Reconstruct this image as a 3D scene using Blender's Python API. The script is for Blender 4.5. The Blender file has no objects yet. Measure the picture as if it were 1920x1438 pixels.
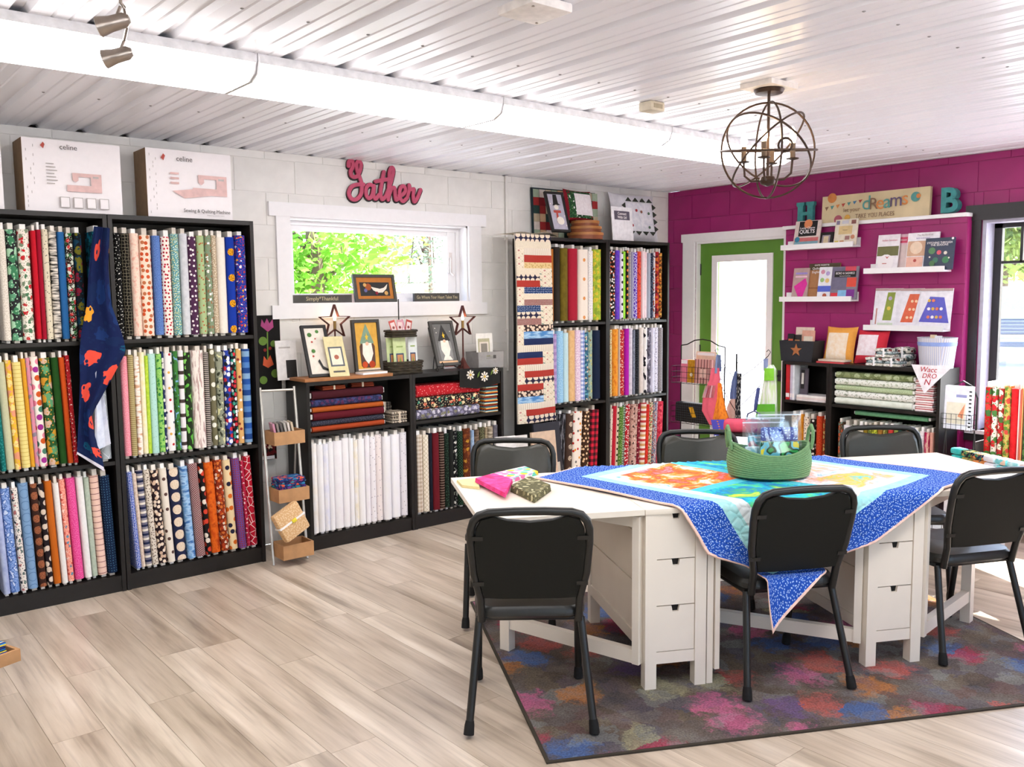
import bpy, bmesh, math, random
from mathutils import Matrix, Vector
random.seed(7)
R_ = math.radians
scene = bpy.context.scene
COL = scene.collection
# ------------------------------------------------------------------ camera
FPX, CXP, CYP, CAMH = 1652.0, 960.0, 719.0, 1.568
YAW, PITCH, ROLL = 0.87694979, 0.0979327, -0.01037034
def _axes():
    cy, sy, cp, sp, cr, sr = math.cos(YAW), math.sin(YAW), math.cos(PITCH), math.sin(PITCH), math.cos(ROLL), math.sin(ROLL)
    def m(v):
        x, y, z = v
        y, z = cp*y - sp*z, sp*y + cp*z
        return Vector((cr*x - sr*y, sr*x + cr*y, z))
    return [m((sy, 0, cy)), m((-cy, 0, sy)), m((0, -1, 0))]
AX = _axes()            # world X, Y, Z seen in camera axes (x across, y down, z ahead)
def ray(px, py):
    r = Vector(((px-CXP)/FPX, (py-CYP)/FPX, 1.0))
    return Vector((AX[0].dot(r), AX[1].dot(r), AX[2].dot(r)))
def at_x(px, py, x):
    r = ray(px, py); t = x/r.x
    return Vector((x, r.y*t, CAMH+r.z*t))
def at_y(px, py, y):
    r = ray(px, py); t = y/r.y
    return Vector((r.x*t, y, CAMH+r.z*t))
def at_z(px, py, z):
    r = ray(px, py); t = (z-CAMH)/r.z
    return Vector((r.x*t, r.y*t, z))
cam = bpy.data.cameras.new('camera'); camo = bpy.data.objects.new('camera', cam); COL.objects.link(camo)
cam.sensor_fit = 'HORIZONTAL'; cam.sensor_width = 36.0; cam.lens = FPX/1920*36.0; cam.clip_start = 0.05; cam.clip_end = 300
mw = Matrix.Identity(4)
for i in range(3):
    mw[i][0] = AX[i].x; mw[i][1] = -AX[i].y; mw[i][2] = -AX[i].z
mw.translation = Vector((0, 0, CAMH)); camo.matrix_world = mw
scene.camera = camo
# ------------------------------------------------------------------ light and exposure
vs = scene.view_settings
vs.view_transform = 'Standard'; vs.look = 'None'; vs.exposure = 0.34; vs.gamma = 1.0; vs.use_curve_mapping = False
TUBE = 8.5              # fluorescent lens strength
world = bpy.data.worlds.new('sky'); scene.world = world; world.use_nodes = True
wn = world.node_tree; bg = wn.nodes['Background']
skyt = wn.nodes.new('ShaderNodeTexSky'); skyt.sky_type = 'NISHITA'; skyt.sun_disc = False
skyt.sun_elevation = R_(48); skyt.sun_rotation = R_(100); skyt.air_density = 1.0; skyt.dust_density = 1.0
wn.links.new(skyt.outputs[0], bg.inputs[0]); bg.inputs[1].default_value = 1.0
sun = bpy.data.lights.new('sun', 'SUN'); sun.energy = 22.0; sun.angle = R_(0.6); sun.color = (1.0, 0.98, 0.95)
suno = bpy.data.objects.new('sun', sun); COL.objects.link(suno); suno.location = (14, 4, 12)
suno.rotation_euler = Vector((-1.0, 0.04, -1.0)).to_track_quat('-Z', 'Y').to_euler()
# ------------------------------------------------------------------ materials
def C(h):
    if not isinstance(h, str): return tuple(h)[:3]+(1.0,)
    h = h.lstrip('#'); out = []
    for i in (0, 2, 4):
        c = int(h[i:i+2], 16)/255
        out.append(c/12.92 if c <= 0.04045 else ((c+0.055)/1.055)**2.4)
    return tuple(out)+(1.0,)
def N(nt, typ, ins=None, **props):
    n = nt.nodes.new(typ)
    for k, v in props.items(): setattr(n, k, v)
    for k, v in (ins or {}).items():
        s = n.inputs[k]
        if isinstance(v, bpy.types.NodeSocket): nt.links.new(v, s)
        else: s.default_value = v
    return n
def MT(nt, op, a, b=None, c=None):
    ins = {0: a}
    if b is not None: ins[1] = b
    if c is not None: ins[2] = c
    return N(nt, 'ShaderNodeMath', ins, operation=op).outputs[0]
def MIX(nt, f, a, b):
    return N(nt, 'ShaderNodeMix', {0: f, 6: a, 7: b}, data_type='RGBA').outputs[2]
def RAMP(nt, f, stops, interp='LINEAR'):
    n = nt.nodes.new('ShaderNodeValToRGB'); cr = n.color_ramp; cr.interpolation = interp
    while len(cr.elements) < len(stops): cr.elements.new(1.0)
    for e, (p, c) in zip(cr.elements, stops): e.position = p; e.color = c
    nt.links.new(f, n.inputs[0]); return n.outputs[0]
MC = {}
def base(name, rough=0.6, spec=0.4, metal=0.0):
    m = bpy.data.materials.new(name); m.use_nodes = True
    b = m.node_tree.nodes['Principled BSDF']
    b.inputs['Roughness'].default_value = rough; b.inputs['Metallic'].default_value = metal
    b.inputs['Specular IOR Level'].default_value = spec
    return m, m.node_tree, b
def flat(c, rough=0.55, spec=0.4, metal=0.0, var=0.06, nscale=30.0):
    """solid colour with a slight grain"""
    key = ('flat', c, rough, spec, metal, var, nscale)
    if key in MC: return MC[key]
    m, nt, b = base('solid_'+str(len(MC)), rough, spec, metal)
    cc = C(c); tc = nt.nodes.new('ShaderNodeTexCoord')
    nz = N(nt, 'ShaderNodeTexNoise', {'Vector': tc.outputs['Object'], 'Scale': nscale, 'Detail': 3.0})
    dk = tuple(x*(1-2*var) for x in cc[:3])+(1,); lt = tuple(min(1, x*(1+var)) for x in cc[:3])+(1,)
    nt.links.new(RAMP(nt, nz.outputs[0], [(0.3, dk), (0.7, lt)]), b.inputs['Base Color'])
    MC[key] = m; return m
def glow(c, s):
    key = ('glow', c, s)
    if key in MC: return MC[key]
    m, nt, b = base('lit_'+str(len(MC)))
    b.inputs['Base Color'].default_value = C(c); b.inputs['Emission Color'].default_value = C(c); b.inputs['Emission Strength'].default_value = s
    MC[key] = m; return m
def clear(c='#ffffff', t=0.93, rough=0.02):
    key = ('clear', c, t, rough)
    if key in MC: return MC[key]
    m = bpy.data.materials.new('clear_'+str(len(MC))); m.use_nodes = True; nt = m.node_tree
    nt.nodes.remove(nt.nodes['Principled BSDF'])
    tr = N(nt, 'ShaderNodeBsdfTransparent', {0: C(c)}); gl = N(nt, 'ShaderNodeBsdfGlossy', {0: (1, 1, 1, 1), 'Roughness': rough})
    mx = N(nt, 'ShaderNodeMixShader', {0: 1-t, 1: tr.outputs[0], 2: gl.outputs[0]})
    nt.links.new(mx.outputs[0], nt.nodes['Material Output'].inputs[0])
    MC[key] = m; return m
def fab(kind, *cols, s=0.03, t=0.3, r=1.0, rough=0.85):
    """printed cloth or paper; works on UVs measured in metres, u = 0 on the front centre line"""
    key = ('fab', kind, cols, s, t, r, rough)
    if key in MC: return MC[key]
    m, nt, b = base('print_'+kind+'_'+str(len(MC)), rough, 0.2)
    cs = [C(c) for c in cols]
    uv = nt.nodes.new('ShaderNodeUVMap').outputs[0]
    sep = N(nt, 'ShaderNodeSeparateXYZ', {0: uv}); u, v = sep.outputs[0], sep.outputs[1]
    def vor(scale, rnd=1.0, feat='F1', vec=uv):
        return N(nt, 'ShaderNodeTexVoronoi', {'Vector': vec, 'Scale': scale, 'Randomness': rnd}, voronoi_dimensions='2D', feature=feat)
    def noise(scale, det=2.0, vec=uv, rgh=0.5):
        return N(nt, 'ShaderNodeTexNoise', {'Vector': vec, 'Scale': scale, 'Detail': det, 'Roughness': rgh}, noise_dimensions='2D').outputs[0]
    def fr(x, p): return MT(nt, 'FRACT', MT(nt, 'ADD', MT(nt, 'DIVIDE', x, p), 50.25))
    def steps(f, cc):
        n = len(cc); return RAMP(nt, f, [(i/n, c) for i, c in enumerate(cc)], 'CONSTANT')
    def scaled(a, bb):
        return N(nt, 'ShaderNodeCombineXYZ', {0: MT(nt, 'MULTIPLY', u, a), 1: MT(nt, 'MULTIPLY', v, bb)}).outputs[0]
    if kind == 'plain':
        out = MIX(nt, noise(70.0), tuple(x*0.86 for x in cs[0][:3])+(1,), cs[0])
    elif kind == 'dots':
        vo = vor(1/s, r); f = MT(nt, 'LESS_THAN', vo.outputs['Distance'], t)
        c1 = cs[1] if len(cs) == 2 else steps(N(nt, 'ShaderNodeSeparateColor', {0: vo.outputs['Color']}).outputs[0], cs[1:])
        out = MIX(nt, f, cs[0], c1)
    elif kind == 'floral':
        nv = N(nt, 'ShaderNodeTexNoise', {'Vector': uv, 'Scale': 1.6/s, 'Detail': 2.0}).outputs['Color']
        wv = N(nt, 'ShaderNodeMix', {0: s*0.9, 4: uv, 5: nv}, data_type='VECTOR').outputs[1]
        vo = vor(1/s, 1.0, 'F1', wv); sc = N(nt, 'ShaderNodeSeparateColor', {0: vo.outputs['Color']}).outputs[0]
        f = MT(nt, 'LESS_THAN', vo.outputs['Distance'], t+0.12)
        out = MIX(nt, f, cs[0], steps(sc, cs[1:]))
        v2 = vor(2.3/s, 1.0); f2 = MT(nt, 'LESS_THAN', v2.outputs['Distance'], 0.18)
        out = MIX(nt, f2, out, cs[-1])
    elif kind == 'batik':
        out = RAMP(nt, noise(1/s, 4.0, rgh=0.6), [(0.3+0.4*i/max(1, len(cs)-1), c) for i, c in enumerate(cs)])
    elif kind == 'camo':
        out = RAMP(nt, noise(1/s, 1.0), [(0.0 if i == 0 else 0.36+0.28*(i-1)/max(1, len(cs)-2), c) for i, c in enumerate(cs)], 'CONSTANT')
    elif kind == 'hs': out = steps(fr(v, s), cs)
    elif kind == 'vs': out = steps(fr(u, s), cs)
    elif kind == 'line': out = MIX(nt, MT(nt, 'LESS_THAN', fr(v, s), t), cs[0], cs[1])
    elif kind == 'check':
        a = MT(nt, 'LESS_THAN', fr(u, s), 0.5); bb = MT(nt, 'LESS_THAN', fr(v, s), 0.5)
        out = RAMP(nt, MT(nt, 'MULTIPLY', MT(nt, 'ADD', a, bb), 0.5), [(0, cs[0]), (0.5, cs[1]), (1, cs[2])])
    elif kind == 'net':
        vo = vor(1/s, r, 'DISTANCE_TO_EDGE'); out = MIX(nt, MT(nt, 'LESS_THAN', vo.outputs['Distance'], t), cs[0], cs[1])
    elif kind == 'diamond':
        a = fr(MT(nt, 'ADD', u, v), s); bb = fr(MT(nt, 'SUBTRACT', u, v), s)
        f = MT(nt, 'MAXIMUM', MT(nt, 'LESS_THAN', a, t), MT(nt, 'LESS_THAN', bb, t)); out = MIX(nt, f, cs[0], cs[1])
    elif kind == 'weave':
        a = MT(nt, 'LESS_THAN', fr(MT(nt, 'ADD', u, v), s), 0.5); bb = MT(nt, 'LESS_THAN', fr(MT(nt, 'SUBTRACT', u, v), s), 0.5)
        out = MIX(nt, MT(nt, 'MULTIPLY', a, bb), cs[0], cs[1])
    elif kind == 'brush':
        f = noise(1.0, 3.0, scaled(14.0, 1.0/s)); out = RAMP(nt, f, [(0.36+0.26*i/max(1, len(cs)-1), c) for i, c in enumerate(cs)])
    elif kind == 'vbrush':
        f = noise(1.0, 3.0, scaled(1.0/s, 14.0)); out = RAMP(nt, f, [(0.36+0.26*i/max(1, len(cs)-1), c) for i, c in enumerate(cs)])
    elif kind == 'medal':       # one column of discs down the front, s apart
        dv = MT(nt, 'SUBTRACT', MT(nt, 'MULTIPLY', fr(v, s), s), s/2)
        d = MT(nt, 'SQRT', MT(nt, 'ADD', MT(nt, 'MULTIPLY', u, u), MT(nt, 'MULTIPLY', dv, dv)))
        ins = MIX(nt, MT(nt, 'GREATER_THAN', noise(160.0, 1.0), 0.55), cs[1], cs[2] if len(cs) > 2 else cs[1])
        out = MIX(nt, MT(nt, 'LESS_THAN', d, t), cs[0], ins)
    elif kind == 'ring':
        dv = MT(nt, 'SUBTRACT', MT(nt, 'MULTIPLY', fr(v, s), s), s/2)
        d = MT(nt, 'SQRT', MT(nt, 'ADD', MT(nt, 'MULTIPLY', u, u), MT(nt, 'MULTIPLY', dv, dv)))
        out = MIX(nt, MT(nt, 'LESS_THAN', MT(nt, 'ABSOLUTE', MT(nt, 'SUBTRACT', d, s*0.36)), 0.0014), cs[0], cs[1])
    else:
        out = MIX(nt, 0.0, cs[0], cs[0])
    wob = N(nt, 'ShaderNodeBump', {'Strength': 0.25, 'Distance': 0.004, 'Height': noise(22.0, 3.0)})
    nt.links.new(out, b.inputs['Base Color']); nt.links.new(wob.outputs[0], b.inputs['Normal'])
    MC[key] = m; return m
# ------------------------------------------------------------------ mesh helpers
class G:
    """collects faces (and UVs in metres) for one mesh"""
    def __init__(s): s.v = []; s.f = []; s.uv = {}; s.sm = set()
    def add(s, vs, fs, uv=None, smooth=False):
        o = len(s.v); s.v += [tuple(p) for p in vs]
        for i, f in enumerate(fs):
            s.f.append([o+k for k in f])
            if uv: s.uv[len(s.f)-1] = uv[i]
            if smooth: s.sm.add(len(s.f)-1)
        return s
    def box(s, x0, x1, y0, y1, z0, z1):
        return s.add([(x0,y0,z0),(x1,y0,z0),(x1,y1,z0),(x0,y1,z0),(x0,y0,z1),(x1,y0,z1),(x1,y1,z1),(x0,y1,z1)],
                     [(0,3,2,1),(4,5,6,7),(0,1,5,4),(1,2,6,5),(2,3,7,6),(3,0,4,7)])
    def prism(s, poly, y0, y1):
        """polygon in (x, z), counter-clockwise seen from -y, from y0 (front) to y1"""
        n = len(poly)
        vs = [(x, y0, z) for x, z in poly]+[(x, y1, z) for x, z in poly]
        return s.add(vs, [tuple(range(n)), tuple(range(2*n-1, n-1, -1))]+[(i, n+i, n+(i+1) % n, (i+1) % n) for i in range(n)])
    def prismz(s, poly, z0, z1):
        n = len(poly)
        vs = [(x, y, z0) for x, y in poly]+[(x, y, z1) for x, y in poly]
        return s.add(vs, [tuple(range(n-1, -1, -1)), tuple(range(n, 2*n))]+[(i, (i+1) % n, n+(i+1) % n, n+i) for i in range(n)])
    def tube(s, pts, r, n=8, closed=False):
        pts = [Vector(p) for p in pts]; k = len(pts); rr = r if isinstance(r, (list, tuple)) else [r]*k
        vs, fs = [], []; up = None
        for i, p in enumerate(pts):
            a = pts[(i-1) % k] if (closed or i > 0) else p; b_ = pts[(i+1) % k] if (closed or i < k-1) else p
            d = (b_-a).normalized()
            if up is None: up = d.orthogonal().normalized()
            up = (up-d*up.dot(d)).normalized() if (up-d*up.dot(d)).length > 1e-6 else d.orthogonal().normalized()
            w = d.cross(up)
            for j in range(n):
                an = 2*math.pi*j/n; vs.append(p+(up*math.cos(an)+w*math.sin(an))*rr[i])
        for i in range(k if closed else k-1):
            for j in range(n):
                fs.append((i*n+j, i*n+(j+1) % n, ((i+1) % k)*n+(j+1) % n, ((i+1) % k)*n+j))
        if not closed: fs += [tuple(range(n-1, -1, -1)), tuple((k-1)*n+j for j in range(n))]
        return s.add(vs, fs, smooth=True)
    def lathe(s, prof, n=20, c=(0, 0, 0)):
        vs, fs = [], []
        for r, z in prof:
            for j in range(n):
                a = 2*math.pi*j/n; vs.append((c[0]+r*math.cos(a), c[1]+r*math.sin(a), c[2]+z))
        for i in range(len(prof)-1):
            for j in range(n): fs.append((i*n+j, i*n+(j+1) % n, (i+1)*n+(j+1) % n, (i+1)*n+j))
        fs += [tuple(range(n-1, -1, -1)), tuple((len(prof)-1)*n+j for j in range(n))]
        return s.add(vs, fs, smooth=True)
    def grid(s, fn, nu, nv, thick=None, uvs=None, closed_u=False):
        """surface fn(u, v) on a unit square; uvs = (width, height) in metres"""
        vs = [fn(i/nu, j/nv) for j in range(nv+1) for i in range(nu+1)]
        fs, uv = [], []
        for j in range(nv):
            for i in range(nu):
                a = j*(nu+1)+i; fs.append((a, a+1, a+nu+2, a+nu+1))
                if uvs: uv.append([((p[0]/nu-.5)*uvs[0], p[1]/nv*uvs[1]) for p in ((i, j), (i+1, j), (i+1, j+1), (i, j+1))])
        return s.add(vs, fs, uv if uvs else None, True)
def rbox(w, d, h, r=0.01, seg=2, cz=None):
    """rounded box w x d x h, base at z = 0"""
    bm = bmesh.new(); bmesh.ops.create_cube(bm, size=1.0)
    for v in bm.verts: v.co = Vector((v.co.x*w, v.co.y*d, (v.co.z+0.5)*h))
    bmesh.ops.bevel(bm, geom=bm.edges[:], offset=r, segments=seg, affect='EDGES', profile=0.6)
    g = G(); g.add([v.co[:] for v in bm.verts], [[v.index for v in f.verts] for f in bm.faces] if bm.verts.index_update() is None else [], smooth=True)
    bm.free(); return g
def moved(g, dx=0, dy=0, dz=0):
    g.v = [(a+dx, b_+dy, c_+dz) for a, b_, c_ in g.v]; return g
def mesh_of(name, g, m, autouv=True):
    me = bpy.data.meshes.new(name); me.from_pydata(g.v, [], g.f)
    if m: me.materials.append(m)
    ul = me.uv_layers.new(name='UVMap')
    for p in me.polygons:
        if p.index in g.uv:
            for li, c in zip(p.loop_indices, g.uv[p.index]): ul.data[li].uv = c
        else:
            n = p.normal; ax = max(range(3), key=lambda i: abs(n[i]))
            for li in p.loop_indices:
                c = me.vertices[me.loops[li].vertex_index].co
                ul.data[li].uv = (c.y, c.z) if ax == 0 else (c.x, c.z) if ax == 1 else (c.x, c.y)
        p.use_smooth = p.index in g.sm
    if g.sm: me.set_sharp_from_angle(angle=R_(40))
    return me
def part(name, g, m, parent=None, loc=None, rot=None):
    o = bpy.data.objects.new(name, g if isinstance(g, bpy.types.Mesh) else mesh_of(name, g, m)); COL.objects.link(o)
    if parent: o.parent = parent
    if loc is not None: o.location = loc
    if rot is not None: o.rotation_euler = rot
    return o
def tag(o, label, cat, group=None):
    o['label'] = label; o['category'] = cat
    if group: o['group'] = group
    return o
def thing(name, label, cat, loc=(0, 0, 0), rz=0.0, group=None, tilt=0.0, roll=0.0):
    o = bpy.data.objects.new(name, None); COL.objects.link(o); o.empty_display_size = 0.05
    o.location = loc; o.rotation_euler = (tilt, roll, rz); return tag(o, label, cat, group)
def struct(name, g, m, parent=None):
    o = part(name, g, m, parent)
    if not parent: o['kind'] = 'structure'
    return o
def copy_tree(o, parent=None):
    c = o.copy(); COL.objects.link(c)
    if parent: c.parent = parent
    for ch in [x for x in bpy.data.objects if x.parent == o]: copy_tree(ch, c)
    return c
def lettering(txt, h, m, parent, loc, rot=(R_(90), 0, 0), maxw=None, ext=0.0006, name='lettering', bold=0.0, align='CENTER', shear=0.0):
    cu = bpy.data.curves.new('t', 'FONT'); cu.body = txt; cu.align_x = align; cu.align_y = 'CENTER'; cu.size = 1.0
    cu.extrude = ext/max(h, 1e-4)*0.5; cu.offset = bold; cu.resolution_u = 3; cu.shear = shear
    ob = bpy.data.objects.new('t', cu); me = bpy.data.meshes.new_from_object(ob)
    bpy.data.objects.remove(ob); bpy.data.curves.remove(cu)
    xs = [v.co.x for v in me.vertices] or [0, 1]
    k = h/0.72; kx = k
    if maxw and (max(xs)-min(xs))*k > maxw: kx = maxw/(max(xs)-min(xs))
    me.transform(Matrix.Diagonal((kx, k, k, 1))); me.materials.clear(); me.materials.append(m)
    o = bpy.data.objects.new(name, me); COL.objects.link(o); o.parent = parent; o.location = loc; o.rotation_euler = rot
    return o
def disc(u, v, r, n=14): return [(u+r*math.cos(2*math.pi*i/n), v+r*math.sin(2*math.pi*i/n)) for i in range(n)]
def board(name, label, cat, loc, w, h, t=0.012, rz=0.0, tilt=0.0, m=None, prints=(), texts=(), frame=None, group=None, roll=0.0, body='cover', soft=0.0):
    """a sheet, book, picture or box standing on its lower edge; its front looks along local -y. prints are raised a hair off the front"""
    o = thing(name, label, cat, loc, rz, group, tilt, roll)
    part(body, rbox(w, t, h, min(soft, t*0.45), 2) if soft else G().box(-w/2, w/2, -t/2, t/2, 0, h), m, o)
    y = -t/2
    if frame:
        fw, fm, fd = frame; g = G()
        g.prism([(-w/2-.001, -.001), (w/2+.001, -.001), (w/2-fw, fw), (-w/2+fw, fw)], y-fd, t/2+.001); g.prism([(w/2+.001, -.001), (w/2+.001, h+.001), (w/2-fw, h-fw), (w/2-fw, fw)], y-fd, t/2+.001)
        g.prism([(w/2+.001, h+.001), (-w/2-.001, h+.001), (-w/2+fw, h-fw), (w/2-fw, h-fw)], y-fd, t/2+.001); g.prism([(-w/2-.001, h+.001), (-w/2-.001, -.001), (-w/2+fw, fw), (-w/2+fw, h-fw)], y-fd, t/2+.001)
        part('frame', g, fm, o)
    for i, pr in enumerate(prints):
        k, nm, mm = pr[0], pr[1], pr[-1]
        if k == 'r':
            u0, v0, u1, v1 = pr[2:6]; poly = [((u0-.5)*w, v0*h), ((u1-.5)*w, v0*h), ((u1-.5)*w, v1*h), ((u0-.5)*w, v1*h)]
        elif k == 'c': poly = [(a, b) for a, b in disc((pr[2]-.5)*w, pr[3]*h, pr[4]*w)]
        else: poly = [((a-.5)*w, b*h) for a, b in pr[2]]
        dy = 0.0006*(i+1); part(nm, G().prism(poly, y-dy, y-dy+0.0005), mm, o)
    for tx in texts:
        s_, u_, v_, hh, mm = tx[:5]
        lettering(s_, hh, mm, o, ((u_-.5)*w, y-0.0006*(len(prints)+2), v_*h), maxw=(tx[5] if len(tx) > 5 else 0.9)*w, bold=(tx[6] if len(tx) > 6 else 0.0))
    return o
# ================================================================== the setting
W, XW, XL, CZ, F, FC = 5.27, 6.23, 6.14, 2.485, 4.93, 4.98
X0, Y0 = -2.6, -2.8
def plankmat():
    m, nt, b = base('washed_oak_vinyl', 0.34, 0.45)
    oi = nt.nodes.new('ShaderNodeObjectInfo'); tc = nt.nodes.new('ShaderNodeTexCoord')
    sep = N(nt, 'ShaderNodeSeparateXYZ', {0: tc.outputs['Object']})
    rnd = MT(nt, 'MULTIPLY', oi.outputs['Random'], 37.0)
    def vec(a, c): return N(nt, 'ShaderNodeCombineXYZ', {0: MT(nt, 'MULTIPLY', sep.outputs[0], a), 1: MT(nt, 'MULTIPLY', sep.outputs[1], c), 2: rnd}).outputs[0]
    n1 = N(nt, 'ShaderNodeTexNoise', {'Vector': vec(11.0, 1.1), 'Scale': 1.0, 'Detail': 4.0, 'Roughness': 0.55}).outputs[0]
    n2 = N(nt, 'ShaderNodeTexNoise', {'Vector': vec(60.0, 2.5), 'Scale': 1.0, 'Detail': 3.0}).outputs[0]
    c1 = RAMP(nt, n1, [(0.26, C('#988a7a')), (0.42, C('#c2b4a3')), (0.58, C('#d6c9b9')), (0.76, C('#e9dfd2'))])
    c2 = RAMP(nt, n2, [(0.28, C('#9a928c')), (0.5, C('#ffffff'))])
    mul = N(nt, 'ShaderNodeMix', {0: 0.32, 6: c1, 7: c2}, data_type='RGBA', blend_type='MULTIPLY').outputs[2]
    tone = RAMP(nt, oi.outputs['Random'], [(0.0, C('#d9d2c8')), (0.5, C('#f3ede6')), (1.0, C('#fffdf8'))])
    out = N(nt, 'ShaderNodeMix', {0: 0.8, 6: mul, 7: tone}, data_type='RGBA', blend_type='MULTIPLY').outputs[2]
    nt.links.new(out, b.inputs['Base Color'])
    bp = N(nt, 'ShaderNodeBump', {'Strength': 0.15, 'Distance': 0.002, 'Height': n2}); nt.links.new(bp.outputs[0], b.inputs['Normal'])
    return m
OAK = plankmat()
WHITEP = flat('#e9e6e1', 0.55, 0.35, var=0.03, nscale=9.0)
WHITET = flat('#f1eff0', 0.4, 0.4, var=0.01)
MAGP = flat('#9a1f66', 0.42, 0.4, var=0.05, nscale=5.0)
GREENP = flat('#5f8f35', 0.4, 0.4, var=0.04, nscale=5.0)
BLACKP = flat('#2b292b', 0.4, 0.4, var=0.05)
fl = struct('floor', G().box(X0, XW, Y0, W, -0.06, -0.0045), flat('#b5a793', 0.5))
pw, pl = 0.181, 1.22; i = 0; pm = {}
x = -0.62
while x < XW-0.01:
    y = -0.9-random.random()*pl
    while y < W:
        a, b_ = max(y, -0.9), min(y+pl, W); w_ = min(pw, XW-x)
        if b_-a > 0.02:
            k = (round(w_, 3), round(b_-a, 3))
            if k not in pm: pm[k] = mesh_of('plank', G().box(-w_/2+.0007, w_/2-.0007, -(b_-a)/2+.0007, (b_-a)/2-.0007, -.0045, 0), OAK)
            part('plank', pm[k], None, fl, (x+w_/2, (a+b_)/2, 0))
        y += pl
    x += pw
# ---- ribbed metal ceiling
m, nt, b = base('white_painted_steel', 0.3, 0.5)
b.inputs['Base Color'].default_value = C('#eeeef4'); CEILM = m
ceil = struct('ceiling', G().box(X0-.3, XW+.3, Y0-.3, W+.3, CZ+.045, CZ+.09), flat('#5a5650', 0.8))
PIT = 0.2286
prof = [(0.0, 0), (0.052, 0), (0.058, 0.004), (0.064, 0), (0.106, 0), (0.112, 0.004), (0.118, 0), (0.163, 0), (0.176, 0.019), (0.206, 0.019), (0.219, 0)]
xs = 1.116-0.191-12*PIT-4*PIT
while xs < XW:
    g = G(); pts = []
    for k in range(4):
        for (dx, dz) in prof: pts.append((xs+k*PIT+dx, dz))
    pts.append((xs+4*PIT, 0))
    pts = [(max(X0, min(px_, XW)), dz) for px_, dz in pts]
    vs_ = [(a, Y0, CZ+dz) for a, dz in pts]+[(a, W+.04, CZ+dz) for a, dz in pts]
    n = len(pts); g.add(vs_, [(k, n+k, n+k+1, k+1) for k in range(n-1) if pts[k+1][0]-pts[k][0] > 1e-5])
    part('panel', g, CEILM, ceil)
    xs += 4*PIT
g = G()
for yy in (1.55, 2.76, 4.37):
    for k in range(-8, 26):
        xx = 1.116+0.0855+k*PIT
        if X0 < xx < XW: g.lathe([(0.007, -0.003), (0.006, -0.0045), (0.003, -0.006)], 6, (xx, yy, CZ+.003))
o = part('screws', g, flat('#8d8a8c', 0.4, metal=0.6), ceil); o['kind'] = 'stuff'
# ---- walls
def blocks(parent, mtl, axis, plane, a0, a1, z0, z1, holes, th, bl=0.4, bh=0.203, zoff=0.0, sgn=1):
    """painted blocks, laid in running bond, 4 mm proud of their joints"""
    cache = {}
    row = int(z0/bh)
    while row*bh+zoff < z1:
        s0, s1 = max(z0, row*bh+zoff), min(z1, (row+1)*bh+zoff)
        a = math.floor(a0/bl)*bl-(0.2 if row % 2 else 0.0)
        while a < a1:
            rects = [(max(a, a0), min(a+bl, a1), s0, s1)]
            for h in holes:
                nr = []
                for r in rects:
                    if r[1] <= h[0] or r[0] >= h[1] or r[3] <= h[2] or r[2] >= h[3]: nr.append(r); continue
                    if r[0] < h[0]: nr.append((r[0], h[0], r[2], r[3]))
                    if r[1] > h[1]: nr.append((h[1], r[1], r[2], r[3]))
                    lo, hi = max(r[0], h[0]), min(r[1], h[1])
                    if r[2] < h[2]: nr.append((lo, hi, r[2], h[2]))
                    if r[3] > h[3]: nr.append((lo, hi, h[3], r[3]))
                rects = nr
            for r in rects:
                ww, hh = r[1]-r[0], r[3]-r[2]
                if ww < 0.03 or hh < 0.03: continue
                k = (round(ww, 3), round(hh, 3))
                if k not in cache:
                    q = 0.0016; e = 0.0018; g = G()
                    A = [(-ww/2+q, -hh/2+q), (ww/2-q, -hh/2+q), (ww/2-q, hh/2-q), (-ww/2+q, hh/2-q)]
                    B = [(-ww/2+q+e, -hh/2+q+e), (ww/2-q-e, -hh/2+q+e), (ww/2-q-e, hh/2-q-e), (-ww/2+q+e, hh/2-q-e)]
                    if axis == 'y': vv = [(p, th, z_) for p, z_ in A]+[(p, 0, z_) for p, z_ in B]
                    else: vv = [(th, -p, z_) for p, z_ in A]+[(0, -p, z_) for p, z_ in B]
                    g.add(vv, [(4, 5, 6, 7), (0, 1, 5, 4), (1, 2, 6, 5), (2, 3, 7, 6), (3, 0, 4, 7)])
                    cache[k] = mesh_of('block', g, mtl)
                c_ = (r[0]+r[1])/2; zc = (r[2]+r[3])/2
                part('block', cache[k], None, parent, (c_, plane, zc) if axis == 'y' else (plane, c_, zc))
            a += bl
        row += 1
def wall_pieces(g, axis, p0, p1, a0, a1, z1, holes):
    """solid wall with rectangular openings, sorted along a"""
    cur = a0
    def bx(b0, b1, c0, c1):
        if b1-b0 > 1e-4 and c1-c0 > 1e-4:
            (g.box(b0, b1, p0, p1, c0, c1) if axis == 'y' else g.box(p0, p1, b0, b1, c0, c1))
    for h in sorted(holes):
        bx(cur, h[0], 0, z1); bx(h[0], h[1], 0, h[2]); bx(h[0], h[1], h[3], z1); cur = h[1]
    bx(cur, a1, 0, z1)
H1 = (2.55, 3.97, 1.53, 2.09)
g = G(); wall_pieces(g, 'y', W+.004, W+.18, X0-.2, XW+.2, CZ, [H1]); g.box(X0-.2, XW+.2, W+.14, W+.18, CZ, CZ+.045)
wn_ = struct('wall_north', g, WHITEP)
blocks(wn_, WHITEP, 'y', W, 0.2, XW, 0.0, CZ, [H1], .006)
HD, HW = (4.07, 4.946, 0.0, 2.02), (0.55, 2.56, 0.64, 2.045)
g = G(); wall_pieces(g, 'x', XW+.004, XW+.2, Y0-.2, W, CZ, [HW, HD]); g.box(XW+.16, XW+.2, Y0-.2, W, CZ, CZ+.045)
we = struct('wall_east', g, MAGP)
blocks(we, MAGP, 'x', XW, 1.2, W, 0.0, CZ, [HW, HD, (2.62, 4.0, 0, 2.08)], .006)
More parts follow.
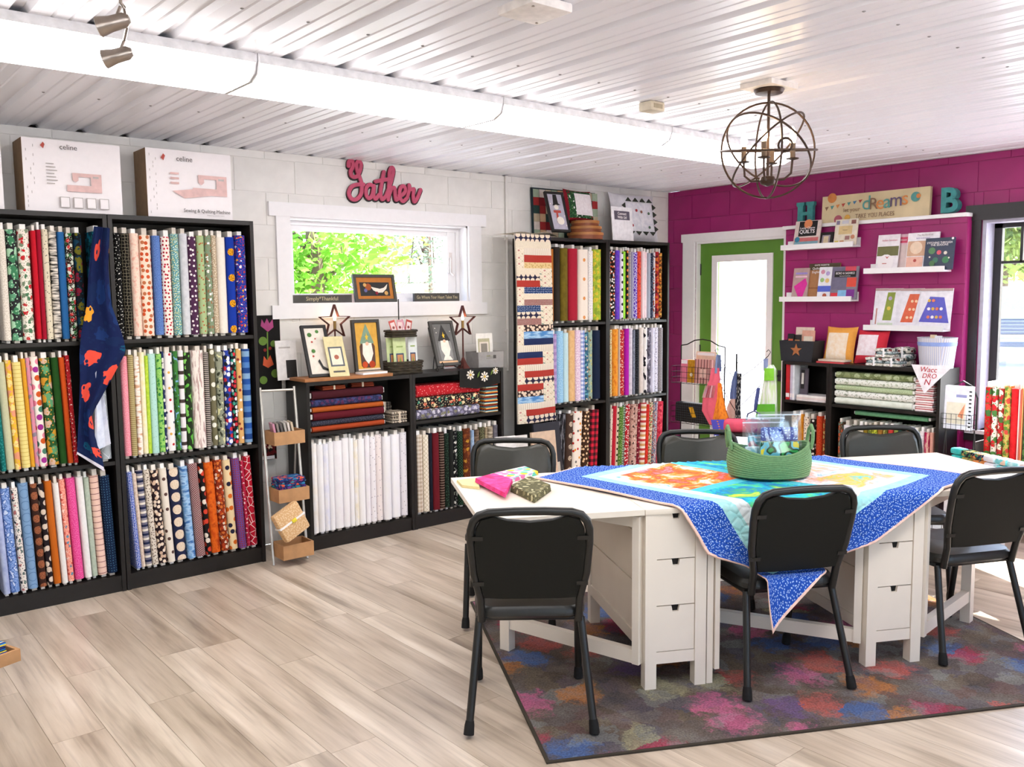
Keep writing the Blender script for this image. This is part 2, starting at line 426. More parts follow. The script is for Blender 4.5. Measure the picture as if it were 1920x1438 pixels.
struct('wall_east_lower', G().box(XL+.004, XW+.003, 2.62, 4.0, 0, 2.07), MAGP)
blocks(bpy.data.objects['wall_east_lower'], MAGP, 'x', XL, 2.62, 4.0, 0, 2.07, [], .006)
struct('trim_1', rbox(.115, 1.40, .026, .004), WHITET).location = (XW-.058, 3.315, 2.0705)
HS = [(-1.9, 0.6, 0.85, 2.1), (1.4, 4.4, 0.85, 2.1)]
g = G(); wall_pieces(g, 'y', Y0-.18, Y0, X0-.2, XW+.2, CZ+.045, HS); struct('wall_south', g, WHITEP)
struct('wall_west', G().box(X0-.18, X0, Y0, W, 0, CZ+.045), WHITEP)
PANE = clear()
def struct_empty(name):
    o = bpy.data.objects.new(name, None); COL.objects.link(o); o['kind'] = 'structure'; return o
# ---- window in the white wall
w1 = struct_empty('window_1')
x0, x1, z0, z1 = H1
part('head_casing', G().box(2.408, 4.13, W-.024, W, 2.09, 2.177), WHITET, w1)
part('apron', G().box(2.408, 4.13, W-.022, W, 1.443, 1.53), WHITET, w1)
part('side_casing', G().box(2.455, 2.55, W-.02, W, 1.53, 2.09), WHITET, w1)
part('side_casing', G().box(3.97, 4.085, W-.02, W, 1.53, 2.09), WHITET, w1)
g = G(); y0, y1 = W+.004, W+.18
g.box(x0, x1, W-.018, y1, z0, z0+.012); g.box(x0, x1, y0, y1, z1-.012, z1); g.box(x0, x0+.012, y0, y1, z0, z1); g.box(x1-.012, x1, y0, y1, z0, z1)
part('jamb', g, WHITET, w1)
def ring(g, a0, a1, c0, c1, t, y0, y1):
    g.box(a0, a1, y0, y1, c0, c0+t); g.box(a0, a1, y0, y1, c1-t, c1); g.box(a0, a0+t, y0, y1, c0+t, c1-t); g.box(a1-t, a1, y0, y1, c0+t, c1-t)
g = G(); ring(g, 2.562, 3.958, 1.542, 2.078, .028, W+.09, W+.17); part('frame', g, WHITET, w1)
g = G(); ring(g, 2.59, 3.93, 1.57, 2.05, .034, W+.105, W+.15); g.box(3.855, 3.90, W+.10, W+.15, 1.57, 2.05); part('sash', g, WHITET, w1)
part('pane', G().box(2.62, 3.86, W+.125, W+.129, 1.60, 2.02), PANE, w1)
hd = part('crank_handle', G().tube([(3.878, W+.10, 1.86), (3.878, W+.085, 1.86), (3.872, W+.08, 1.75), (3.885, W+.06, 1.73)], .008), flat('#d9cfcb', 0.4), w1)
part('handle_plate', G().box(3.862, 3.894, W+.092, W+.10, 1.75, 1.90), flat('#e2dad6', 0.4), hd)
# ---- green door
d1 = struct_empty('door_1'); xd0, xd1 = XW+.045, XW+.09
part('head_casing', G().box(XW-.022, XW, 4.005, 5.10, 2.03, 2.10), WHITET, d1)
part('side_casing', G().box(XW-.02, XW, 4.956, 5.083, 0, 2.03), WHITET, d1)
part('side_casing', G().box(XW-.02, XW, 4.005, 4.062, 0, 2.03), WHITET, d1)
g = G(); g.box(XW, XW+.2, 4.935, 4.956, 0, 2.03); g.box(XW, XW+.2, 4.062, 4.075, 0, 2.03); g.box(XW, XW+.2, 4.075, 4.935, 2.012, 2.03); part('jamb', g, WHITET, d1)
g = G(); ya, yb, za, zb = 4.235, 4.765, 0.28, 1.865
g.box(xd0, xd1, 4.075, ya, 0.01, 2.01); g.box(xd0, xd1, yb, 4.935, 0.01, 2.01); g.box(xd0, xd1, ya, yb, 0.01, za); g.box(xd0, xd1, ya, yb, zb, 2.01)
slab = part('door_leaf', g, GREENP, d1)
g = G(); g.box(xd0-.012, xd0, 4.195, 4.252, .24, 1.905); g.box(xd0-.012, xd0, 4.748, 4.805, .24, 1.905); g.box(xd0-.012, xd0, 4.252, 4.748, .24, .297); g.box(xd0-.012, xd0, 4.252, 4.748, 1.848, 1.905)
part('lite_frame', g, WHITET, d1)
part('pane', G().box(xd0+.02, xd0+.024, ya, yb, za, zb), clear(t=0.9), d1)
for k in range(7): part('blind_slat', G().box(xd0+.026, xd0+.036, 4.26, 4.74, 1.838-k*.011, 1.844-k*.011), WHITET, d1)
part('handle', G().box(xd0-.02, xd0, 4.095, 4.125, .86, .95).tube([(xd0-.03, 4.11, .905), (xd0-.04, 4.11, .905), (xd0-.045, 4.20, .905)], .008), BLACKP, d1)
for zz in (.3, 1.08, 1.79): part('hinge', G().box(xd0-.006, xd0+.002, 4.925, 4.945, zz-.05, zz+.05), BLACKP, d1)
# ---- black framed window in the magenta wall
w2 = struct_empty('window_2')
y0, y1, z0, z1 = HW
part('head_casing', G().box(XW-.03, XW, 0.45, 2.66, 2.045, 2.145), BLACKP, w2)
part('side_casing', G().box(XW-.024, XW, 2.565, 2.65, .64, 2.045), BLACKP, w2)
part('side_casing', G().box(XW-.024, XW, .45, .545, .64, 2.045), BLACKP, w2)
part('apron', G().box(XW-.024, XW, .45, 2.65, .56, .64), BLACKP, w2)
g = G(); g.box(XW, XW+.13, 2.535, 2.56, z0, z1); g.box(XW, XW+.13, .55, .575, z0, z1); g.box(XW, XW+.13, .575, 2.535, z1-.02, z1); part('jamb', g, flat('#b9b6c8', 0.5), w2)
part('sill', G().box(XW-.06, XW+.13, .5, 2.60, .615, .64), flat('#e8e6ea', 0.4), w2)
g = G(); xa, xb = XW+.13, XW+.17
g.box(xa, xb, .55, 2.56, z0, z0+.05); g.box(xa, xb, .55, 2.56, z1-.05, z1); g.box(xa, xb, 2.485, 2.56, z0, z1); g.box(xa, xb, .55, .60, z0, z1); g.box(xa, xb, 1.52, 1.58, z0, z1)
part('sash', g, BLACKP, w2)
zm = at_x(1880, 492, XW+.15).z; ym = at_x(1918, 450, XW+.15).y
part('muntin', G().box(xa+.005, xb-.005, .6, 2.49, zm-.009, zm+.009), BLACKP, w2)
part('muntin', G().box(xa+.005, xb-.005, ym-.009, ym+.009, zm, z1), BLACKP, w2)
part('muntin', G().box(xa+.005, xb-.005, 1.02, 1.038, zm, z1), BLACKP, w2)
part('pane', G().box(XW+.148, XW+.152, .6, 2.49, z0+.05, z1-.05), PANE, w2)
for k, h in enumerate(HS):
    w3 = struct_empty('window_%d' % (k+3))
    g = G(); ring(g, h[0], h[1], h[2], h[3], .06, Y0-.12, Y0-.06); g.box((h[0]+h[1])/2-.03, (h[0]+h[1])/2+.03, Y0-.12, Y0-.06, h[2], h[3]); part('frame', g, BLACKP, w3)
    part('pane', G().box(h[0]+.06, h[1]-.06, Y0-.092, Y0-.088, h[2]+.06, h[3]-.06), PANE, w3)
# ---- outside
struct('ground', G().box(-40, 60, -40, 60, -.5, -.15), flat('#dcd9d4', 0.9, var=0.04, nscale=0.8))
def leafmat(c1, c2, c3):
    m, nt, b = base('foliage_'+c1[1:], 0.6, 0.3); g_ = nt.nodes.new('ShaderNodeNewGeometry')
    nt.links.new(RAMP(nt, g_.outputs['Random Per Island'], [(0, C(c1)), (0.5, C(c2)), (1, C(c3))]), b.inputs['Base Color'])
    tr = N(nt, 'ShaderNodeBsdfTranslucent', {0: C(c2)}); mx = N(nt, 'ShaderNodeMixShader', {0: 0.4, 1: b.outputs[0], 2: tr.outputs[0]})
    nt.links.new(mx.outputs[0], nt.nodes['Material Output'].inputs[0]); return m
BARK = flat('#6d5c4c', 0.9, var=0.15, nscale=8)
def tree(name, label, loc, h, rx, rz_, n, ls, lm, trunk_r=.14, group=None, gap=0.5, cz=.62):
    t = thing(name, label, 'tree', loc, group=group); rn = random.Random(int(loc[0]*100+loc[1]*10))
    part('trunk', G().tube([(0, 0, 0), (.05, .03, h*.3), (-.04, 0, h*.6), (0, 0, h*.92)], [trunk_r, trunk_r*.8, trunk_r*.5, trunk_r*.12], 8), BARK, t)
    clumps = [(rn.gauss(0, .42), rn.gauss(0, .42), rn.gauss(0, .42)) for _ in range(26)]
    for k in range(7):
        c_ = clumps[k]; z0_ = h*(.3+.05*k)
        part('branch', G().tube([(0, 0, z0_), (c_[0]*rx*.5, c_[1]*rx*.5, z0_+.2*h*.4), (c_[0]*rx, c_[1]*rx, h*cz+c_[2]*rz_)], [trunk_r*.4, trunk_r*.22, trunk_r*.06], 5), BARK, t)
    vs_, fs_ = [], []
    for k in range(n):
        c_ = rn.choice(clumps); p = Vector(((c_[0]+rn.gauss(0, gap*.35))*rx, (c_[1]+rn.gauss(0, gap*.35))*rx, h*cz+(c_[2]+rn.gauss(0, gap*.35))*rz_))
        a = Vector((rn.gauss(0, 1), rn.gauss(0, 1), rn.gauss(0, .7))).normalized(); b2 = a.orthogonal().normalized(); s_ = ls*rn.uniform(.6, 1.3)
        q = len(vs_); vs_ += [p-a*s_, p+b2*s_*.55, p+a*s_, p-b2*s_*.55]; fs_.append((q, q+1, q+2, q+3))
    part('foliage', G().add(vs_, fs_), lm, t)['kind'] = 'stuff'
    return t
tree('maple_tree', 'broad leaf green tree seen through the white framed window', (5.3, 10.3, -.15), 6.2, 1.25, 1.5, 4200, .07, leafmat('#63a022', '#86bd38', '#b4db62'), cz=.38, group='trees outside the white framed window')
tree('pale_tree', 'pale grey green tree with thin twigs beyond the white framed window', (9.7, 14.2, -.15), 7.0, 1.7, 1.9, 9000, .045, leafmat('#7f8b72', '#99a48a', '#606d55'), .1, cz=.34, group='trees outside the white framed window')
LB = leafmat('#7d9a55', '#a8b964', '#5c7d63')
for k, (px_, dx_, hh) in enumerate(((1880, 33.0, 7.8),)):
    p = at_x(px_, 567, dx_)
    tree('roadside_tree', 'dense olive tree beyond the parked truck', (p.x, p.y, -.15), hh, 3.4, 3.2, 8000, .17, LB, .2)
# ================================================================== bookcases
BB = flat('#1b1714', 0.42, 0.4, var=0.08, nscale=14)
def bookcase(label, loc, w, h, shelves, rz=0.0, d=.285, group=None):
    o = thing('bookcase', label, 'bookcase', loc, rz, group); t = .022
    for a in (0, w-t): part('side_panel', G().box(a+.0005, a+t-.0005, 0, d, 0, h), BB, o)
    part('top_panel', G().box(t, w-t, .001, d-.008, h-.024, h), BB, o)
    for z in shelves: part('shelf', G().box(t, w-t, .006, d-.008, z-.02, z), BB, o)
    part('bottom_shelf', G().box(t, w-t, .004, d-.008, .068, .088), BB, o)
    part('kick_board', G().box(t, w-t, .008, .024, 0, .068), BB, o)
    part('back_panel', G().box(t*.5, w-t*.5, d-.008, d, .02, h-.01), BB, o)
    return o
SH = (.715, 1.362)
bookcase('tall black bookcase with a printed scarf hung over its front', (.562, F, 0), .80, 2.02, SH, group='tall black bookcases')
bookcase('tall black bookcase beside the small ladder rack', (1.366, F, 0), .797, 2.02, SH, group='tall black bookcases')
bookcase('low black bookcase holding the row of white fabric bolts', (2.463, F, 0), .772, 1.06, (.74,), group='low black bookcases')
bookcase('low black bookcase with a daisy cloth hanging over its top', (3.236, F, 0), .784, 1.06, (.74,), group='low black bookcases')
bookcase('tall black bookcase partly covered by the hanging strip quilt', (4.40, FC, 0), .757, 2.015, (.727, 1.362), group='tall black bookcases')
bookcase('tall black bookcase in the corner beside the magenta wall', (5.158, FC, 0), .752, 2.015, (.727, 1.362), group='tall black bookcases')
bookcase('narrow low black bookcase next to the green door', (5.86, 3.825, 0), .392, 1.062, (.768,), R_(-90), d=.277, group='low black bookcases')
bookcase('wide low black bookcase on the magenta wall below the book ledges', (5.86, 3.432, 0), .80, 1.062, (.768,), R_(-90), d=.277, group='low black bookcases')
# ================================================================== bolts of cloth
COREM = [flat('#ece6dc', 0.7), flat('#d8cfc2', 0.7), flat('#f4f2ee', 0.7)]
def bolt_mesh(w, d, z0, z1, m, rn):
    r = min(w*.48, .024); per = []
    def arc(cx, cy, a0, a1, n=4):
        for k in range(n+1):
            a = a0+(a1-a0)*k/n; per.append((cx+r*math.cos(a), cy+r*math.sin(a)))
    arc(w/2-r, r, -math.pi/2, 0); arc(w/2-r, d-r, 0, math.pi/2); arc(-w/2+r, d-r, math.pi/2, math.pi); arc(-w/2+r, r, math.pi, 1.5*math.pi)
    n = len(per); ln = [0.0]
    for k in range(n): a, b_ = per[k], per[(k+1) % n]; ln.append(ln[-1]+math.hypot(b_[0]-a[0], b_[1]-a[1]))
    off = -(w/2-r)+ln[-1]      # first point sits right of the centre line by w/2-r
    zs = [z0+(z1-z0)*k/5 for k in range(6)]; vs_, fs_, uv = [], [], []
    for z in zs:
        s_ = 1-rn.uniform(0, .03); dx = rn.uniform(-.0003, .0003)
        for (a, b_) in per: vs_.append((a*s_+dx, b_, z))
    for j in range(5):
        for k in range(n):
            k2 = (k+1) % n; fs_.append((j*n+k, j*n+k2, (j+1)*n+k2, (j+1)*n+k))
            u0, u1 = ln[k]+(w/2-r), ln[k+1]+(w/2-r)
            if u0 > ln[-1]/2: u0 -= ln[-1]; u1 -= ln[-1]
            uv.append([(u0, zs[j]), (u1, zs[j]), (u1, zs[j+1]), (u0, zs[j+1])])
    g = G(); g.add(vs_, fs_, uv, True)
    g.add([(a, b_, z0) for a, b_ in per], [tuple(range(n-1, -1, -1))]); g.add([(a, b_, z1) for a, b_ in per], [tuple(range(n))])
    return g
RB = random.Random(11)
def bolt(label, loc, w, m, h=.60, rz=0.0, lean=0.0, group=None, d=.17):
    o = bpy.data.objects.new('fabric_bolt', None); COL.objects.link(o); o.empty_display_size = .05
    o.location = loc; tag(o, label, 'fabric bolt', group)
    o.rotation_euler = (0, lean, rz)
    tp = RB.uniform(.026, .04); cw = min(.026, w*.5)
    part('fabric', bolt_mesh(w, d, .012+RB.uniform(0, .006), h-tp, m, RB), m, o)
    ox = RB.uniform(-.2, .2)*(w-cw)
    part('core_board', G().box(ox-cw/2, ox+cw/2, .014+RB.uniform(0, .01), d-.02, 0, h-RB.uniform(0, .006)), RB.choice(COREM), o)
    return o
BND = {'A': (.585, 1.339), 'B': (1.389, 2.140), 'L': (2.486, 3.212), 'R': (3.259, 3.997), 'P': (4.423, 5.134), 'Q': (5.181, 5.887), 'M': (-3.802, -3.456), 'N': (-3.409, -2.655), '': (-9, 9)}
def row(place, group, plane, depth, py, z, items, org=0.0, sc=1.0, lean=0.0, h=.60, d=.17, bay=''):
    """items: (start, end, words, material); start and end are measured across the photograph at height py"""
    lo, hi = BND[bay]; sl = math.sin(lean); lo += max(0, -sl*h)+.002+abs(sl)*.12; hi -= max(0, sl*h)+.002+abs(sl)*.12; mids = []
    for a, b_, words, m in items:
        p0, p1 = org+a/sc, org+b_/sc
        q = [at_y(p, py, depth).x-sl*h*.5 for p in (p0, p1)] if plane == 'y' else [-at_x(p, py, depth).y for p in (p0, p1)]
        if mids: q[0] = max(q[0], mids[-1][1])
        mids.append(q)
    m0, m1 = mids[0][0], mids[-1][1]; n0, n1 = max(m0, lo), min(m1, hi)
    for (qa, qb), (a, b_, words, m) in zip(mids, items):
        qa, qb = [n0+(q-m0)*(n1-n0)/(m1-m0) for q in (qa, qb)]; w = max((qb-qa)*.965, .012); c_ = (qa+qb)/2; j = RB.uniform(0, .012)
        loc = (c_, depth+.012+j, z+abs(sl)*w*.5+.0005) if plane == 'y' else (depth+.012+j, -c_, z+.0005)
        bolt(words+' fabric bolt '+place, loc, w, m, h+RB.uniform(-.012, .006), 0.0 if plane == 'y' else R_(-90), lean, group, d)
f = fab
def row2(bay, *a, **k): row(*a, bay=bay, **k)
row2('A', 'on the scarf bookcase top shelf', 'bolts on the scarf bookcase', 'y', F, 530, 1.363, [
 (3, 18, 'cream flecked', f('dots', '#e6ded2', '#cfc4b4', s=.008)),
 (19, 40, 'dark leafy green', f('floral', '#2b2b2e', '#5f9d78', '#3f7f58', '#a7d2b0', s=.045)),
 (41, 65, 'white with red berry sprigs', f('floral', '#eee5d8', '#c8262f', '#4c7a58', '#7c8f74', s=.03, t=.2)),
 (67, 77, 'bright red', f('plain', '#c9182b')), (77, 86, 'deep crimson', f('plain', '#a30f2c')),
 (87, 100, 'cream pin dotted', f('dots', '#ddd3b9', '#4a4238', s=.02, t=.12)),
 (101, 116, 'black and white zebra striped', f('brush', '#141313', '#e8e0d4', s=.012)),
 (117, 132, 'denim blue', f('plain', '#2a66a0')),
 (133, 148, 'red and green meadow print', f('floral', '#33241f', '#c92a2e', '#2f6f3a', '#d9e0d0', s=.022)),
 (149, 165, 'black jungle print', f('floral', '#141a22', '#7d1730', '#6d6a1e', '#0e3b52', s=.05)),
 (184, 202, 'deep teal coral print', f('floral', '#0b3a4a', '#12626a', '#1a8fb0', s=.04))])
row2('B', 'on the ladder-side tall bookcase top shelf', 'bolts on the bookcase beside the ladder rack', 'y', F, 530, 1.363, [
 (220, 232, 'black star speckled', f('dots', '#121212', '#e9e6dc', s=.016, t=.16)),
 (233, 250, 'black honeycomb', f('net', '#151310', '#8e8670', s=.017, t=.05, r=.35)),
 (250, 267, 'blush peach mottled', f('batik', '#f0c3b0', '#f2d9c6', '#e7a793', s=.03)),
 (268, 291, 'cream with orange foxes', f('dots', '#efd9c4', '#c8552e', '#b9704a', s=.03, t=.33, r=.4)),
 (292, 308, 'periwinkle blue', f('dots', '#5273b3', '#6f8fca', s=.006)),
 (308, 326, 'cream with red hearts', f('dots', '#f2e6da', '#a8182c', '#c42a44', s=.02, t=.28, r=.5)),
 (327, 342, 'teal with yellow seed specks', f('dots', '#5e9aa0', '#e3dc8a', '#d7ece6', s=.009, t=.3)),
 (343, 358, 'pale grey cloud', f('batik', '#c3c6cc', '#d9dade', s=.03)),
 (358, 375, 'plum with white moths', f('dots', '#4d2b4a', '#efe6e4', s=.028, t=.22, r=.6)),
 (375, 390, 'sage with rust sprigs', f('dots', '#a8bd8a', '#b4633f', s=.026, t=.18)),
 (390, 402, 'moss with white birds', f('floral', '#7d9578', '#f2f3ee', '#9a7050', s=.026, t=.15)),
 (402, 412, 'tan pin dotted', f('dots', '#b39f83', '#e2d6c0', s=.009)),
 (412, 430, 'plain ivory', f('plain', '#efe7da')),
 (430, 447, 'royal blue with golden suns', f('medal', '#16379c', '#eaa51c', '#7c4a12', s=.147, t=.021)),
 (448, 467, 'royal blue with white picture print', f('floral', '#17399a', '#f2f4f8', '#d9a02a', '#c73b2f', s=.028, t=.08))])
row2('A', 'on the scarf bookcase middle shelf', 'bolts on the scarf bookcase', 'y', F, 766, .716, [
 (-7, 3.5, 'dark teal', f('dots', '#0d6a66', '#2f8a86', s=.012)),
 (4, 22, 'pale sage', f('plain', '#c9c9a6')), (22.5, 35, 'golden yellow blossom', f('floral', '#e9b93a', '#f3d98a', '#e79a7a', s=.04)),
 (36, 54, 'buttercream lined', f('line', '#e9d789', '#cdae4d', s=.02, t=.12)), (54, 63, 'mustard', f('plain', '#dfa02e')),
 (63, 72, 'grey and pink', f('camo', '#8d8390', '#d78ba0', '#a99aa8', s=.05)),
 (72, 90, 'white with bold geometric shapes', f('dots', '#efe9dd', '#a0308e', '#d25a26', '#4a7f6a', '#e88aa0', s=.042, t=.36, r=.5)),
 (92, 114, 'green tropical flower', f('floral', '#2c5a2e', '#d9b7a0', '#62a070', '#d59b32', s=.045)),
 (115, 130, 'forest green', f('plain', '#24531f')), (131, 142, 'burnt orange', f('plain', '#d4541c')),
 (143, 152, 'red vine', f('floral', '#a5161f', '#e9cfc0', '#c7464a', s=.016, t=.1)),
 (197, 221, 'grey marbled', f('net', '#a9b0b6', '#d8dde2', s=.05, t=.03))], lean=-.03)
row2('B', 'on the ladder-side tall bookcase middle shelf', 'bolts on the bookcase beside the ladder rack', 'y', F, 747, .716, [
 (231, 245, 'candy pink', f('dots', '#ec8a9a', '#f3b0ba', s=.007)), (245, 256, 'tan and olive ticking', f('line', '#b7a878', '#8a7a4d', s=.011, t=.35)),
 (257, 268, 'white birch bark', f('brush', '#f0e2d4', '#f6efe8', '#cf9f7c', s=.02)), (268, 277, 'lemon cream', f('batik', '#f3e3a8', '#f6efd4', s=.03)),
 (277, 284, 'lime', f('batik', '#9cc42e', '#c6dd4f', s=.02)), (284, 299, 'pale aqua dotted', f('dots', '#b4dcd4', '#86b8a0', s=.02, t=.1)),
 (299, 309, 'spring green leaf', f('floral', '#9ad06a', '#2f7f3f', '#57a653', s=.024, t=.16)), (309, 313, 'navy ball game print', f('dots', '#24305c', '#e8e2da', s=.03)),
 (313, 331, 'white with little red cars', f('dots', '#ece8e6', '#b8242f', '#2f3f58', '#d9a54a', s=.045, t=.16)),
 (332, 340, 'blue and green scenery', f('camo', '#7fb0d2', '#3f7d3a', '#2b4a2e', s=.03)), (340, 350, 'white film reel', f('hs', '#e6e2e4', '#e6e2e4', '#e6e2e4', '#473a38', s=.08)),
 (350, 363, 'grass green and black', f('camo', '#5cae42', '#25321f', '#7cc65a', s=.05)),
 (364, 388, 'wide cream branch print', f('vbrush', '#e9ddd3', '#efe6de', '#b79a94', s=.013)), (388.5, 398, 'black and grey striped', f('hs', '#b7aca2', '#2c2a2c', s=.0115)),
 (399, 410, 'olive with white badges', f('dots', '#6f6a4f', '#e3e2d4', s=.055, t=.25)), (411, 425, 'pale khaki camouflage', f('camo', '#d3d2a2', '#8f937f', '#35392b', s=.03)),
 (426, 438, 'blue sports badge', f('dots', '#2a3f9a', '#e9e9ef', '#c92f3a', '#24262e', s=.03, t=.42, r=.6)), (438.6, 448, 'red and black sports badge', f('dots', '#1b1a1e', '#c72f3c', '#e9e6e6', '#3f9d86', s=.025, t=.42, r=.6)),
 (448, 459, 'tan sports ball', f('dots', '#d9a868', '#efe7e0', '#8a2f2a', s=.04, t=.2)), (460, 475, 'blue colour block', f('hs', '#23509c', '#7fa4c8', '#1f4486', '#4f7dbb', s=.13))])
row2('A', 'on the scarf bookcase bottom shelf', 'bolts on the scarf bookcase', 'y', F, 997, .09, [
 (-3, 11, 'soft lavender blue', f('batik', '#9aa4cf', '#b7c2df', s=.04)), (11.5, 32, 'blue toile', f('camo', '#6d8fcb', '#8fa9dc', '#4f72b4', '#c9d6ee', s=.022)),
 (32.5, 46, 'white wildflower', f('floral', '#e6ddd4', '#b7706f', '#6f7f78', '#333a44', s=.03, t=.12)), (48, 69, 'steel blue ring print', f('ring', '#7d9fc4', '#55789f', s=.062)),
 (70, 86, 'chocolate brown disc print', f('medal', '#3a221b', '#a05f3e', '#7a4530', s=.06, t=.02)), (87, 99, 'black with cream patches', f('dots', '#251d22', '#dcc9b6', s=.04, t=.36)),
 (100, 115, 'pumpkin orange', f('vs', '#cf6a1c', '#b85c17', s=.006)), (116, 128, 'white and cream', f('plain', '#f3efe9')), (129, 141, 'coral blossom', f('floral', '#f2a08c', '#f7d2c4', '#5c8da8', '#d3564a', s=.028, t=.12)),
 (143, 162, 'hot pink', f('dots', '#e2468f', '#ee74ac', s=.007)), (163, 177, 'bright white', f('plain', '#f5f1ee')), (178, 189, 'grey sage', f('batik', '#a8b5a3', '#bcc7b4', s=.02)),
 (190, 209, 'pink and maroon striped', f('line', '#ebc5b4', '#7d3f45', s=.031, t=.1)), (210, 230, 'navy pin dotted', f('dots', '#10233f', '#4f7f9f', s=.014, t=.16, r=.2))], lean=-.035, h=.59)
row2('B', 'on the ladder-side tall bookcase bottom shelf', 'bolts on the bookcase beside the ladder rack', 'y', F, 957, .09, [
 (247, 258, 'cobalt with white spots', f('dots', '#2a4fb0', '#eef0f6', s=.009, t=.3, r=.2)), (258, 266, 'cream script print', f('batik', '#e8d8c6', '#cdb09c', s=.015)),
 (266.5, 280, 'navy and cream shaded stripe', f('hs', '#1c2446', '#6d6a7c', '#e6ddd0', '#8f8a92', s=.05)), (280, 292, 'small cream doodle', f('dots', '#dcd0bf', '#6d5a4c', s=.013, t=.25)),
 (293, 310, 'black with scattered baseballs', f('dots', '#2a1c22', '#e9d5bf', '#d7b79c', s=.024, t=.4, r=.8)), (311, 326, 'cream with ink birds', f('dots', '#eadfcf', '#5a3f38', s=.06, t=.16)),
 (327, 350, 'navy with one column of big baseballs', f('medal', '#232744', '#e6d2ba', '#dcc2a6', s=.072, t=.027)), (351, 367, 'sky blue brushed', f('brush', '#3f6fae', '#a9cbe8', '#6f9fd0', s=.03)),
 (368, 387, 'maroon and white basketweave', f('weave', '#6a1f30', '#e6d8cc', s=.012)), (388, 398, 'black with red pumpkins', f('dots', '#191616', '#d2412c', '#e9dccb', s=.04, t=.36)),
 (399, 418, 'orange batik', f('batik', '#a8340c', '#e0671a', '#c94a10', s=.05)), (419, 435, 'rust autumn leaf', f('floral', '#7d2c14', '#d2722f', '#ead9c0', '#b3401c', s=.02)),
 (436, 452, 'cream with pumpkins and crows', f('dots', '#e9cfa0', '#d9681c', '#24223a', s=.05, t=.27)), (454, 469, 'blue and rust netted', f('net', '#8a3a4c', '#3a52b8', s=.013, t=.09, r=.3)),
 (470, 477, 'raspberry paisley', f('floral', '#b01c3c', '#efd6d2', '#c94560', s=.02, t=.12)), (477.5, 492, 'scarlet with white outlines', f('net', '#b4162c', '#efdfda', s=.035, t=.045))], lean=-.05, h=.585)
wh = ['#f1e8da', '#eeecec', '#dfe0f1', '#f0eeee', '#eee9ec', '#f3eeee', '#f6f5f5', '#f0e4c4', '#f5f3f1', '#efe8ee', '#f2eef0', '#efe4e0', '#f1eff3', '#f5f3f8', '#eae6ea']
we_ = [(70, 130, 'warm cream'), (130, 180, 'soft white'), (180, 222, 'lavender white'), (222, 265, 'milk white'), (265, 338, 'broad off-white'), (338, 396, 'broad linen white'), (396, 430, 'slim bright white'), (431, 464, 'buttermilk'),
       (465, 523, 'glossy white'), (524, 562, 'faint lilac white'), (562, 608, 'dotted white'), (610, 664, 'flecked rose white'), (670, 735, 'cool white'), (740, 814, 'double width white'), (818, 870, 'grey sprigged white')]
row2('L', 'on the low bookcase bottom shelf', 'white bolts on the low bookcase', 'y', F, 908, .09, [
 (a, b_, wd, f('dots', c_, '#a9a2a6', s=.035, t=.09) if 'dotted' in wd or 'flecked' in wd or 'sprig' in wd else f('batik', c_, '#f4f2f2', s=.08)) for (a, b_, wd), c_ in zip(we_, wh)], 570, 4.359, h=.615)
row2('R', 'below the serape packs', 'dark bolts on the low bookcase', 'y', F, 878, .09, [
 (72, 134, 'beige plaid', f('check', '#e9dfd0', '#d6c6b2', '#b9a48c', s=.028)), (135, 188, 'cream lattice', f('diamond', '#efe6d4', '#b3a276', s=.03, t=.1)), (189, 214, 'midnight navy', f('plain', '#191c2a')),
 (216, 282, 'maroon', f('plain', '#6d1822')), (283, 329, 'brown candy striped', f('line', '#3a2620', '#a8917f', s=.018, t=.2)), (330, 369, 'dark green dotted', f('dots', '#16241c', '#3f5f4a', s=.013, t=.2)),
 (370, 404, 'charcoal', f('plain', '#242624')), (406, 449, 'black with white foliage', f('floral', '#141519', '#e4e2da', '#8a8f84', s=.05, t=.1)), (450, 494, 'black and green diamond', f('diamond', '#121715', '#3f6f4d', s=.02, t=.12)),
 (496, 563, 'brown with gold flowers', f('floral', '#5e2c17', '#c08d2c', '#8c4a22', s=.05, t=.14)), (565, 590, 'light blue', f('batik', '#7f9fc4', '#b2c6de', s=.02)), (594, 642, 'brown bark', f('brush', '#4d3b30', '#8a7762', s=.02)),
 (645, 688, 'moss camouflage', f('camo', '#4a4a34', '#6d6a4c', '#2a2b20', s=.02)), (690, 714, 'tan twig', f('brush', '#8d7c5f', '#b3a384', s=.02)), (720, 768, 'pale bark', f('brush', '#7a6c58', '#c7b9a2', s=.015)), (772, 814, 'slate grey', f('batik', '#5d5a63', '#7d7a82', s=.03))], 770, 4.795, h=.585)
row2('P', 'beside the strip quilt, top shelf', 'bolts on the strip quilt bookcase', 'y', FC, 534, 1.363, [
 (104, 190, 'caramel', f('plain', '#b06a26')), (195, 284, 'charcoal brown', f('plain', '#2f2a25')), (290, 400, 'olive brown', f('batik', '#5f5016', '#75631d', s=.06)), (405, 542, 'wide crimson', f('plain', '#ab1f35')),
 (550, 700, 'white with orange gnomes', f('medal', '#eee2d4', '#e28a34', '#cfa27a', s=.15, t=.014)), (705, 770, 'white with grey flecks', f('dots', '#efece9', '#7d7a86', s=.013, t=.14)), (775, 888, 'lime sunflower', f('floral', '#a8bd3a', '#dcc23c', '#86a032', s=.035))], 1020, 7.9875, h=.605)
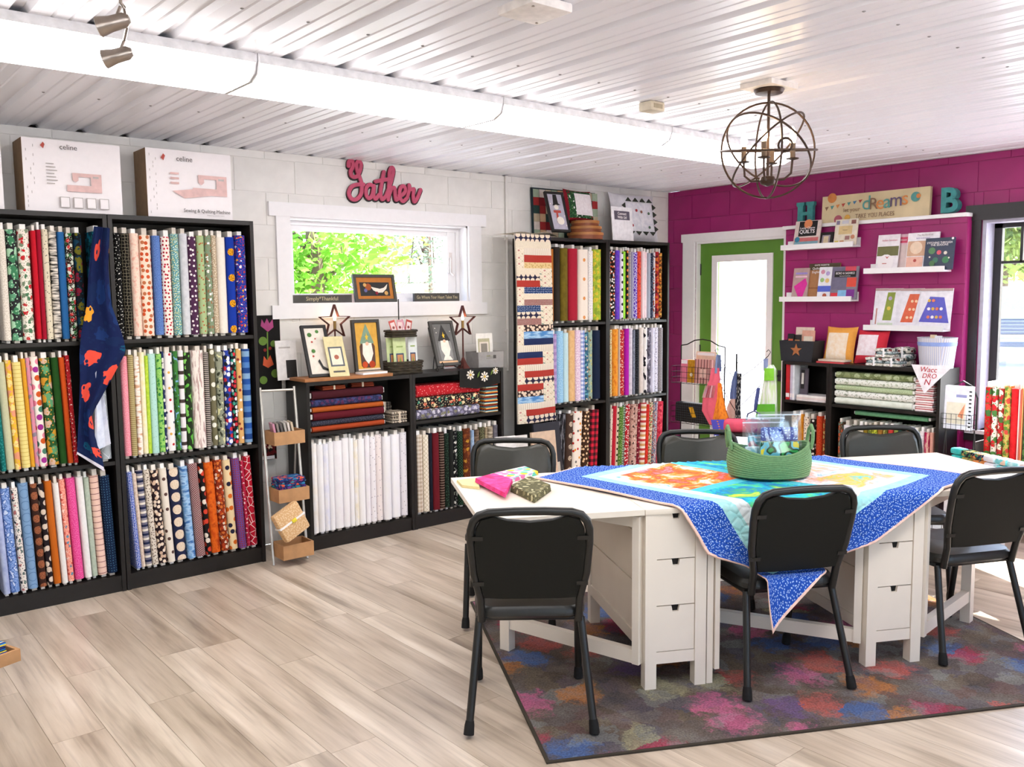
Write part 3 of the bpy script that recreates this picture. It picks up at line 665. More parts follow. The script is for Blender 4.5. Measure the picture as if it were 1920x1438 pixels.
row2('Q', 'in the corner bookcase top shelf', 'bolts on the corner bookcase', 'y', FC, 534, 1.363, [
 (1000, 1019, 'white dashed', f('dots', '#e6e0e4', '#8a8090', s=.02)), (1021, 1104, 'black with white ghosts', f('dots', '#161313', '#f2eeea', '#d2603a', s=.022, t=.34)), (1110, 1170, 'violet', f('batik', '#5a35b4', '#7a52d2', s=.03)),
 (1176, 1222, 'white with black scallops', f('medal', '#ece6ee', '#2a2830', s=.06, t=.012)), (1223, 1258, 'neon lime', f('batik', '#8fd62f', '#a6e84f', s=.03)), (1260, 1300, 'black with orange pumpkins', f('medal', '#1f1b18', '#e8873a', s=.05, t=.011)),
 (1301, 1348, 'black and white gingham', f('check', '#efe9e6', '#8b8482', '#1d1a1a', s=.012)), (1350, 1380, 'grey lilac', f('plain', '#a9a6c4')), (1382, 1434, 'purple and white web', f('net', '#5d3bb0', '#e6def2', s=.022, t=.09)),
 (1436, 1494, 'vermilion', f('dots', '#e0523a', '#b32c2c', s=.03, t=.25)), (1496, 1534, 'white and rose', f('plain', '#f1dfe2')), (1536, 1580, 'pale rose', f('batik', '#f0c9cc', '#f6e2e2', s=.03)), (1582, 1634, 'dove grey', f('plain', '#a5adba')),
 (1636, 1674, 'ink navy flecked', f('dots', '#2a3044', '#9aa0b4', s=.02, t=.14)), (1676, 1702, 'navy and white', f('camo', '#2f3550', '#d9d4d8', '#a4503c', s=.03)), (1704, 1758, 'red autumn floral', f('floral', '#a8222a', '#d8702f', '#5a1a20', s=.03)), (1760, 1805, 'brown and amber floral', f('floral', '#4a220f', '#b8641c', '#d8a24a', s=.022))], 1020, 7.9875, h=.60)
row2('P', 'beside the strip quilt, middle shelf', 'bolts on the strip quilt bookcase', 'y', FC, 678, .728, [
 (150, 226, 'lilac plaid', f('check', '#cdb8dc', '#b9a2cf', '#a68ac0', s=.05)), (230, 328, 'sky blue', f('dots', '#8fc0e2', '#b4d9ee', s=.01)), (332, 406, 'pale aqua', f('plain', '#c9e6ea')), (410, 500, 'apricot tan', f('batik', '#d9ab74', '#e6bd8a', s=.03)),
 (503, 588, 'pink and lilac dotted', f('dots', '#dcc0d8', '#f2e6f0', s=.014)), (590, 648, 'blue gingham', f('check', '#eef0f8', '#a7b6de', '#6f86c4', s=.034)), (650, 698, 'petrol floral', f('floral', '#2f5c78', '#e3c8a8', '#6fb0c0', s=.03, t=.16)),
 (700, 775, 'sage hedgehog', f('floral', '#9fb5a2', '#8a6a3c', '#c9c47a', '#6d8f8a', s=.04, t=.14)), (778, 884, 'dark navy', f('plain', '#16233c'))], 1020, 7.9875)
row2('Q', 'in the corner bookcase middle shelf', 'bolts on the corner bookcase', 'y', FC, 678, .728, [
 (1004, 1066, 'cream and sage floral', f('floral', '#dccf9c', '#7f8f5c', '#c47a4c', s=.016, t=.16)), (1072, 1148, 'tangerine rose', f('batik', '#e8861c', '#f2a63a', '#d9701c', s=.05)), (1150, 1174, 'warm beige', f('plain', '#c9b4a4')), (1177, 1248, 'red daisy', f('floral', '#b02430', '#f0d9c4', '#d84a34', s=.018, t=.18)),
 (1252, 1304, 'bright magenta', f('plain', '#b41fae')), (1310, 1366, 'silver grey twig', f('brush', '#cfc8d2', '#e2dde4', s=.03)), (1370, 1394, 'slate', f('batik', '#6a6f80', '#9aa0b0', s=.02)), (1397, 1460, 'black star fleck', f('dots', '#1d1f24', '#6d7078', s=.012, t=.14)),
 (1466, 1538, 'cream wildlife', f('batik', '#d6c8be', '#e2d8d0', s=.03)), (1541, 1582, 'black and white cow hide', f('camo', '#ece8e6', '#efecea', '#24222a', s=.06)), (1584, 1640, 'grey horse print', f('camo', '#cdc9d4', '#6f6a78', '#3a3844', s=.04)), (1642, 1690, 'frosted lilac', f('batik', '#c9c8da', '#e0deea', s=.03)),
 (1693, 1754, 'silver and white sprig', f('floral', '#dedbe4', '#a49fb0', '#86808f', s=.022, t=.1)), (1758, 1810, 'ash grey', f('dots', '#8b8688', '#a9a4a6', s=.01))], 1020, 7.9875)
row2('P', 'beside the strip quilt, bottom shelf', 'bolts on the strip quilt bookcase', 'y', FC, 816, .09, [
 (215, 352, 'black with white wire lines', f('vbrush', '#111114', '#15151a', '#24242a', '#8a8a92', s=.012)), (364, 464, 'brown bear patch', f('medal', '#4a372e', '#d9c4ac', '#3a3038', s=.09, t=.02)), (466, 608, 'white with red gnomes and leaves', f('dots', '#f0e6da', '#c4342c', '#dd8f2f', '#6a6660', s=.05, t=.2)),
 (612, 716, 'brown with cream spots', f('dots', '#40281a', '#e6c49a', s=.034, t=.27, r=.6)), (718, 856, 'red and black buffalo check', f('check', '#d2203a', '#7d1626', '#2a1318', s=.05))], 1020, 8.0, lean=.05, h=.595)
row2('Q', 'in the corner bookcase bottom shelf', 'bolts on the corner bookcase', 'y', FC, 816, .09, [
 (1012, 1052, 'cream with birds', f('dots', '#e4d6c6', '#5a4a44', s=.03, t=.14)), (1054, 1108, 'cherry red', f('diamond', '#b3162c', '#c93a48', s=.016, t=.12)), (1110, 1148, 'cream with dark pine', f('medal', '#ddcfb8', '#2f2a22', s=.05, t=.01)), (1150, 1218, 'leaf green dotted', f('dots', '#4f7a2c', '#e6e6b8', s=.016, t=.15)),
 (1220, 1254, 'green grey plaid', f('check', '#c7c9bd', '#6a7f6a', '#3a4f48', s=.02)), (1256, 1330, 'red with white reindeer', f('dots', '#b01c2a', '#f0e2dc', s=.02, t=.27)), (1345, 1446, 'dusty rose toile', f('floral', '#c9a295', '#8a6258', '#e0c6b8', '#4a3330', s=.03, t=.16)), (1448, 1494, 'burgundy flower', f('floral', '#6d1426', '#e3b9b0', '#a82a3c', s=.03, t=.1)),
 (1496, 1572, 'cream with red gnomes', f('hs', '#e6d3c2', '#b83a3c', '#efe2d6', '#c9955c', s=.08)), (1575, 1624, 'poinsettia red', f('batik', '#b0141c', '#d83a24', s=.03)), (1628, 1680, 'holly cream', f('floral', '#d6cfae', '#6a7a3c', '#b03a34', s=.016)), (1684, 1744, 'navy patchwork', f('camo', '#4a5570', '#a8b0bc', '#8a3a44', '#d6d2cc', s=.02)), (1755, 1834, 'coral red', f('floral', '#cc3448', '#dc5a66', '#a81c34', s=.03))], 1020, 8.0, lean=.045, h=.60)
row2('M', 'by the green door', 'bolts in the narrow bookcase', 'x', 5.86, 800, .09, [
 (118, 184, 'cream and grey floral', f('floral', '#e3d6c0', '#9a8f84', '#c98a5a', s=.02, t=.12)), (188, 256, 'amber', f('batik', '#c97a18', '#e09a2e', s=.03)), (258, 330, 'cream with black spots', f('dots', '#ecd9c2', '#3a2420', s=.02, t=.2)), (338, 404, 'black with white fans', f('dots', '#241a18', '#ece4d8', s=.035, t=.24)), (408, 484, 'tomato red', f('dots', '#c43c1c', '#d8552c', s=.01)), (496, 540, 'rust harvest', f('floral', '#8a2f1a', '#c9b06a', '#c9582c', s=.03))], 1460, 6.0)
row2('N', 'under the lying green bolt', 'bolts in the wide low bookcase', 'x', 5.86, 800, .09, [
 (652, 694, 'rust and teal floral', f('floral', '#5f3a22', '#c4522c', '#6f8f84', s=.03)), (700, 784, 'plain white', f('plain', '#ece6ea')), (794, 860, 'grey leopard', f('dots', '#c3c0b2', '#3f423a', s=.013)), (864, 934, 'cream lined', f('line', '#f1ead8', '#c9c0a6', s=.03, t=.08)), (936, 984, 'olive gold', f('plain', '#8a7420')), (985, 1024, 'yellow and green', f('camo', '#a9a83c', '#5f6a2c', '#d6c86a', s=.03)),
 (1026, 1086, 'chartreuse dotted', f('dots', '#b7bf3a', '#6d7a24', s=.016)), (1088, 1146, 'bronze', f('batik', '#8c5f24', '#a87a34', s=.03)), (1149, 1206, 'olive floral', f('floral', '#6a6a2c', '#c9bf6a', '#3f4422', s=.03)), (1209, 1274, 'brick red', f('plain', '#c43a34')), (1276, 1324, 'moss and red', f('hs', '#6a7a34', '#a83a2c', '#7d8a44', s=.08)), (1326, 1364, 'deep teal', f('plain', '#2f5f5a')),
 (1366, 1430, 'clear orange', f('plain', '#df7a22')), (1433, 1490, 'black garden', f('floral', '#1f241c', '#cfd0a8', '#6a8a4c', s=.03, t=.14)), (1492, 1560, 'fresh green', f('dots', '#6a9a34', '#8cba4c', s=.012)), (1568, 1620, 'white with fine lines', f('line', '#ece2e4', '#9a8f98', s=.035, t=.06)), (1622, 1680, 'cerise', f('vbrush', '#a8194c', '#b8285c', '#e0b4a4', s=.02)), (1684, 1730, 'salmon pink', f('plain', '#e8a898'))], 1460, 6.0, h=.575)
# bolts that lie flat: length runs along local x after the quarter turn
def lying(label, x_start, x_end, y, z, thick, m, group, plane='y', depth=.15):
    o = bpy.data.objects.new('fabric_bolt', None); COL.objects.link(o); o.empty_display_size = .05; tag(o, label, 'fabric bolt', group)
    h = abs(x_end-x_start)
    if plane == 'y': o.location = (x_start, y, z+thick/2); o.rotation_euler = (0, R_(90), 0)
    else: o.location = (y, x_start, z+thick/2); o.rotation_euler = (Matrix.Rotation(R_(-90), 4, 'Z') @ Matrix.Rotation(R_(90), 4, 'Y')).to_euler()
    part('fabric', bolt_mesh(thick, depth, .014, h-.014, m, RB), m, o)
    part('core_board', G().box(-thick*.3, thick*.3, .018, depth-.02, 0, h), COREM[2], o)
xa, xb = 2.487, at_y(724, 760, F).x
z = .741
for words, m, t in (('rust orange', f('plain', '#a8431f'), .033), ('charcoal dotted', f('dots', '#2c2c38', '#4a4a58', s=.01), .036), ('wine red', f('plain', '#5e1420'), .05), ('copper orange', f('plain', '#b0551f'), .032), ('navy with plum leaves', f('floral', '#27294a', '#5a2a4c', '#3a3f6a', s=.025), .046), ('dark burgundy', f('plain', '#45151e'), .052)):
    lying(words+' fabric bolt lying in the low bookcase', xa+.005+RB.uniform(0, .012), xb+RB.uniform(-.01, .012), F+.015+RB.uniform(0, .012), z, t, m, 'bolts lying in the low bookcase'); z += t+.0012
xa, xb = 3.262, at_y(905, 755, F).x; z = .741
for words, m, t in (('grey with white flowers', f('floral', '#5a5668', '#c9c4cf', '#7d7a5c', '#8f8aa4', s=.03), .072), ('black forest animal print', f('floral', '#241c1c', '#2f7f6a', '#cf6a50', '#e4d3a4', s=.04, t=.16), .082), ('red spotted', f('dots', '#b51f28', '#e8a8a4', s=.024, t=.12), .078)):
    lying(words+' fabric bolt lying in the low bookcase', xa, xb+RB.uniform(-.006, .006), F+.012, z, t, m, 'bolts lying in the low bookcase', depth=.2); z += t+.001
ya, yb = 3.406, at_x(1712, 735, 5.86).y; z = .7695
for words, m, t in (('pale grey green', f('batik', '#cfd6c8', '#e4e8de', s=.06), .052), ('white with grey leaves', f('floral', '#e6e6e0', '#c4c9bc', '#9aa08f', s=.05, t=.06), .05), ('sage ticking', f('dots', '#a8b890', '#bccaa6', s=.01), .036), ('ivory vine', f('floral', '#e4e6dc', '#c6cdb8', '#a8b09a', s=.05, t=.06), .05), ('moss green blossom', f('floral', '#6f7a50', '#aab48c', '#8a9468', s=.05), .044)):
    lying(words+' fabric bolt lying below the pillows', ya, yb+RB.uniform(-.008, .008), 5.875, z, t, m, 'pale bolts lying below the pillows', 'x'); z += t+.001
lying('mint green fabric bolt lying across upright bolts', at_x(1594, 770, 5.86).y, at_x(1738, 778, 5.86).y, 5.90, .70, .032, f('batik', '#5f9a6f', '#76ad84', s=.03), 'bolts in the wide low bookcase', 'x')
# ================================================================== rug, tables, chairs
TA = R_(-28); TU = Vector((math.cos(TA), math.sin(TA), 0)); TV = Vector((-math.sin(TA), math.cos(TA), 0))
T0 = Vector((1.966, 2.557, 0)); TH = .74
def tp(s_, v_, z=0): return T0+TU*s_+TV*v_+Vector((0, 0, z))
def rugmat():
    m, nt, b = base('watercolour_flower_pile', 0.95, 0.1)
    uv = nt.nodes.new('ShaderNodeUVMap').outputs[0]
    nz = N(nt, 'ShaderNodeTexNoise', {'Vector': uv, 'Scale': 3.2, 'Detail': 5.0, 'Roughness': .65}); n2 = N(nt, 'ShaderNodeTexNoise', {'Vector': uv, 'Scale': 9.0, 'Detail': 4.0, 'Roughness': .7})
    wv = N(nt, 'ShaderNodeMix', {0: .16, 4: uv, 5: n2.outputs['Color']}, data_type='VECTOR').outputs[1]
    vo = N(nt, 'ShaderNodeTexVoronoi', {'Vector': wv, 'Scale': 5.2, 'Randomness': 1.0}, voronoi_dimensions='2D')
    sc = N(nt, 'ShaderNodeSeparateColor', {0: vo.outputs['Color']})
    v3 = N(nt, 'ShaderNodeTexVoronoi', {'Vector': wv, 'Scale': 13.0, 'Randomness': 1.0}, voronoi_dimensions='2D'); s3 = N(nt, 'ShaderNodeSeparateColor', {0: v3.outputs['Color']})
    n3 = N(nt, 'ShaderNodeTexNoise', {'Vector': wv, 'Scale': 22.0, 'Detail': 5.0, 'Roughness': .7})
    gnd = RAMP(nt, nz.outputs[0], [(.25, C('#3c4660')), (.38, C('#4d463f')), (.5, C('#6a5d4c')), (.6, C('#7d766a')), (.72, C('#5c6484')), (.85, C('#8f9aa8'))])
    gn2 = RAMP(nt, s3.outputs[0], [(0, C('#4a4247')), (.25, C('#5c5a6a')), (.45, C('#7a6f62')), (.62, C('#4f5a7c')), (.78, C('#6d4a58')), (.9, C('#8a9298'))])
    gnd = MIX(nt, .35, gnd, gn2)
    fc = RAMP(nt, sc.outputs[0], [(0, C('#a83a54')), (.22, C('#bb5f54')), (.4, C('#b5773f')), (.54, C('#c4668a')), (.68, C('#6d5580')), (.8, C('#4a689c')), (.92, C('#a09c7c'))], 'CONSTANT')
    fc = MIX(nt, RAMP(nt, n3.outputs[0], [(.35, (0, 0, 0, 1)), (.65, (1, 1, 1, 1))]), fc, MIX(nt, .5, fc, gn2))
    d = MT(nt, 'ADD', vo.outputs['Distance'], MT(nt, 'MULTIPLY', MT(nt, 'SUBTRACT', n3.outputs[0], .5), 1.1))
    f1 = RAMP(nt, d, [(.24, (1, 1, 1, 1)), (.5, (0, 0, 0, 1))]); keep = MT(nt, 'MULTIPLY', MT(nt, 'MULTIPLY', N(nt, 'ShaderNodeSeparateColor', {0: f1}).outputs[0], .85), MT(nt, 'GREATER_THAN', sc.outputs[1], .12))
    out = MIX(nt, keep, gnd, fc)
    sp = N(nt, 'ShaderNodeTexNoise', {'Vector': uv, 'Scale': 130.0, 'Detail': 2.0})
    out = N(nt, 'ShaderNodeMix', {0: .55, 6: out, 7: RAMP(nt, sp.outputs[0], [(.3, C('#8a8580')), (.62, C('#ffffff'))])}, data_type='RGBA', blend_type='MULTIPLY').outputs[2]
    nt.links.new(out, b.inputs['Base Color'])
    bp = N(nt, 'ShaderNodeBump', {'Strength': .5, 'Distance': .004, 'Height': sp.outputs[0]}); nt.links.new(bp.outputs[0], b.inputs['Normal']); return m
RG0 = Vector((1.888, 2.108, 0)); RL, RD, RT = 2.34, 1.62, .008
rug = thing('area_rug', 'multicoloured floral area rug with dark bound edge under the tables', 'rug', RG0, TA)
part('pile', G().box(.012, RL-.012, .012, RD-.012, 0, RT), rugmat(), rug)
g = G(); ring_ = [(0, 0), (RL, 0), (RL, RD), (0, RD)]
g.box(0, RL, 0, .012, 0, RT-.001); g.box(0, RL, RD-.012, RD, 0, RT-.001); g.box(0, .012, .012, RD-.012, 0, RT-.001); g.box(RL-.012, RL, .012, RD-.012, 0, RT-.001)
part('binding', g, flat('#3a3328', 0.9), rug)
TW = flat('#e9dfd0', 0.42, 0.4, var=.015, nscale=6)
HOLE = flat('#17130f', 0.8)
def gate(o, hinge, foot, side):
    """swung-out gate leg between two points in the table's own axes"""
    h, f_ = Vector(hinge), Vector(foot); d = (f_-h); L = d.length; a = math.atan2(d.y, d.x)
    g = G(); g.box(0, .03, -.022, .022, .10, .70); g.box(L-.05, L, -.022, .022, 0, .70); g.box(.03, L-.05, -.016, .016, .10, .155); g.box(.03, L-.05, -.016, .016, .655, .70)
    part('gate_leg', g, TW, o, (h.x, h.y, 0), (0, 0, a))
def gateleg(label, s0, leaves, gates, folded=None):
    """s0: start of the drawer unit along the table line; local x runs along the line, y away from the camera side"""
    o = thing('gateleg_table', label, 'table', tp(s0, 0, RT), TA, 'white gateleg tables with drawers'); uw, ud, hz = .265, .80, TH-RT
    part('table_top', moved(rbox(uw-.002, ud, .022, .003), uw/2, ud/2, hz-.022), TW, o)
    for (a, b_) in leaves: part('leaf', G().box(a, b_, 0, ud, hz-.022, hz), TW, o)
    for xx in (.004, uw-.051):
        for yy in (.006, ud-.053): part('leg', G().box(xx, xx+.047, yy, yy+.047, 0, hz-.022), TW, o)
    g = G(); g.box(.051, uw-.051, .02, ud-.02, .13, .15); g.box(.010, .016, .053, ud-.053, .15, hz-.03); g.box(uw-.016, uw-.010, .053, ud-.053, .15, hz-.03)
    part('carcass', g, TW, o)
    for sx in (.004, uw-.026):
        for zz in (.14, .35, .56): part('side_rail', G().box(sx, sx+.022, .053, ud-.053, zz, zz+.05), TW, o)
    for yy, fs_ in ((.012, -1), (ud-.030, 1)):
        part('bottom_rail', G().box(.051, uw-.051, yy, yy+.018, .10, .148), TW, o)
        for k in range(3):
            z0_, z1_ = .151+k*.188, .151+(k+1)*.188-.004; cx = uw/2
            P_ = [(.0525, z0_), (uw-.0525, z0_), (uw-.0525, z1_), (cx+.017, z1_), (cx+.012, z1_-.024), (cx-.012, z1_-.024), (cx-.017, z1_), (.0525, z1_)]
            dr = part('drawer', G().prism(P_, yy, yy+.018), TW, o)
            part('finger_notch', G().box(cx-.018, cx+.018, yy+.012, yy+.030, z1_-.028, z1_+.001), HOLE, dr)
    for h_, f_ in gates: gate(o, h_, f_, 0)
    if folded is not None:
        part('folded_leaf', G().box(folded, folded+.02, .0, ud, .06, hz-.004), TW, o)
        part('gate_leg', G().box(folded-.03, folded-.004, .01, .05, .0, hz-.03).box(folded-.026, folded-.008, .05, ud-.1, .10, .155), TW, o)
    return o
gateleg('white gateleg drawer table with the folded fabrics on its raised leaf', .65, [(-.65, -.002)], [((-.004, .03), (-.46, .56))], .297)
gateleg('white gateleg drawer table mostly covered by the blue quilt', 1.625, [(-.655, -.002), (.267, .92)], [((-.004, .03), (-.52, .42)), ((.270, .03), (.80, .38))])
# ---- stacking chairs
BT = flat('#131412', 0.38, 0.5, var=.04); VINYL = flat('#2c2c24', 0.4, 0.5, var=.04, nscale=60); RUB = flat('#0e0e0e', 0.8); SHELL = flat('#12130e', 0.6, 0.25, var=.05, nscale=90)
VSEAT = flat('#20201d', 0.36, 0.5, var=.04, nscale=60)
def rr(w, h, r, n=5, taper=0.0):
    P_ = []
    for cx, cz, a0 in ((w/2-r, r, -90), (w/2-r, h-r, 0), (-w/2+r, h-r, 90), (-w/2+r, r, 180)):
        for k in range(n+1):
            a = R_(a0+90*k/n); x_, z_ = cx+r*math.cos(a), cz+r*math.sin(a); P_.append((x_*(1-taper*(1-z_/h)), z_))
    return P_
def make_chair(label, loc, rz, group='black padded chairs around the tables'):
    o = thing('stacking_chair', label, 'chair', loc, rz, group)      # faces local +y, back at -y
    for s_ in (-1, 1):
        for nm, top, bot in (('f', (s_*.195, .17, .388), (s_*.205, .235, .004)), ('r', (s_*.185, -.135, .393), (s_*.225, -.235, .004))):
            lg = part('leg', G().tube([top, tuple((a+b_)/2 for a, b_ in zip(top, bot)), bot], [.0145, .0145, .0145], 10), BT, o)
            d = (Vector(bot)-Vector(top)).normalized()
            part('rubber_foot', G().tube([Vector(bot)-d*.045, Vector(bot)-d*.03, Vector((bot[0], bot[1], 0))], [.0152, .018, .0195], 10), RUB, lg)
    g = G(); g.tube([(-.19, .17, .388), (.19, .17, .388)], .011).tube([(-.185, -.135, .393), (.185, -.135, .393)], .011)
    g.tube([(-.19, .17, .388), (-.185, -.135, .393)], .011).tube([(.19, .17, .388), (.185, -.135, .393)], .011); part('seat_frame', g, BT, o)
    def seat(u, v):
        P_ = rr(.40, .39, .07, 6); n = len(P_); k = u*n; i0 = int(k) % n
        x_, y_ = P_[i0]; x_ *= (1+.06*(y_/.39)); tt = [(.93, 0), (1, .012), (1.0, .032), (.95, .046), (.75, .052), (.4, .049), (0.001, .046)][round(v*6)]
        return (x_*tt[0], -.165+.195+(y_-.195)*tt[0], .395+tt[1])
    part('seat', G().grid(seat, 28, 6), VSEAT, o)
    tl = R_(13)
    def bk(x_, z_, y_=0.0): return (x_, -.165-math.sin(tl)*z_+y_*math.cos(tl), .425+math.cos(tl)*z_)
    pts = [(-.175, -.036), (-.178, .06), (-.2, .16), (-.208, .28), (-.207, .33), (-.198, .362), (-.178, .386), (-.145, .397), (-.05, .401), (.05, .401), (.145, .397), (.178, .386), (.198, .362), (.207, .33), (.208, .28), (.2, .16), (.178, .06), (.175, -.036)]
    part('back_frame', G().tube([bk(a, z_) for a, z_ in pts], .0148, 10), BT, o)
    top = [(.19, .335), (.172, .372), (.13, .384), (.08, .370), (0, .362), (-.08, .370), (-.13, .384), (-.172, .372), (-.19, .335)]
    out = [(-.168, .060), (-.1, .056), (.1, .056), (.168, .060), (.19, .16), (.198, .27)]+top+[(-.198, .27), (-.19, .16)]
    n = len(out)
    def slab(y0_, y1_, k0, k1, m_, nm):
        c_ = (0, .205); g_ = G()
        rings = [[(c_[0]+(a-c_[0])*k0, c_[1]+(z_-c_[1])*k0, y0_) for a, z_ in out], [(a, z_, y0_+(y1_-y0_)*.35) for a, z_ in out], [(c_[0]+(a-c_[0])*k1, c_[1]+(z_-c_[1])*k1, y1_) for a, z_ in out]]
        g_.add([bk(a, z_, y_) for r_ in rings for a, z_, y_ in r_], [(j*n+k, (j+1)*n+k, (j+1)*n+(k+1) % n, j*n+(k+1) % n) for j in range(2) for k in range(n)]+[tuple(range(n)), tuple(range(3*n-1, 2*n-1, -1))], smooth=True)
        part(nm, g_, m_, o)
    slab(-.012, .006, .985, .999, SHELL, 'back_shell'); slab(.006, .030, .98, .93, VINYL, 'back_pad')
    for s_ in (-1, 1):
        for z_ in (.12, .30): part('bracket', G().add([bk(s_*.165, z_-.008, -.016), bk(s_*.205, z_-.008, -.016), bk(s_*.205, z_+.008, -.016), bk(s_*.165, z_+.008, -.016), bk(s_*.165, z_-.008, -.010), bk(s_*.205, z_-.008, -.010), bk(s_*.205, z_+.008, -.010), bk(s_*.165, z_+.008, -.010)], [(0, 1, 2, 3), (7, 6, 5, 4), (0, 4, 5, 1), (2, 6, 7, 3), (1, 5, 6, 2), (0, 3, 7, 4)]), BT, o)
    return o
def seatat(rear_l, rear_r, label, k=.235, z=0.004, ang=None, ds=0.0):
    a, b_ = at_z(*rear_l, 0), at_z(*rear_r, 0); m_ = (a+b_)/2+TU*ds; d = (b_-a); ang = math.atan2(d.y, d.x) if ang is None else R_(ang); n_ = Vector((-math.sin(ang), math.cos(ang), 0))
    p = m_+n_*k; return make_chair(label, (p.x, p.y, z), ang)
seatat((882, 1384), (1112, 1381), 'black stacking chair standing at the leaf with the folded fabrics', z=.0135)
chB = seatat((1400, 1323), (1587, 1292), 'black stacking chair with the quilt corner falling over its seat', z=.0135, ang=-27.5, ds=.012)
seatat((1748, 1258), (1895, 1229), 'black stacking chair with a shiny sunlit seat at the uncovered leaf', z=.0135, ang=-25, ds=.075)
for (pl_, pr_), lab in ((((890, 836), (1035, 836)), 'black padded chair facing the room in front of the leaning boards'), (((1243, 819), (1372, 819)), 'black padded chair behind the basket, facing the room by the wire rack'), (((1580, 811), (1720, 811)), 'black padded chair facing the room in front of the upright bolts by the pillows')):
    a, b_ = at_z(*pl_, .80), at_z(*pr_, .80); m_ = (a+b_)/2; d = b_-a; ang = math.atan2(d.y, d.x)+math.pi; n_ = Vector((-math.sin(ang), math.cos(ang), 0))
    p = m_+n_*.255; make_chair(lab, (p.x, p.y, .0135), ang)
# ---- quilt laid corner-wise over the table
def quiltmat():
    m, nt, b = base('pieced_quilt', 0.9, 0.15)
    uv = nt.nodes.new('ShaderNodeUVMap').outputs[0]; S = N(nt, 'ShaderNodeSeparateXYZ', {0: uv}); u, v = S.outputs[0], S.outputs[1]
    L = 1.39
    e = MT(nt, 'MINIMUM', MT(nt, 'MINIMUM', u, MT(nt, 'SUBTRACT', L, u)), MT(nt, 'MINIMUM', v, MT(nt, 'SUBTRACT', L, v)))
    vo = N(nt, 'ShaderNodeTexVoronoi', {'Vector': uv, 'Scale': 105.0}, voronoi_dimensions='2D')
    blue = MIX(nt, MT(nt, 'LESS_THAN', vo.outputs['Distance'], .23), C('#2450b0'), C('#a9c8ee'))
    nz = N(nt, 'ShaderNodeTexNoise', {'Vector': uv, 'Scale': 7.0, 'Detail': 5.0, 'Roughness': .65, 'Distortion': .6}); n2 = N(nt, 'ShaderNodeTexNoise', {'Vector': uv, 'Scale': 30.0, 'Detail': 3.0})
    warm = RAMP(nt, nz.outputs[0], [(.3, C('#2fb4c4')), (.4, C('#f4efe6')), (.48, C('#f09a3a')), (.56, C('#e8583c')), (.64, C('#ee9aa8')), (.74, C('#f6f0ee'))])
    cool = RAMP(nt, nz.outputs[0], [(.3, C('#e9e04a')), (.4, C('#4fb86a')), (.48, C('#2a7fc0')), (.56, C('#2fc0c4')), (.64, C('#6fcf6a')), (.74, C('#e9f2f0'))])
    pale = RAMP(nt, nz.outputs[0], [(.3, C('#3fb0c8')), (.42, C('#f4e6e8')), (.5, C('#f2b8b0')), (.58, C('#e9c24a')), (.66, C('#5fc4c8')), (.76, C('#f6f6f6'))])
    hu = MT(nt, 'GREATER_THAN', u, L/2); hv = MT(nt, 'GREATER_THAN', v, L/2)
    ctr = MIX(nt, hu, MIX(nt, hv, cool, warm), MIX(nt, hv, pale, cool))
    aqua = MIX(nt, n2.outputs[0], C('#7fd0d4'), C('#bfe6e6')); white = MIX(nt, n2.outputs[0], C('#dfe9ea'), C('#c2cfd2'))
    sash = MT(nt, 'MAXIMUM', MT(nt, 'LESS_THAN', MT(nt, 'ABSOLUTE', MT(nt, 'SUBTRACT', u, L/2)), .03), MT(nt, 'LESS_THAN', MT(nt, 'ABSOLUTE', MT(nt, 'SUBTRACT', v, L/2)), .03))
    out = MIX(nt, sash, ctr, C('#59c4d6'))
    for thr, c_ in ((.25, white), (.20, aqua), (.145, blue), (.009, C('#f0cdbd'))):
        out = MIX(nt, MT(nt, 'LESS_THAN', e, thr), out, c_)
    nt.links.new(out, b.inputs['Base Color'])
    wv = N(nt, 'ShaderNodeTexVoronoi', {'Vector': uv, 'Scale': 26.0}, voronoi_dimensions='2D', feature='DISTANCE_TO_EDGE')
    bp = N(nt, 'ShaderNodeBump', {'Strength': .5, 'Distance': .006, 'Height': RAMP(nt, wv.outputs['Distance'], [(0, (0, 0, 0, 1)), (.25, (1, 1, 1, 1))])}); nt.links.new(bp.outputs[0], b.inputs['Normal']); return m
QF, QA, QL = (1.085, -.53), R_(31), 1.39
QE1, QE2 = (math.cos(QA), math.sin(QA)), (-math.sin(QA), math.cos(QA))
SCB = (chB.location-T0).dot(TU)
def drape(s_, v_, lift):
    zt, r_ = TH+.004, .03
    if v_ < 0:
        d = -v_
        if d < r_*1.15: o_, z_ = r_*math.sin(d/r_), zt-r_*(1-math.cos(d/r_))
        elif d < .285: t_ = (d-r_*1.15)/(.285-r_*1.15); o_, z_ = .0274+.026*t_, zt-.0178+(.474-zt+.0178)*t_
        elif d < .39: o_, z_ = .0534+(d-.285), .474
        else: o_, z_ = .1584+.1*(d-.39), .474-(d-.39)*1.5
        if d > .20:      # gathered where it passes between the chair's uprights
            q_ = min(1, (d-.20)/.085); x_ = s_-SCB; g_ = SCB+.152*math.tanh(x_/.152) if abs(x_) > .1 else s_; g_ = SCB+.152*x_/(.152**4+x_**4)**.25; s_ += (g_-s_)*q_*q_*(3-2*q_)
        return tp(s_, -o_-lift*.7, z_+lift*.7)
    if v_ > .80:
        d = v_-.80; an_ = min(d/r_, math.pi/2); return tp(s_, .80+r_*math.sin(an_)+lift, zt-r_*(1-math.cos(an_))-max(0, d-r_*math.pi/2)+lift*math.cos(an_))
    return tp(s_, v_, zt+lift)
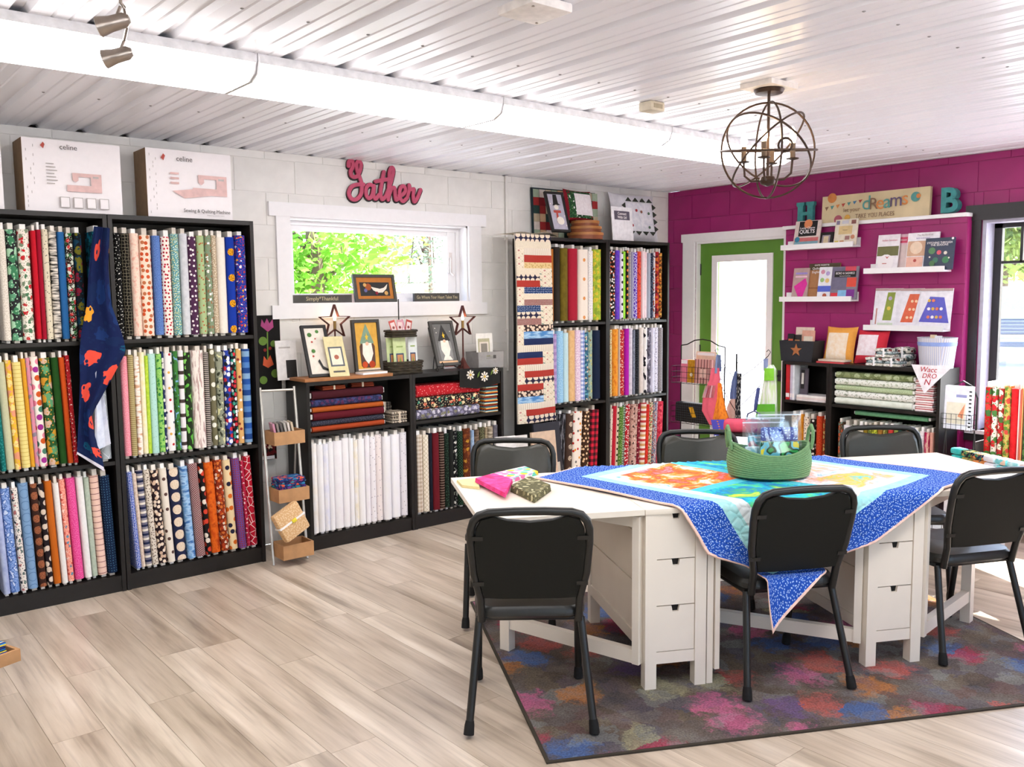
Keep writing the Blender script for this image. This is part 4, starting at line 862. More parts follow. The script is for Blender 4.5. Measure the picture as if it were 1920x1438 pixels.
def qpt(a, b_, lift):
    s_, v_ = QF[0]+(QE1[0]*a+QE2[0]*b_), QF[1]+(QE1[1]*a+QE2[1]*b_)
    w_ = .0035*math.sin(9*a+2)*math.sin(8*b_)+.003*math.exp(-(v_/.05)**2)+.003*math.exp(-((v_-.8)/.05)**2)+(.008*math.sin(s_*17) if -.16 < v_ < -.03 else 0)
    return drape(s_, v_, lift+max(0, .003+w_))
nq = 62; g = G(); vs_, fs_, uv = [], [], []
for lay in (0, 1):
    for j in range(nq+1):
        for i in range(nq+1): vs_.append(qpt(QL*i/nq, QL*j/nq, .007 if lay == 0 else .0))
def qi(l, i, j): return l*(nq+1)**2+j*(nq+1)+i
def quv(i, j): return (QL*i/nq, QL*j/nq)
def qv(i, j): return QF[1]+QE1[1]*QL*i/nq+QE2[1]*QL*j/nq
for j in range(nq):
    for i in range(nq):
        if qv(i, j) > .89: continue
        fs_.append((qi(0, i, j), qi(0, i+1, j), qi(0, i+1, j+1), qi(0, i, j+1))); uv.append([quv(i, j), quv(i+1, j), quv(i+1, j+1), quv(i, j+1)])
        fs_.append((qi(1, i, j), qi(1, i, j+1), qi(1, i+1, j+1), qi(1, i+1, j))); uv.append([quv(i, j), quv(i, j+1), quv(i+1, j+1), quv(i+1, j)])
for k in range(nq):
    for (a, b_) in (((k, 0), (k+1, 0)), ((nq, k), (nq, k+1)), ((k+1, nq), (k, nq)), ((0, k+1), (0, k))):
        if max(qv(*a), qv(*b_)) > .89: continue
        fs_.append((qi(1, *a), qi(1, *b_), qi(0, *b_), qi(0, *a))); uv.append([quv(*a), quv(*b_), quv(*b_), quv(*a)])
g.add(vs_, fs_, uv, True)
tag(part('quilt', g, quiltmat()), 'blue bordered patchwork quilt spread corner-wise over the white tables', 'quilt')
# ---- rope basket with bagged kits
bc = at_z(1441, 893, TH+.012); bc.z = TH+.021
bk_ = thing('rope_basket', 'green coiled rope basket with looped handles on the quilt', 'basket', bc, R_(-40)); ROPE = flat('#6f9466', 0.85, var=.08, nscale=120)
ra, rb_ = .172, .125
def rim(a): return .105+.045*abs(math.cos(a))**2.2
for k in range(13):
    def coil(a, k=k):
        z_ = .008+(rim(a)-.012)*k/12; q = 1+.06*math.sin(math.pi*min(1, z_/.13)); return (ra*q*math.cos(a), rb_*q*math.sin(a), z_)
    part('rope_coil', G().tube([coil(2*math.pi*i/36) for i in range(36)], .0068, 6, True), ROPE, bk_)
part('base', G().prismz([(ra*.98*math.cos(2*math.pi*i/28), rb_*.98*math.sin(2*math.pi*i/28)) for i in range(28)], .001, .010), ROPE, bk_)
for s_ in (-1, 1): part('handle', G().tube([(s_*.176, -.035, .12), (s_*.183, -.035, .16), (s_*.186, -.028, .20), (s_*.187, 0, .222), (s_*.186, .028, .20), (s_*.183, .035, .16), (s_*.176, .035, .12)], .008, 7), ROPE, bk_)
BAG = clear('#f6fafd', .88, .12)
rb2 = random.Random(3)
def zipbag(label, lx, ly, rz, w, h, m, t=.026, fh=.55, z=.03, second=None):
    p = bk_.matrix_basis @ Vector((lx, ly, z))
    o = thing('zip_bag', label, 'bag', p, R_(-40)+rz, 'bagged fabric kits in the rope basket', tilt=R_(-4))
    part('folded_fabric', rbox(w*.86, t*.8, h*fh, .008), m, o)
    if second: part('folded_fabric', moved(rbox(w*.82, t*.7, h*.26, .01), 0, 0, h*fh+.002), second, o)
    def side(sg):
        return lambda u, v: ((u-.5)*w*(1-.04*v), sg*(t*.56*(1-v**3)*(1-(2*u-1)**6)+.001)+.003*math.sin(9*u+5*v), .001+v*h)
    part('bag_film', G().grid(side(-1), 10, 10).grid(side(1), 10, 10), BAG, o)
    part('zip_strip', G().box(-w*.48, w*.48, -.002, .002, h-.016, h-.011), flat('#e6eef6', .3), o)
zipbag('clear zip bag with blue speckled and green landscape fabrics', .03, -.058, 0, .20, .235, f('camo', '#3fae5a', '#1f4a34', '#6fc4d8', '#e0d23c', s=.05), fh=.44, z=.055, second=f('dots', '#1d3f9f', '#b7d2f0', s=.013, t=.23))
zipbag('clear zip bag with pale aqua fabric', -.03, -.016, 0, .19, .22, f('batik', '#7fc4d8', '#e9f2f4', s=.03), fh=.45)
zipbag('clear zip bag with pink and aqua fabric', -.01, .026, 0, .18, .235, f('camo', '#e07a9a', '#6fc4d0', '#f0e8e6', s=.04), fh=.6)
zipbag('clear zip bag with turquoise fabric behind the others', .015, .064, 0, .16, .228, f('batik', '#2fa0b8', '#bfe0e6', s=.03), fh=.6)
# ---- folded cloths on the leaf
def cloth(label, corners, z, t, m, fold=3):
    P_ = [at_z(a, b_, z) for a, b_ in corners]; c_ = sum(P_, Vector())/4
    o = thing('folded_fabric', label, 'fabric', (c_.x, c_.y, z), 0, 'folded fabrics on the table')
    for k in range(fold):
        rn = random.Random(k*7+fold); z0_, z1_ = t*k/fold, t*(k+1)/fold-.0006; e = .985-.012*k+rn.uniform(-.006, .006); Q = [(p-c_)*e for p in P_]; g = G(); n = 24
        ring_ = [Q[j//6].lerp(Q[(j//6+1) % 4], (j % 6)/6) for j in range(n)]; zm = (z0_+z1_)/2
        rows_ = [[(p.x*.992, p.y*.992, z0_) for p in ring_], [(p.x, p.y, zm) for p in ring_], [(p.x*.988, p.y*.988, z1_) for p in ring_], [(p.x*.5, p.y*.5, z1_+.0012) for p in ring_]]
        g.add([p for r in rows_ for p in r], [(i_*n+j, i_*n+(j+1) % n, (i_+1)*n+(j+1) % n, (i_+1)*n+j) for i_ in range(3) for j in range(n)]+[tuple(range(n-1, -1, -1)), tuple(3*n+j for j in range(n))], smooth=True)
        part('layer', g, m, o)
    return o
z0_ = TH+.0008
cloth('cream folded fabric overhanging the leaf corner', [(856, 904), (866, 914), (900, 918), (893, 900)], z0_, .012, f('plain', '#ead9a0'), 2)
cloth('hot pink folded fabric on the white leaf', [(890, 904), (948, 934), (962, 906), (926, 894)], z0_+.0135, .020, f('batik', '#e0306a', '#ee5aa8', s=.05), 3)
cloth('pastel confetti print folded fabric behind the camouflage one', [(918, 895), (958, 905), (1010, 890), (984, 880)], z0_, .018, f('dots', '#d9e4de', '#eec23a', '#e87aa8', '#5fc0a8', '#b8a8d0', s=.04, t=.46), 2)
cloth('olive camouflage folded fabric in front of the confetti print', [(956, 922), (1002, 944), (1034, 921), (992, 903)], z0_, .030, f('camo', '#8a8460', '#5f5c42', '#c9c39a', s=.03), 4)
# ================================================================== lights
LENS = glow('#fbf8f8', TUBE); FIXW = flat('#f2f1f2', .4)
def fixture(xa, xb, yc, label):
    o = thing('fluorescent_light', label, 'ceiling light', (xa, yc, CZ), 0, 'fluorescent ceiling fixtures'); L = xb-xa
    P_ = [(.19, -.03), (.172, -.07), (.12, -.092), (-.12, -.092), (-.172, -.07), (-.19, -.03)]; n = len(P_)
    part('lens', G().add([(.006, a, z_) for a, z_ in P_]+[(L-.006, a, z_) for a, z_ in P_], [(k, k+1, n+k+1, n+k) for k in range(n-1)], smooth=True), LENS, o)
    P2 = [(.191, 0)]+P_+[(-.191, 0)]; n = len(P2)
    for e in (0.0005, L-.0065): part('end_cap', G().add([(e, a*1.01, z_*1.01) for a, z_ in P2]+[(e+.006, a*1.01, z_*1.01) for a, z_ in P2], [tuple(range(n-1, -1, -1)), tuple(range(n, 2*n))]+[(k, (k+1) % n, n+(k+1) % n, n+k) for k in range(n)]), FIXW, o)
    part('housing', G().box(.007, L-.007, -.191, .191, -.006, 0).box(.007, L-.007, -.193, -.1902, -.034, -.006).box(.007, L-.007, .1902, .193, -.034, -.006), FIXW, o)
for k in range(5):
    fixture(-.925+k*1.19, .262+k*1.19, 3.41, ('fifth', 'fourth', 'third', 'second', 'first')[k]+' fluorescent light counted from the magenta wall, row beside the white wall')
    fixture(-.925+k*1.19, .262+k*1.19, .91, ('fifth', 'fourth', 'third', 'second', 'first')[k]+' fluorescent light counted from the magenta wall, row away from the white wall')
IRON = flat('#4b3a30', .42, .5, metal=.7); BULB = glow('#ffd9a8', 26.0); BRASS = flat('#9a7a45', .4, metal=.5)
cp = at_z(1442, 168, 2.462)
ch = thing('orb_chandelier', 'iron orb cage chandelier with lit candle bulbs', 'chandelier', (cp.x, cp.y, CZ))
part('mounting_block', G().box(-.10, .10, -.08, .08, -.022, 0), flat('#e6dfd8', .5), ch)
part('canopy', G().lathe([(.062, -.022), (.066, -.026), (.058, -.04), (.03, -.046)], 24), IRON, ch)
zc, ro = -.285, .206
part('rod', G().tube([(0, 0, -.04), (0, 0, -.43)], .0065), IRON, ch)
def hoop(ax, ang, r=ro):
    mt = Matrix.Rotation(ang, 3, ax); return [mt @ Vector((r*math.cos(t_), 0, r*math.sin(t_)))+Vector((0, 0, zc)) for t_ in [2*math.pi*k/40 for k in range(40)]]
bas = Matrix.Rotation(R_(-40), 3, 'Z')
for mt in (bas, bas @ Matrix.Rotation(R_(90), 3, 'Z'), bas @ Matrix.Rotation(R_(90), 3, 'X') @ Matrix.Rotation(R_(8), 3, 'X'), bas @ Matrix.Rotation(R_(60), 3, 'Z') @ Matrix.Rotation(R_(45), 3, 'X'), bas @ Matrix.Rotation(R_(120), 3, 'Z') @ Matrix.Rotation(R_(-45), 3, 'X')):
    part('hoop', G().tube([mt @ Vector((ro*math.cos(t_), 0, ro*math.sin(t_)))+Vector((0, 0, zc)) for t_ in [2*math.pi*k/44 for k in range(44)]], .0045, 6, True), IRON, ch)
dv = Vector((-cp.x, -cp.y, -.6)).normalized()
mt = dv.to_track_quat('Y', 'Z').to_matrix(); off = dv*ro+Vector((.05, -.05, zc+.02))
part('small_ring', G().tube([mt @ Vector((.028*math.cos(t_), 0, .028*math.sin(t_)))+off for t_ in [2*math.pi*k/20 for k in range(20)]], .005, 6, True), IRON, ch)
part('hub', G().lathe([(.008, -.44), (.03, -.43), (.036, -.415), (.03, -.40), (.008, -.395)], 16), IRON, ch)
for k in range(4):
    a = R_(90*k+25); cx_, cy_ = math.cos(a), math.sin(a)
    ar = part('arm', G().tube([(cx_*.03, cy_*.03, -.415), (cx_*.07, cy_*.07, -.415), (cx_*.10, cy_*.10, -.39), (cx_*.105, cy_*.105, -.33)], .005, 7), IRON, ch)
    part('drip_pan', G().lathe([(.004, -.335), (.026, -.33), (.028, -.326)], 14, (cx_*.105, cy_*.105, 0)), IRON, ar)
    part('candle', G().lathe([(.0115, -.326), (.0115, -.262)], 12, (cx_*.105, cy_*.105, 0)), flat('#7a6550', .6), ar)
    part('bulb', G().lathe([(.008, -.262), (.014, -.245), (.0145, -.23), (.010, -.208), (.003, -.192)], 12, (cx_*.105, cy_*.105, 0)), BULB, ar)
STEEL = flat('#a89e94', .3, metal=.9)
h1, h2 = at_z(214, 43, 2.375), at_z(222, 104, 2.345)
sp = at_z(226, 2, 2.44)
tr_ = thing('spot_rail', 'brushed steel ceiling rail with two swivel spot heads', 'spotlight', (sp.x, sp.y, CZ)); SO = Vector((sp.x, sp.y, CZ))
part('stem', G().tube([(0, 0, 0), (0, 0, -.05), h1-SO+Vector((.03, 0, .05)), (h1+h2)/2-SO+Vector((.035, 0, .05)), h2-SO+Vector((.02, 0, .05))], .005), STEEL, tr_)
part('ceiling_plate', G().lathe([(.03, 0), (.03, -.012), (.012, -.02)], 16), STEEL, tr_)
def spot(c_, d_):
    d_ = Vector(d_).normalized(); c_ = Vector(c_)
    s1 = part('spot_head', G().tube([c_-d_*.045, c_-d_*.03, c_+d_*.01, c_+d_*.045], [.012, .022, .023, .030], 14), STEEL, tr_)
    part('lamp_face', G().tube([c_+d_*.0452, c_+d_*.047], [.027, .027], 14), flat('#f4f0ea', .3), s1)
    part('swivel', G().tube([c_, c_+Vector((.02, 0, .05))], .005), STEEL, s1)
spot(h1-SO, (-.62, .40, -.22)); spot(h2-SO, (-.62, .40, -.22))
dt = at_z(1222, 200, 2.465)
o = thing('smoke_alarm', 'small cream smoke alarm box on the ribbed ceiling', 'alarm', (dt.x, dt.y, CZ-.045), R_(0)); part('body', rbox(.10, .08, .045, .01), flat('#cfc4ae', .5), o)
part('grille', G().box(-.03, .03, -.042, -.039, .012, .032), flat('#a89c84', .6), o)
dt = at_z(1003, 18, 2.47)
o = thing('ceiling_box', 'white square electrical cover plate on the ribbed ceiling', 'cover plate', (dt.x, dt.y, CZ-.03)); part('body', rbox(.17, .17, .03, .008), flat('#efe9e4', .45), o)
for s_ in (-.06, .06): part('screw', G().lathe([(.005, -.002), (.004, 0)], 8, (s_, s_, 0)), STEEL, o)
o = thing('wall_conduit', 'thin white conduit pipe running down the white block wall', 'pipe', (at_y(947, 330, W).x, W-.013, 0))
part('pipe', G().tube([(0, 0, 1.0), (0, 0, CZ-.002)], .0115, 10), WHITEP, o)
for zz in (1.3, 2.0): part('clip', G().box(-.02, .02, -.008, .013, zz, zz+.02), WHITEP, o)
# ================================================================== tops of the tall bookcases
CARD = flat('#efe9ea', .3, .5, var=.01); PINK = flat('#dfb9b4', .4); INK = flat('#54504e', .6); GOLD = flat('#d8a65c', .5); LG = flat('#b9b2ae', .6)
RED_ = flat('#b5483c', .5); BK = flat('#1b1918', .5)
def mach(x_, y_, k=1.0):
    return [('p', 'machine_print', [(x_, y_), (x_+.36*k, y_), (x_+.36*k, y_+.26*k), (x_+.06*k, y_+.26*k), (x_+.06*k, y_+.16*k), (x_+.09*k, y_+.13*k), (x_+.12*k, y_+.16*k), (x_+.12*k, y_+.21*k), (x_+.25*k, y_+.21*k), (x_+.25*k, y_+.09*k), (x_, y_+.09*k)], PINK), ('r', 'screen_print', x_+.27*k, y_+.2*k, x_+.33*k, y_+.225*k, LG)]
lines = [('r', 'text_line', .22, .66-.045*k, .30+.015*(k % 3), .665-.045*k+.008, LG) for k in range(7)]
def tick(n, seed):
    rn = random.Random(seed); return [('r', 'dash_print', u, v, u+.006, v+.035, LG) for u, v in [(rn.choice((.03, .07, .1)), .06+.88*k/n) for k in range(n)]]
for (xa, xb, h_, lab, pr, tx) in ((.44, .905, .36, 'white machine box standing at the wall end beyond the first two', tick(12, 1), []),
    (.997, 1.462, .365, 'white sewing machine box with four small stitch pictures', tick(14, 2)+lines+mach(.42, .30)+[('r', 'stitch_picture', .34+.135*k, .07, .44+.135*k, .22, LG) for k in range(4)]+[('r', 'stitch_picture', .348+.135*k, .08, .432+.135*k, .21, CARD) for k in range(4)]+[('p', 'logo', [(.17, .90), (.20, .95), (.215, .92), (.20, .86)], RED_)], [('celine', .45, .90, .026, INK, .24)]),
    (1.594, 2.066, .372, 'white sewing machine box lettered Sewing and Quilting Machine', tick(16, 3)+mach(.52, .36, 1.15)+[('p', 'table_print', [(.28, .40), (.62, .46), (.74, .36), (.42, .30)], PINK)]+[('r', 'swatch', .26, .50+.07*k, .36, .53+.07*k, PINK) for k in range(3)]+[('p', 'logo', [(.16, .87), (.19, .93), (.21, .90), (.19, .83)], RED_)], [('celine', .43, .87, .028, INK, .24), ('Sewing & Quilting Machine', .68, .12, .020, INK, .56), ('designed by hands for makers', .78, .065, .006, LG, .4)])):
    o = board('machine_box', lab, 'box', ((xa+xb)/2, 5.09, 2.0205), xb-xa, h_, .20, 0, 0, CARD, pr, tx, group='boxed sewing machines on the bookcases', body='carton')
    part('brown_side', G().box(-(xb-xa)/2-.0012, -(xb-xa)/2-.0002, -.099, .099, .001, h_-.001), flat('#8a6f52', .7), o)
# ---- scarf
rows = [(176, 424, 206, 428), (166, 500, 203, 500), (163, 570, 209, 572), (152, 625, 232, 635), (149, 660, 236, 660), (150, 715, 205, 718), (148, 770, 172, 778), (146, 815, 178, 818), (145, 838, 192, 858), (144, 851, 196, 884)]
def scarf(u, v, dy=0.0):
    k = v*(len(rows)-1); i0 = min(int(k), len(rows)-2); t_ = k-i0
    q = [a+(b_-a)*t_ for a, b_ in zip(rows[i0], rows[i0+1])]
    yy = F-.035-.018*math.sin(u*9+v*2)-.01*v+dy
    return at_y(q[0]+(q[2]-q[0])*u, q[1]+(q[3]-q[1])*u, yy)
o = thing('printed_scarf', 'navy scarf printed with coral sea creatures hanging down the bookcase', 'scarf', (0, 0, 0))
part('cloth', G().grid(scarf, 14, 40, uvs=(.22, 1.27)), f('floral', '#0f1d4a', '#e8513f', '#0f4f6e', '#163063', '#efa02f', '#12254f', s=.11, t=.2), o)
def flap(u, v):
    a = (178+(200-178)*v*0+(30)*u*(.3+.7*v), 700+140*v+(-14)*u+(6*v)); return at_y(a[0], a[1], F-.022-.008*math.sin(u*8))
part('reverse_flap', G().grid(flap, 6, 10, uvs=(.1, .45)), f('batik', '#c3cbe0', '#dfe4f0', s=.06), o)
def hem(u, v): p = scarf(u, .965+.035*v, -.003); return p
part('hem', G().grid(hem, 14, 2), flat('#d9d4de', .9), o)
# ---- script word on the white wall
def smooth(P_, n=5):
    out = []
    for i_ in range(len(P_)-1):
        p0, p1, p2, p3 = P_[max(i_-1, 0)], P_[i_], P_[i_+1], P_[min(i_+2, len(P_)-1)]
        for k in range(n):
            t_ = k/n; out.append(tuple(.5*((2*p1[d])+(-p0[d]+p2[d])*t_+(2*p0[d]-5*p1[d]+4*p2[d]-p3[d])*t_*t_+(-p0[d]+3*p1[d]-3*p2[d]+p3[d])*t_**3) for d in (0, 1)))
    return out+[P_[-1]]
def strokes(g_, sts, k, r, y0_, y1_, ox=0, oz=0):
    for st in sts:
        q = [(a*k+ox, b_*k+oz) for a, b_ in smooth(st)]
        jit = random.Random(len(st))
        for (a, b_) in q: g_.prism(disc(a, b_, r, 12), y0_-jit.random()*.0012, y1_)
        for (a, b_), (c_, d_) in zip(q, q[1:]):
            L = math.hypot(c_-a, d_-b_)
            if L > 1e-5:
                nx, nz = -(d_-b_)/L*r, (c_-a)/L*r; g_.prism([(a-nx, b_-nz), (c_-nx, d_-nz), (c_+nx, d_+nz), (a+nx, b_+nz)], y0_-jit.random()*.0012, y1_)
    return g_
WORD = [[(.30, 2.35), (.35, 2.7), (.62, 2.75), (.66, 2.35), (.45, 1.95), (.55, 1.6), (.95, 1.6), (1.25, 2.05), (1.38, 2.55), (1.2, 2.78), (.98, 2.6), (1.0, 2.1), (1.2, 1.6), (1.38, 1.0), (1.3, .3), (.9, -.12), (.45, -.1), (.25, .3), (.5, .8), (1.0, 1.0), (1.55, 1.05)],
        [(2.45, .95), (2.1, 1.08), (1.78, .8), (1.75, .3), (2.0, .02), (2.3, .3), (2.48, 1.0), (2.42, .3), (2.6, .02), (2.9, .35)],
        [(3.42, 2.15), (3.2, 1.3), (3.05, .5), (3.2, .02), (3.55, .3)], [(2.65, 1.35), (3.2, 1.5), (3.75, 1.6)],
        [(3.55, .3), (4.0, 1.3), (4.3, 2.3), (4.15, 2.55), (3.95, 2.2), (3.85, 1.2), (3.75, 0.02)], [(3.78, .2), (4.05, .85), (4.35, .98), (4.4, .5), (4.5, .05), (4.85, .35)],
        [(4.75, .4), (5.1, .5), (5.38, .82), (5.28, 1.15), (5.0, 1.12), (4.82, .7), (4.88, .2), (5.15, -.02), (5.55, .3)], [(5.55, .3), (5.72, .9), (5.75, 1.3), (5.8, 1.05), (5.98, .98), (6.2, 1.02)], [(6.2, 1.02), (6.12, .5), (6.22, .02), (6.5, .3), (6.85, 1.0)]]
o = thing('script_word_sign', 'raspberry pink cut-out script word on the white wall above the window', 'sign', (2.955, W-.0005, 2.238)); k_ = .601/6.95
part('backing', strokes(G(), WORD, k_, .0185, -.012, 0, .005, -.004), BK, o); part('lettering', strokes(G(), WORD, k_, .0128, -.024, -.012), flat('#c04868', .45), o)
# ---- window sill
GR = flat('#4a4844', .6); TANL = flat('#cdbf9c', .6)
board('word_block', 'long dark sill block lettered Simply Thankful', 'sign', (2.769, W+.012, 1.5425), .44, .052, .022, m=GR, texts=[('Simply*Thankful', .5, .5, .026, TANL, .92)], body='block')
board('word_block', 'long dark sill block lettered Go Where Your Heart Takes You', 'sign', (3.69, W+.012, 1.5425), .395, .058, .022, m=GR, texts=[('Go Where Your Heart Takes You', .5, .5, .024, TANL, .9)], body='block')
RST = flat('#c27a34', .8); CRM = flat('#efe6d8', .8)
board('framed_picture', 'grey framed moon and harvest picture on the window sill', 'picture', (3.177, W+.0, 1.5425), .325, .19, .012, 0, R_(-12), RST, [('r', 'panel', .14, .22, .86, .72, BK), ('p', 'moon', [(.40, .56), (.46, .42), (.56, .34), (.68, .34), (.78, .48), (.82, .66), (.72, .52), (.62, .48), (.50, .52)], CRM), ('c', 'pumpkin', .34, .55, .075, flat('#a8552a', .8)), ('c', 'flower', .27, .42, .04, flat('#6a6aa0', .8)), ('c', 'leaf', .26, .62, .04, GOLD), ('c', 'berry', .53, .32, .035, flat('#8a2030', .8)), ('c', 'leaf', .76, .32, .045, GOLD)], frame=(.02, GR, .008), body='panel')
# ---- tops of the low bookcases
Z1 = 1.0605
o = thing('wooden_board', 'long oak board lying on the low bookcase top', 'board', (2.765, 5.025, Z1)); part('plank', rbox(.63, .21, .02, .003), flat('#a86f42', .5, var=.12, nscale=12), o)
Z2 = Z1+.0205
def starlamp(x_, lab):
    o = thing('star_lamp', lab, 'lamp', (x_, 5.17 if x_ < 3.1 else 5.08, Z1+(.0205 if x_ < 3.1 else 0)), 0, 'rusty star lamps'); RU = flat('#5a2a22', .6, metal=.3)
    part('base', G().lathe([(.052, 0), (.05, .006), (.028, .035), (.010, .075), (.006, .08)], 6), RU, o); part('stem', G().tube([(0, 0, .075), (0, 0, .30)], .0055), RU, o)
    zz = .335; pts = [((.115 if k % 2 == 0 else .046)*math.sin(math.pi*k/5), zz+(.115 if k % 2 == 0 else .046)*math.cos(math.pi*k/5)) for k in range(10)]
    g_ = G()
    for k in range(10):
        a, b_ = pts[k], pts[(k+1) % 10]; n_ = Vector((b_[1]-a[1], -(b_[0]-a[0]))).normalized()*.0022
        g_.prism([(a[0]-n_.x, a[1]-n_.y), (a[0]+n_.x, a[1]+n_.y), (b_[0]+n_.x, b_[1]+n_.y), (b_[0]-n_.x, b_[1]-n_.y)], -.012, .012)
    part('star_frame', g_, RU, o)
    part('candle_sleeve', G().lathe([(.010, .29), (.010, .345)], 10), BRASS, o); part('bulb', G().lathe([(.006, .345), (.009, .358), (.007, .376), (.002, .39)], 10), glow('#ffd2a0', 30.0), o)
starlamp(2.80, 'lit star lamp standing on the oak board'); starlamp(3.772, 'lit star lamp standing beside the grey plastic basket')
board('framed_picture', 'black framed holly sampler leaning back at the end of the oak board', 'picture', (2.60, 4.985, Z2), .165, .345, .012, R_(-6), R_(-24), flat('#e6ddd0', .8), [('c', 'holly_leaf', .3, .82, .09, flat('#4c7a3c', .8)), ('c', 'holly_leaf', .62, .88, .07, flat('#4c7a3c', .8)), ('c', 'berry', .35, .68, .04, RED_), ('c', 'berry', .5, .74, .03, RED_), ('c', 'holly_leaf', .34, .5, .08, flat('#4c7a3c', .8)), ('c', 'berry', .3, .4, .04, RED_), ('p', 'ink_scroll', [(.45, .30), (.52, .34), (.62, .2), (.8, .14), (.78, .1), (.58, .14)], BK)], frame=(.017, BK, .008), body='panel')
board('pattern_packet', 'cream pattern packet leaning on the holly sampler', 'packet', (2.70, 4.935, Z2), .13, .27, .006, R_(-6), R_(-24), flat('#ddcf9c', .5), [('r', 'picture', .14, .25, .86, .74, flat('#5a5f66', .6)), ('r', 'picture', .22, .29, .78, .70, flat('#e9dfc8', .6)), ('c', 'motif', .5, .48, .12, flat('#a8604a', .6)), ('r', 'title', .2, .1, .8, .14, INK)])
board('plastic_packet', 'clear sleeved white pattern packet against the white wall', 'packet', (2.46, 5.17, Z1), .14, .25, .008, 0, R_(-6), flat('#ece8e6', .25), [('r', 'picture', .45, .05, .95, .5, BK), ('r', 'title', .15, .8, .7, .84, LG)])
board('booklet', 'thin white booklet lying on the oak board', 'booklet', (2.84, 4.93, Z2), .19, .11, .012, R_(4), R_(90)-R_(180), CARD, body='cover') if False else None
o = thing('booklet', 'thin white booklet lying flat on the oak board', 'booklet', (2.945, 4.965, Z2), R_(4)); part('pages', rbox(.19, .09, .014, .002), CARD, o); part('cover', G().box(-.095, .095, -.045, .045, .0142, .0152), flat('#d9c9b8', .5), o)
def gnome(bg, hat, body, extra):
    return [('p', 'body', [(.24, .14), (.30, .10), (.70, .10), (.76, .14), (.78, .5), (.7, .58), (.3, .58), (.22, .5)], body), ('p', 'hat', [(.24, .56), (.5, .93), (.76, .56), (.5, .52)], hat), ('p', 'beard', [(.34, .56), (.66, .56), (.70, .36), (.60, .22), (.5, .17), (.40, .24), (.31, .36)], CRM), ('c', 'nose', .5, .55, .06, flat('#e6b89a', .8)), ('p', 'star', [(.44, .68), (.48, .70), (.5, .76), (.52, .70), (.57, .69), (.53, .66), (.54, .61), (.5, .64), (.46, .61), (.47, .66)], flat('#e9c23a', .7))]+extra
board('framed_picture', 'black framed gnome with pumpkins on golden felt beside the star lamp', 'picture', (2.965, 5.03, Z2), .21, .35, .012, R_(3), R_(-7), flat('#d9a648', .9), gnome(0, flat('#7f9a84', .9), flat('#5a4038', .9), [('c', 'pumpkin', .36, .16, .10, flat('#c2471c', .8)), ('c', 'pumpkin', .62, .16, .11, flat('#b03c16', .8)), ('r', 'mat_strip', .09, .03, .91, .085, flat('#dcc8b4', .8))]), frame=(.019, flat('#3b3732', .6), .008), body='panel')
board('framed_picture', 'grey framed night gnome leaning on a wire easel', 'picture', (3.575, 4.985, Z1+.035), .19, .325, .012, R_(-4), R_(-20), flat('#6d6c6a', .9), gnome(0, BK, flat('#8d8c8a', .9), [('c', 'star_dot', .2, .84, .02, CRM), ('c', 'star_dot', .22, .74, .02, CRM), ('c', 'star_dot', .8, .76, .02, CRM), ('r', 'mat_strip', .09, .05, .91, .10, flat('#dcb28a', .8)), ('p', 'snow', [(.3, .12), (.7, .12), (.62, .2), (.4, .22)], CRM)]), frame=(.019, GR, .008), body='panel')
o = thing('wire_easel', 'black scrolled wire easel holding the night gnome picture', 'easel', (3.575, 4.985, Z1)); WIRE = flat('#1d1a18', .4, metal=.4)
for s_ in (-1, 1):
    part('front_leg', G().tube([(s_*.075, .135, .30), (s_*.075, .035, .026), (s_*.075, -.035, .026), (s_*.075, -.045, .05), (s_*.075, -.03, .065), (s_*.075, -.022, .052)], .003, 6), WIRE, o)
    part('foot_scroll', G().tube([(s_*.075, .035, .026), (s_*.085, 0, .012), (s_*.10, -.01, .003), (s_*.115, -.01, .012), (s_*.11, -.01, .028)], .003, 6), WIRE, o)
part('rear_leg', G().tube([(0, .135, .30), (0, .19, .003)], .003, 6), WIRE, o); part('cross_bar', G().tube([(-.075, .06, .09), (.075, .06, .09)], .003, 6), WIRE, o)
WK = flat('#3f3628', .7, var=.25, nscale=40)
def wicker(o, w, d, h, z0_, n=5, pre='weave_band'):
    for k in range(n):
        pts = []
        for i_ in range(40):
            a = 2*math.pi*i_/40; cx_, cy_ = math.cos(a), math.sin(a); q = (abs(cx_)**3+abs(cy_)**3)**(-1/3); e = .0035*math.cos(i_*math.pi/2+k*math.pi)
            pts.append(((w/2+e)*cx_*q*(.92+.08*k/n), (d/2+e)*cy_*q*(.92+.08*k/n), z0_+h*(k+.5)/n))
        part(pre, G().tube(pts, h/n*.52, 6, True), WK, o)
    part('basket_floor', G().box(-w*.42, w*.42, -d*.42, d*.42, z0_, z0_+.004), WK, o)
o = thing('tiered_wicker_basket', 'two tier dark wicker basket on an iron pole', 'basket', (3.245, 5.075, Z1)); wicker(o, .30, .17, .085, 0); wicker(o, .22, .14, .05, .245, 3)
part('pole', G().tube([(0, .02, 0), (0, .02, .50)], .004, 7), WIRE, o)
GP = flat('#c3cf96', .4)
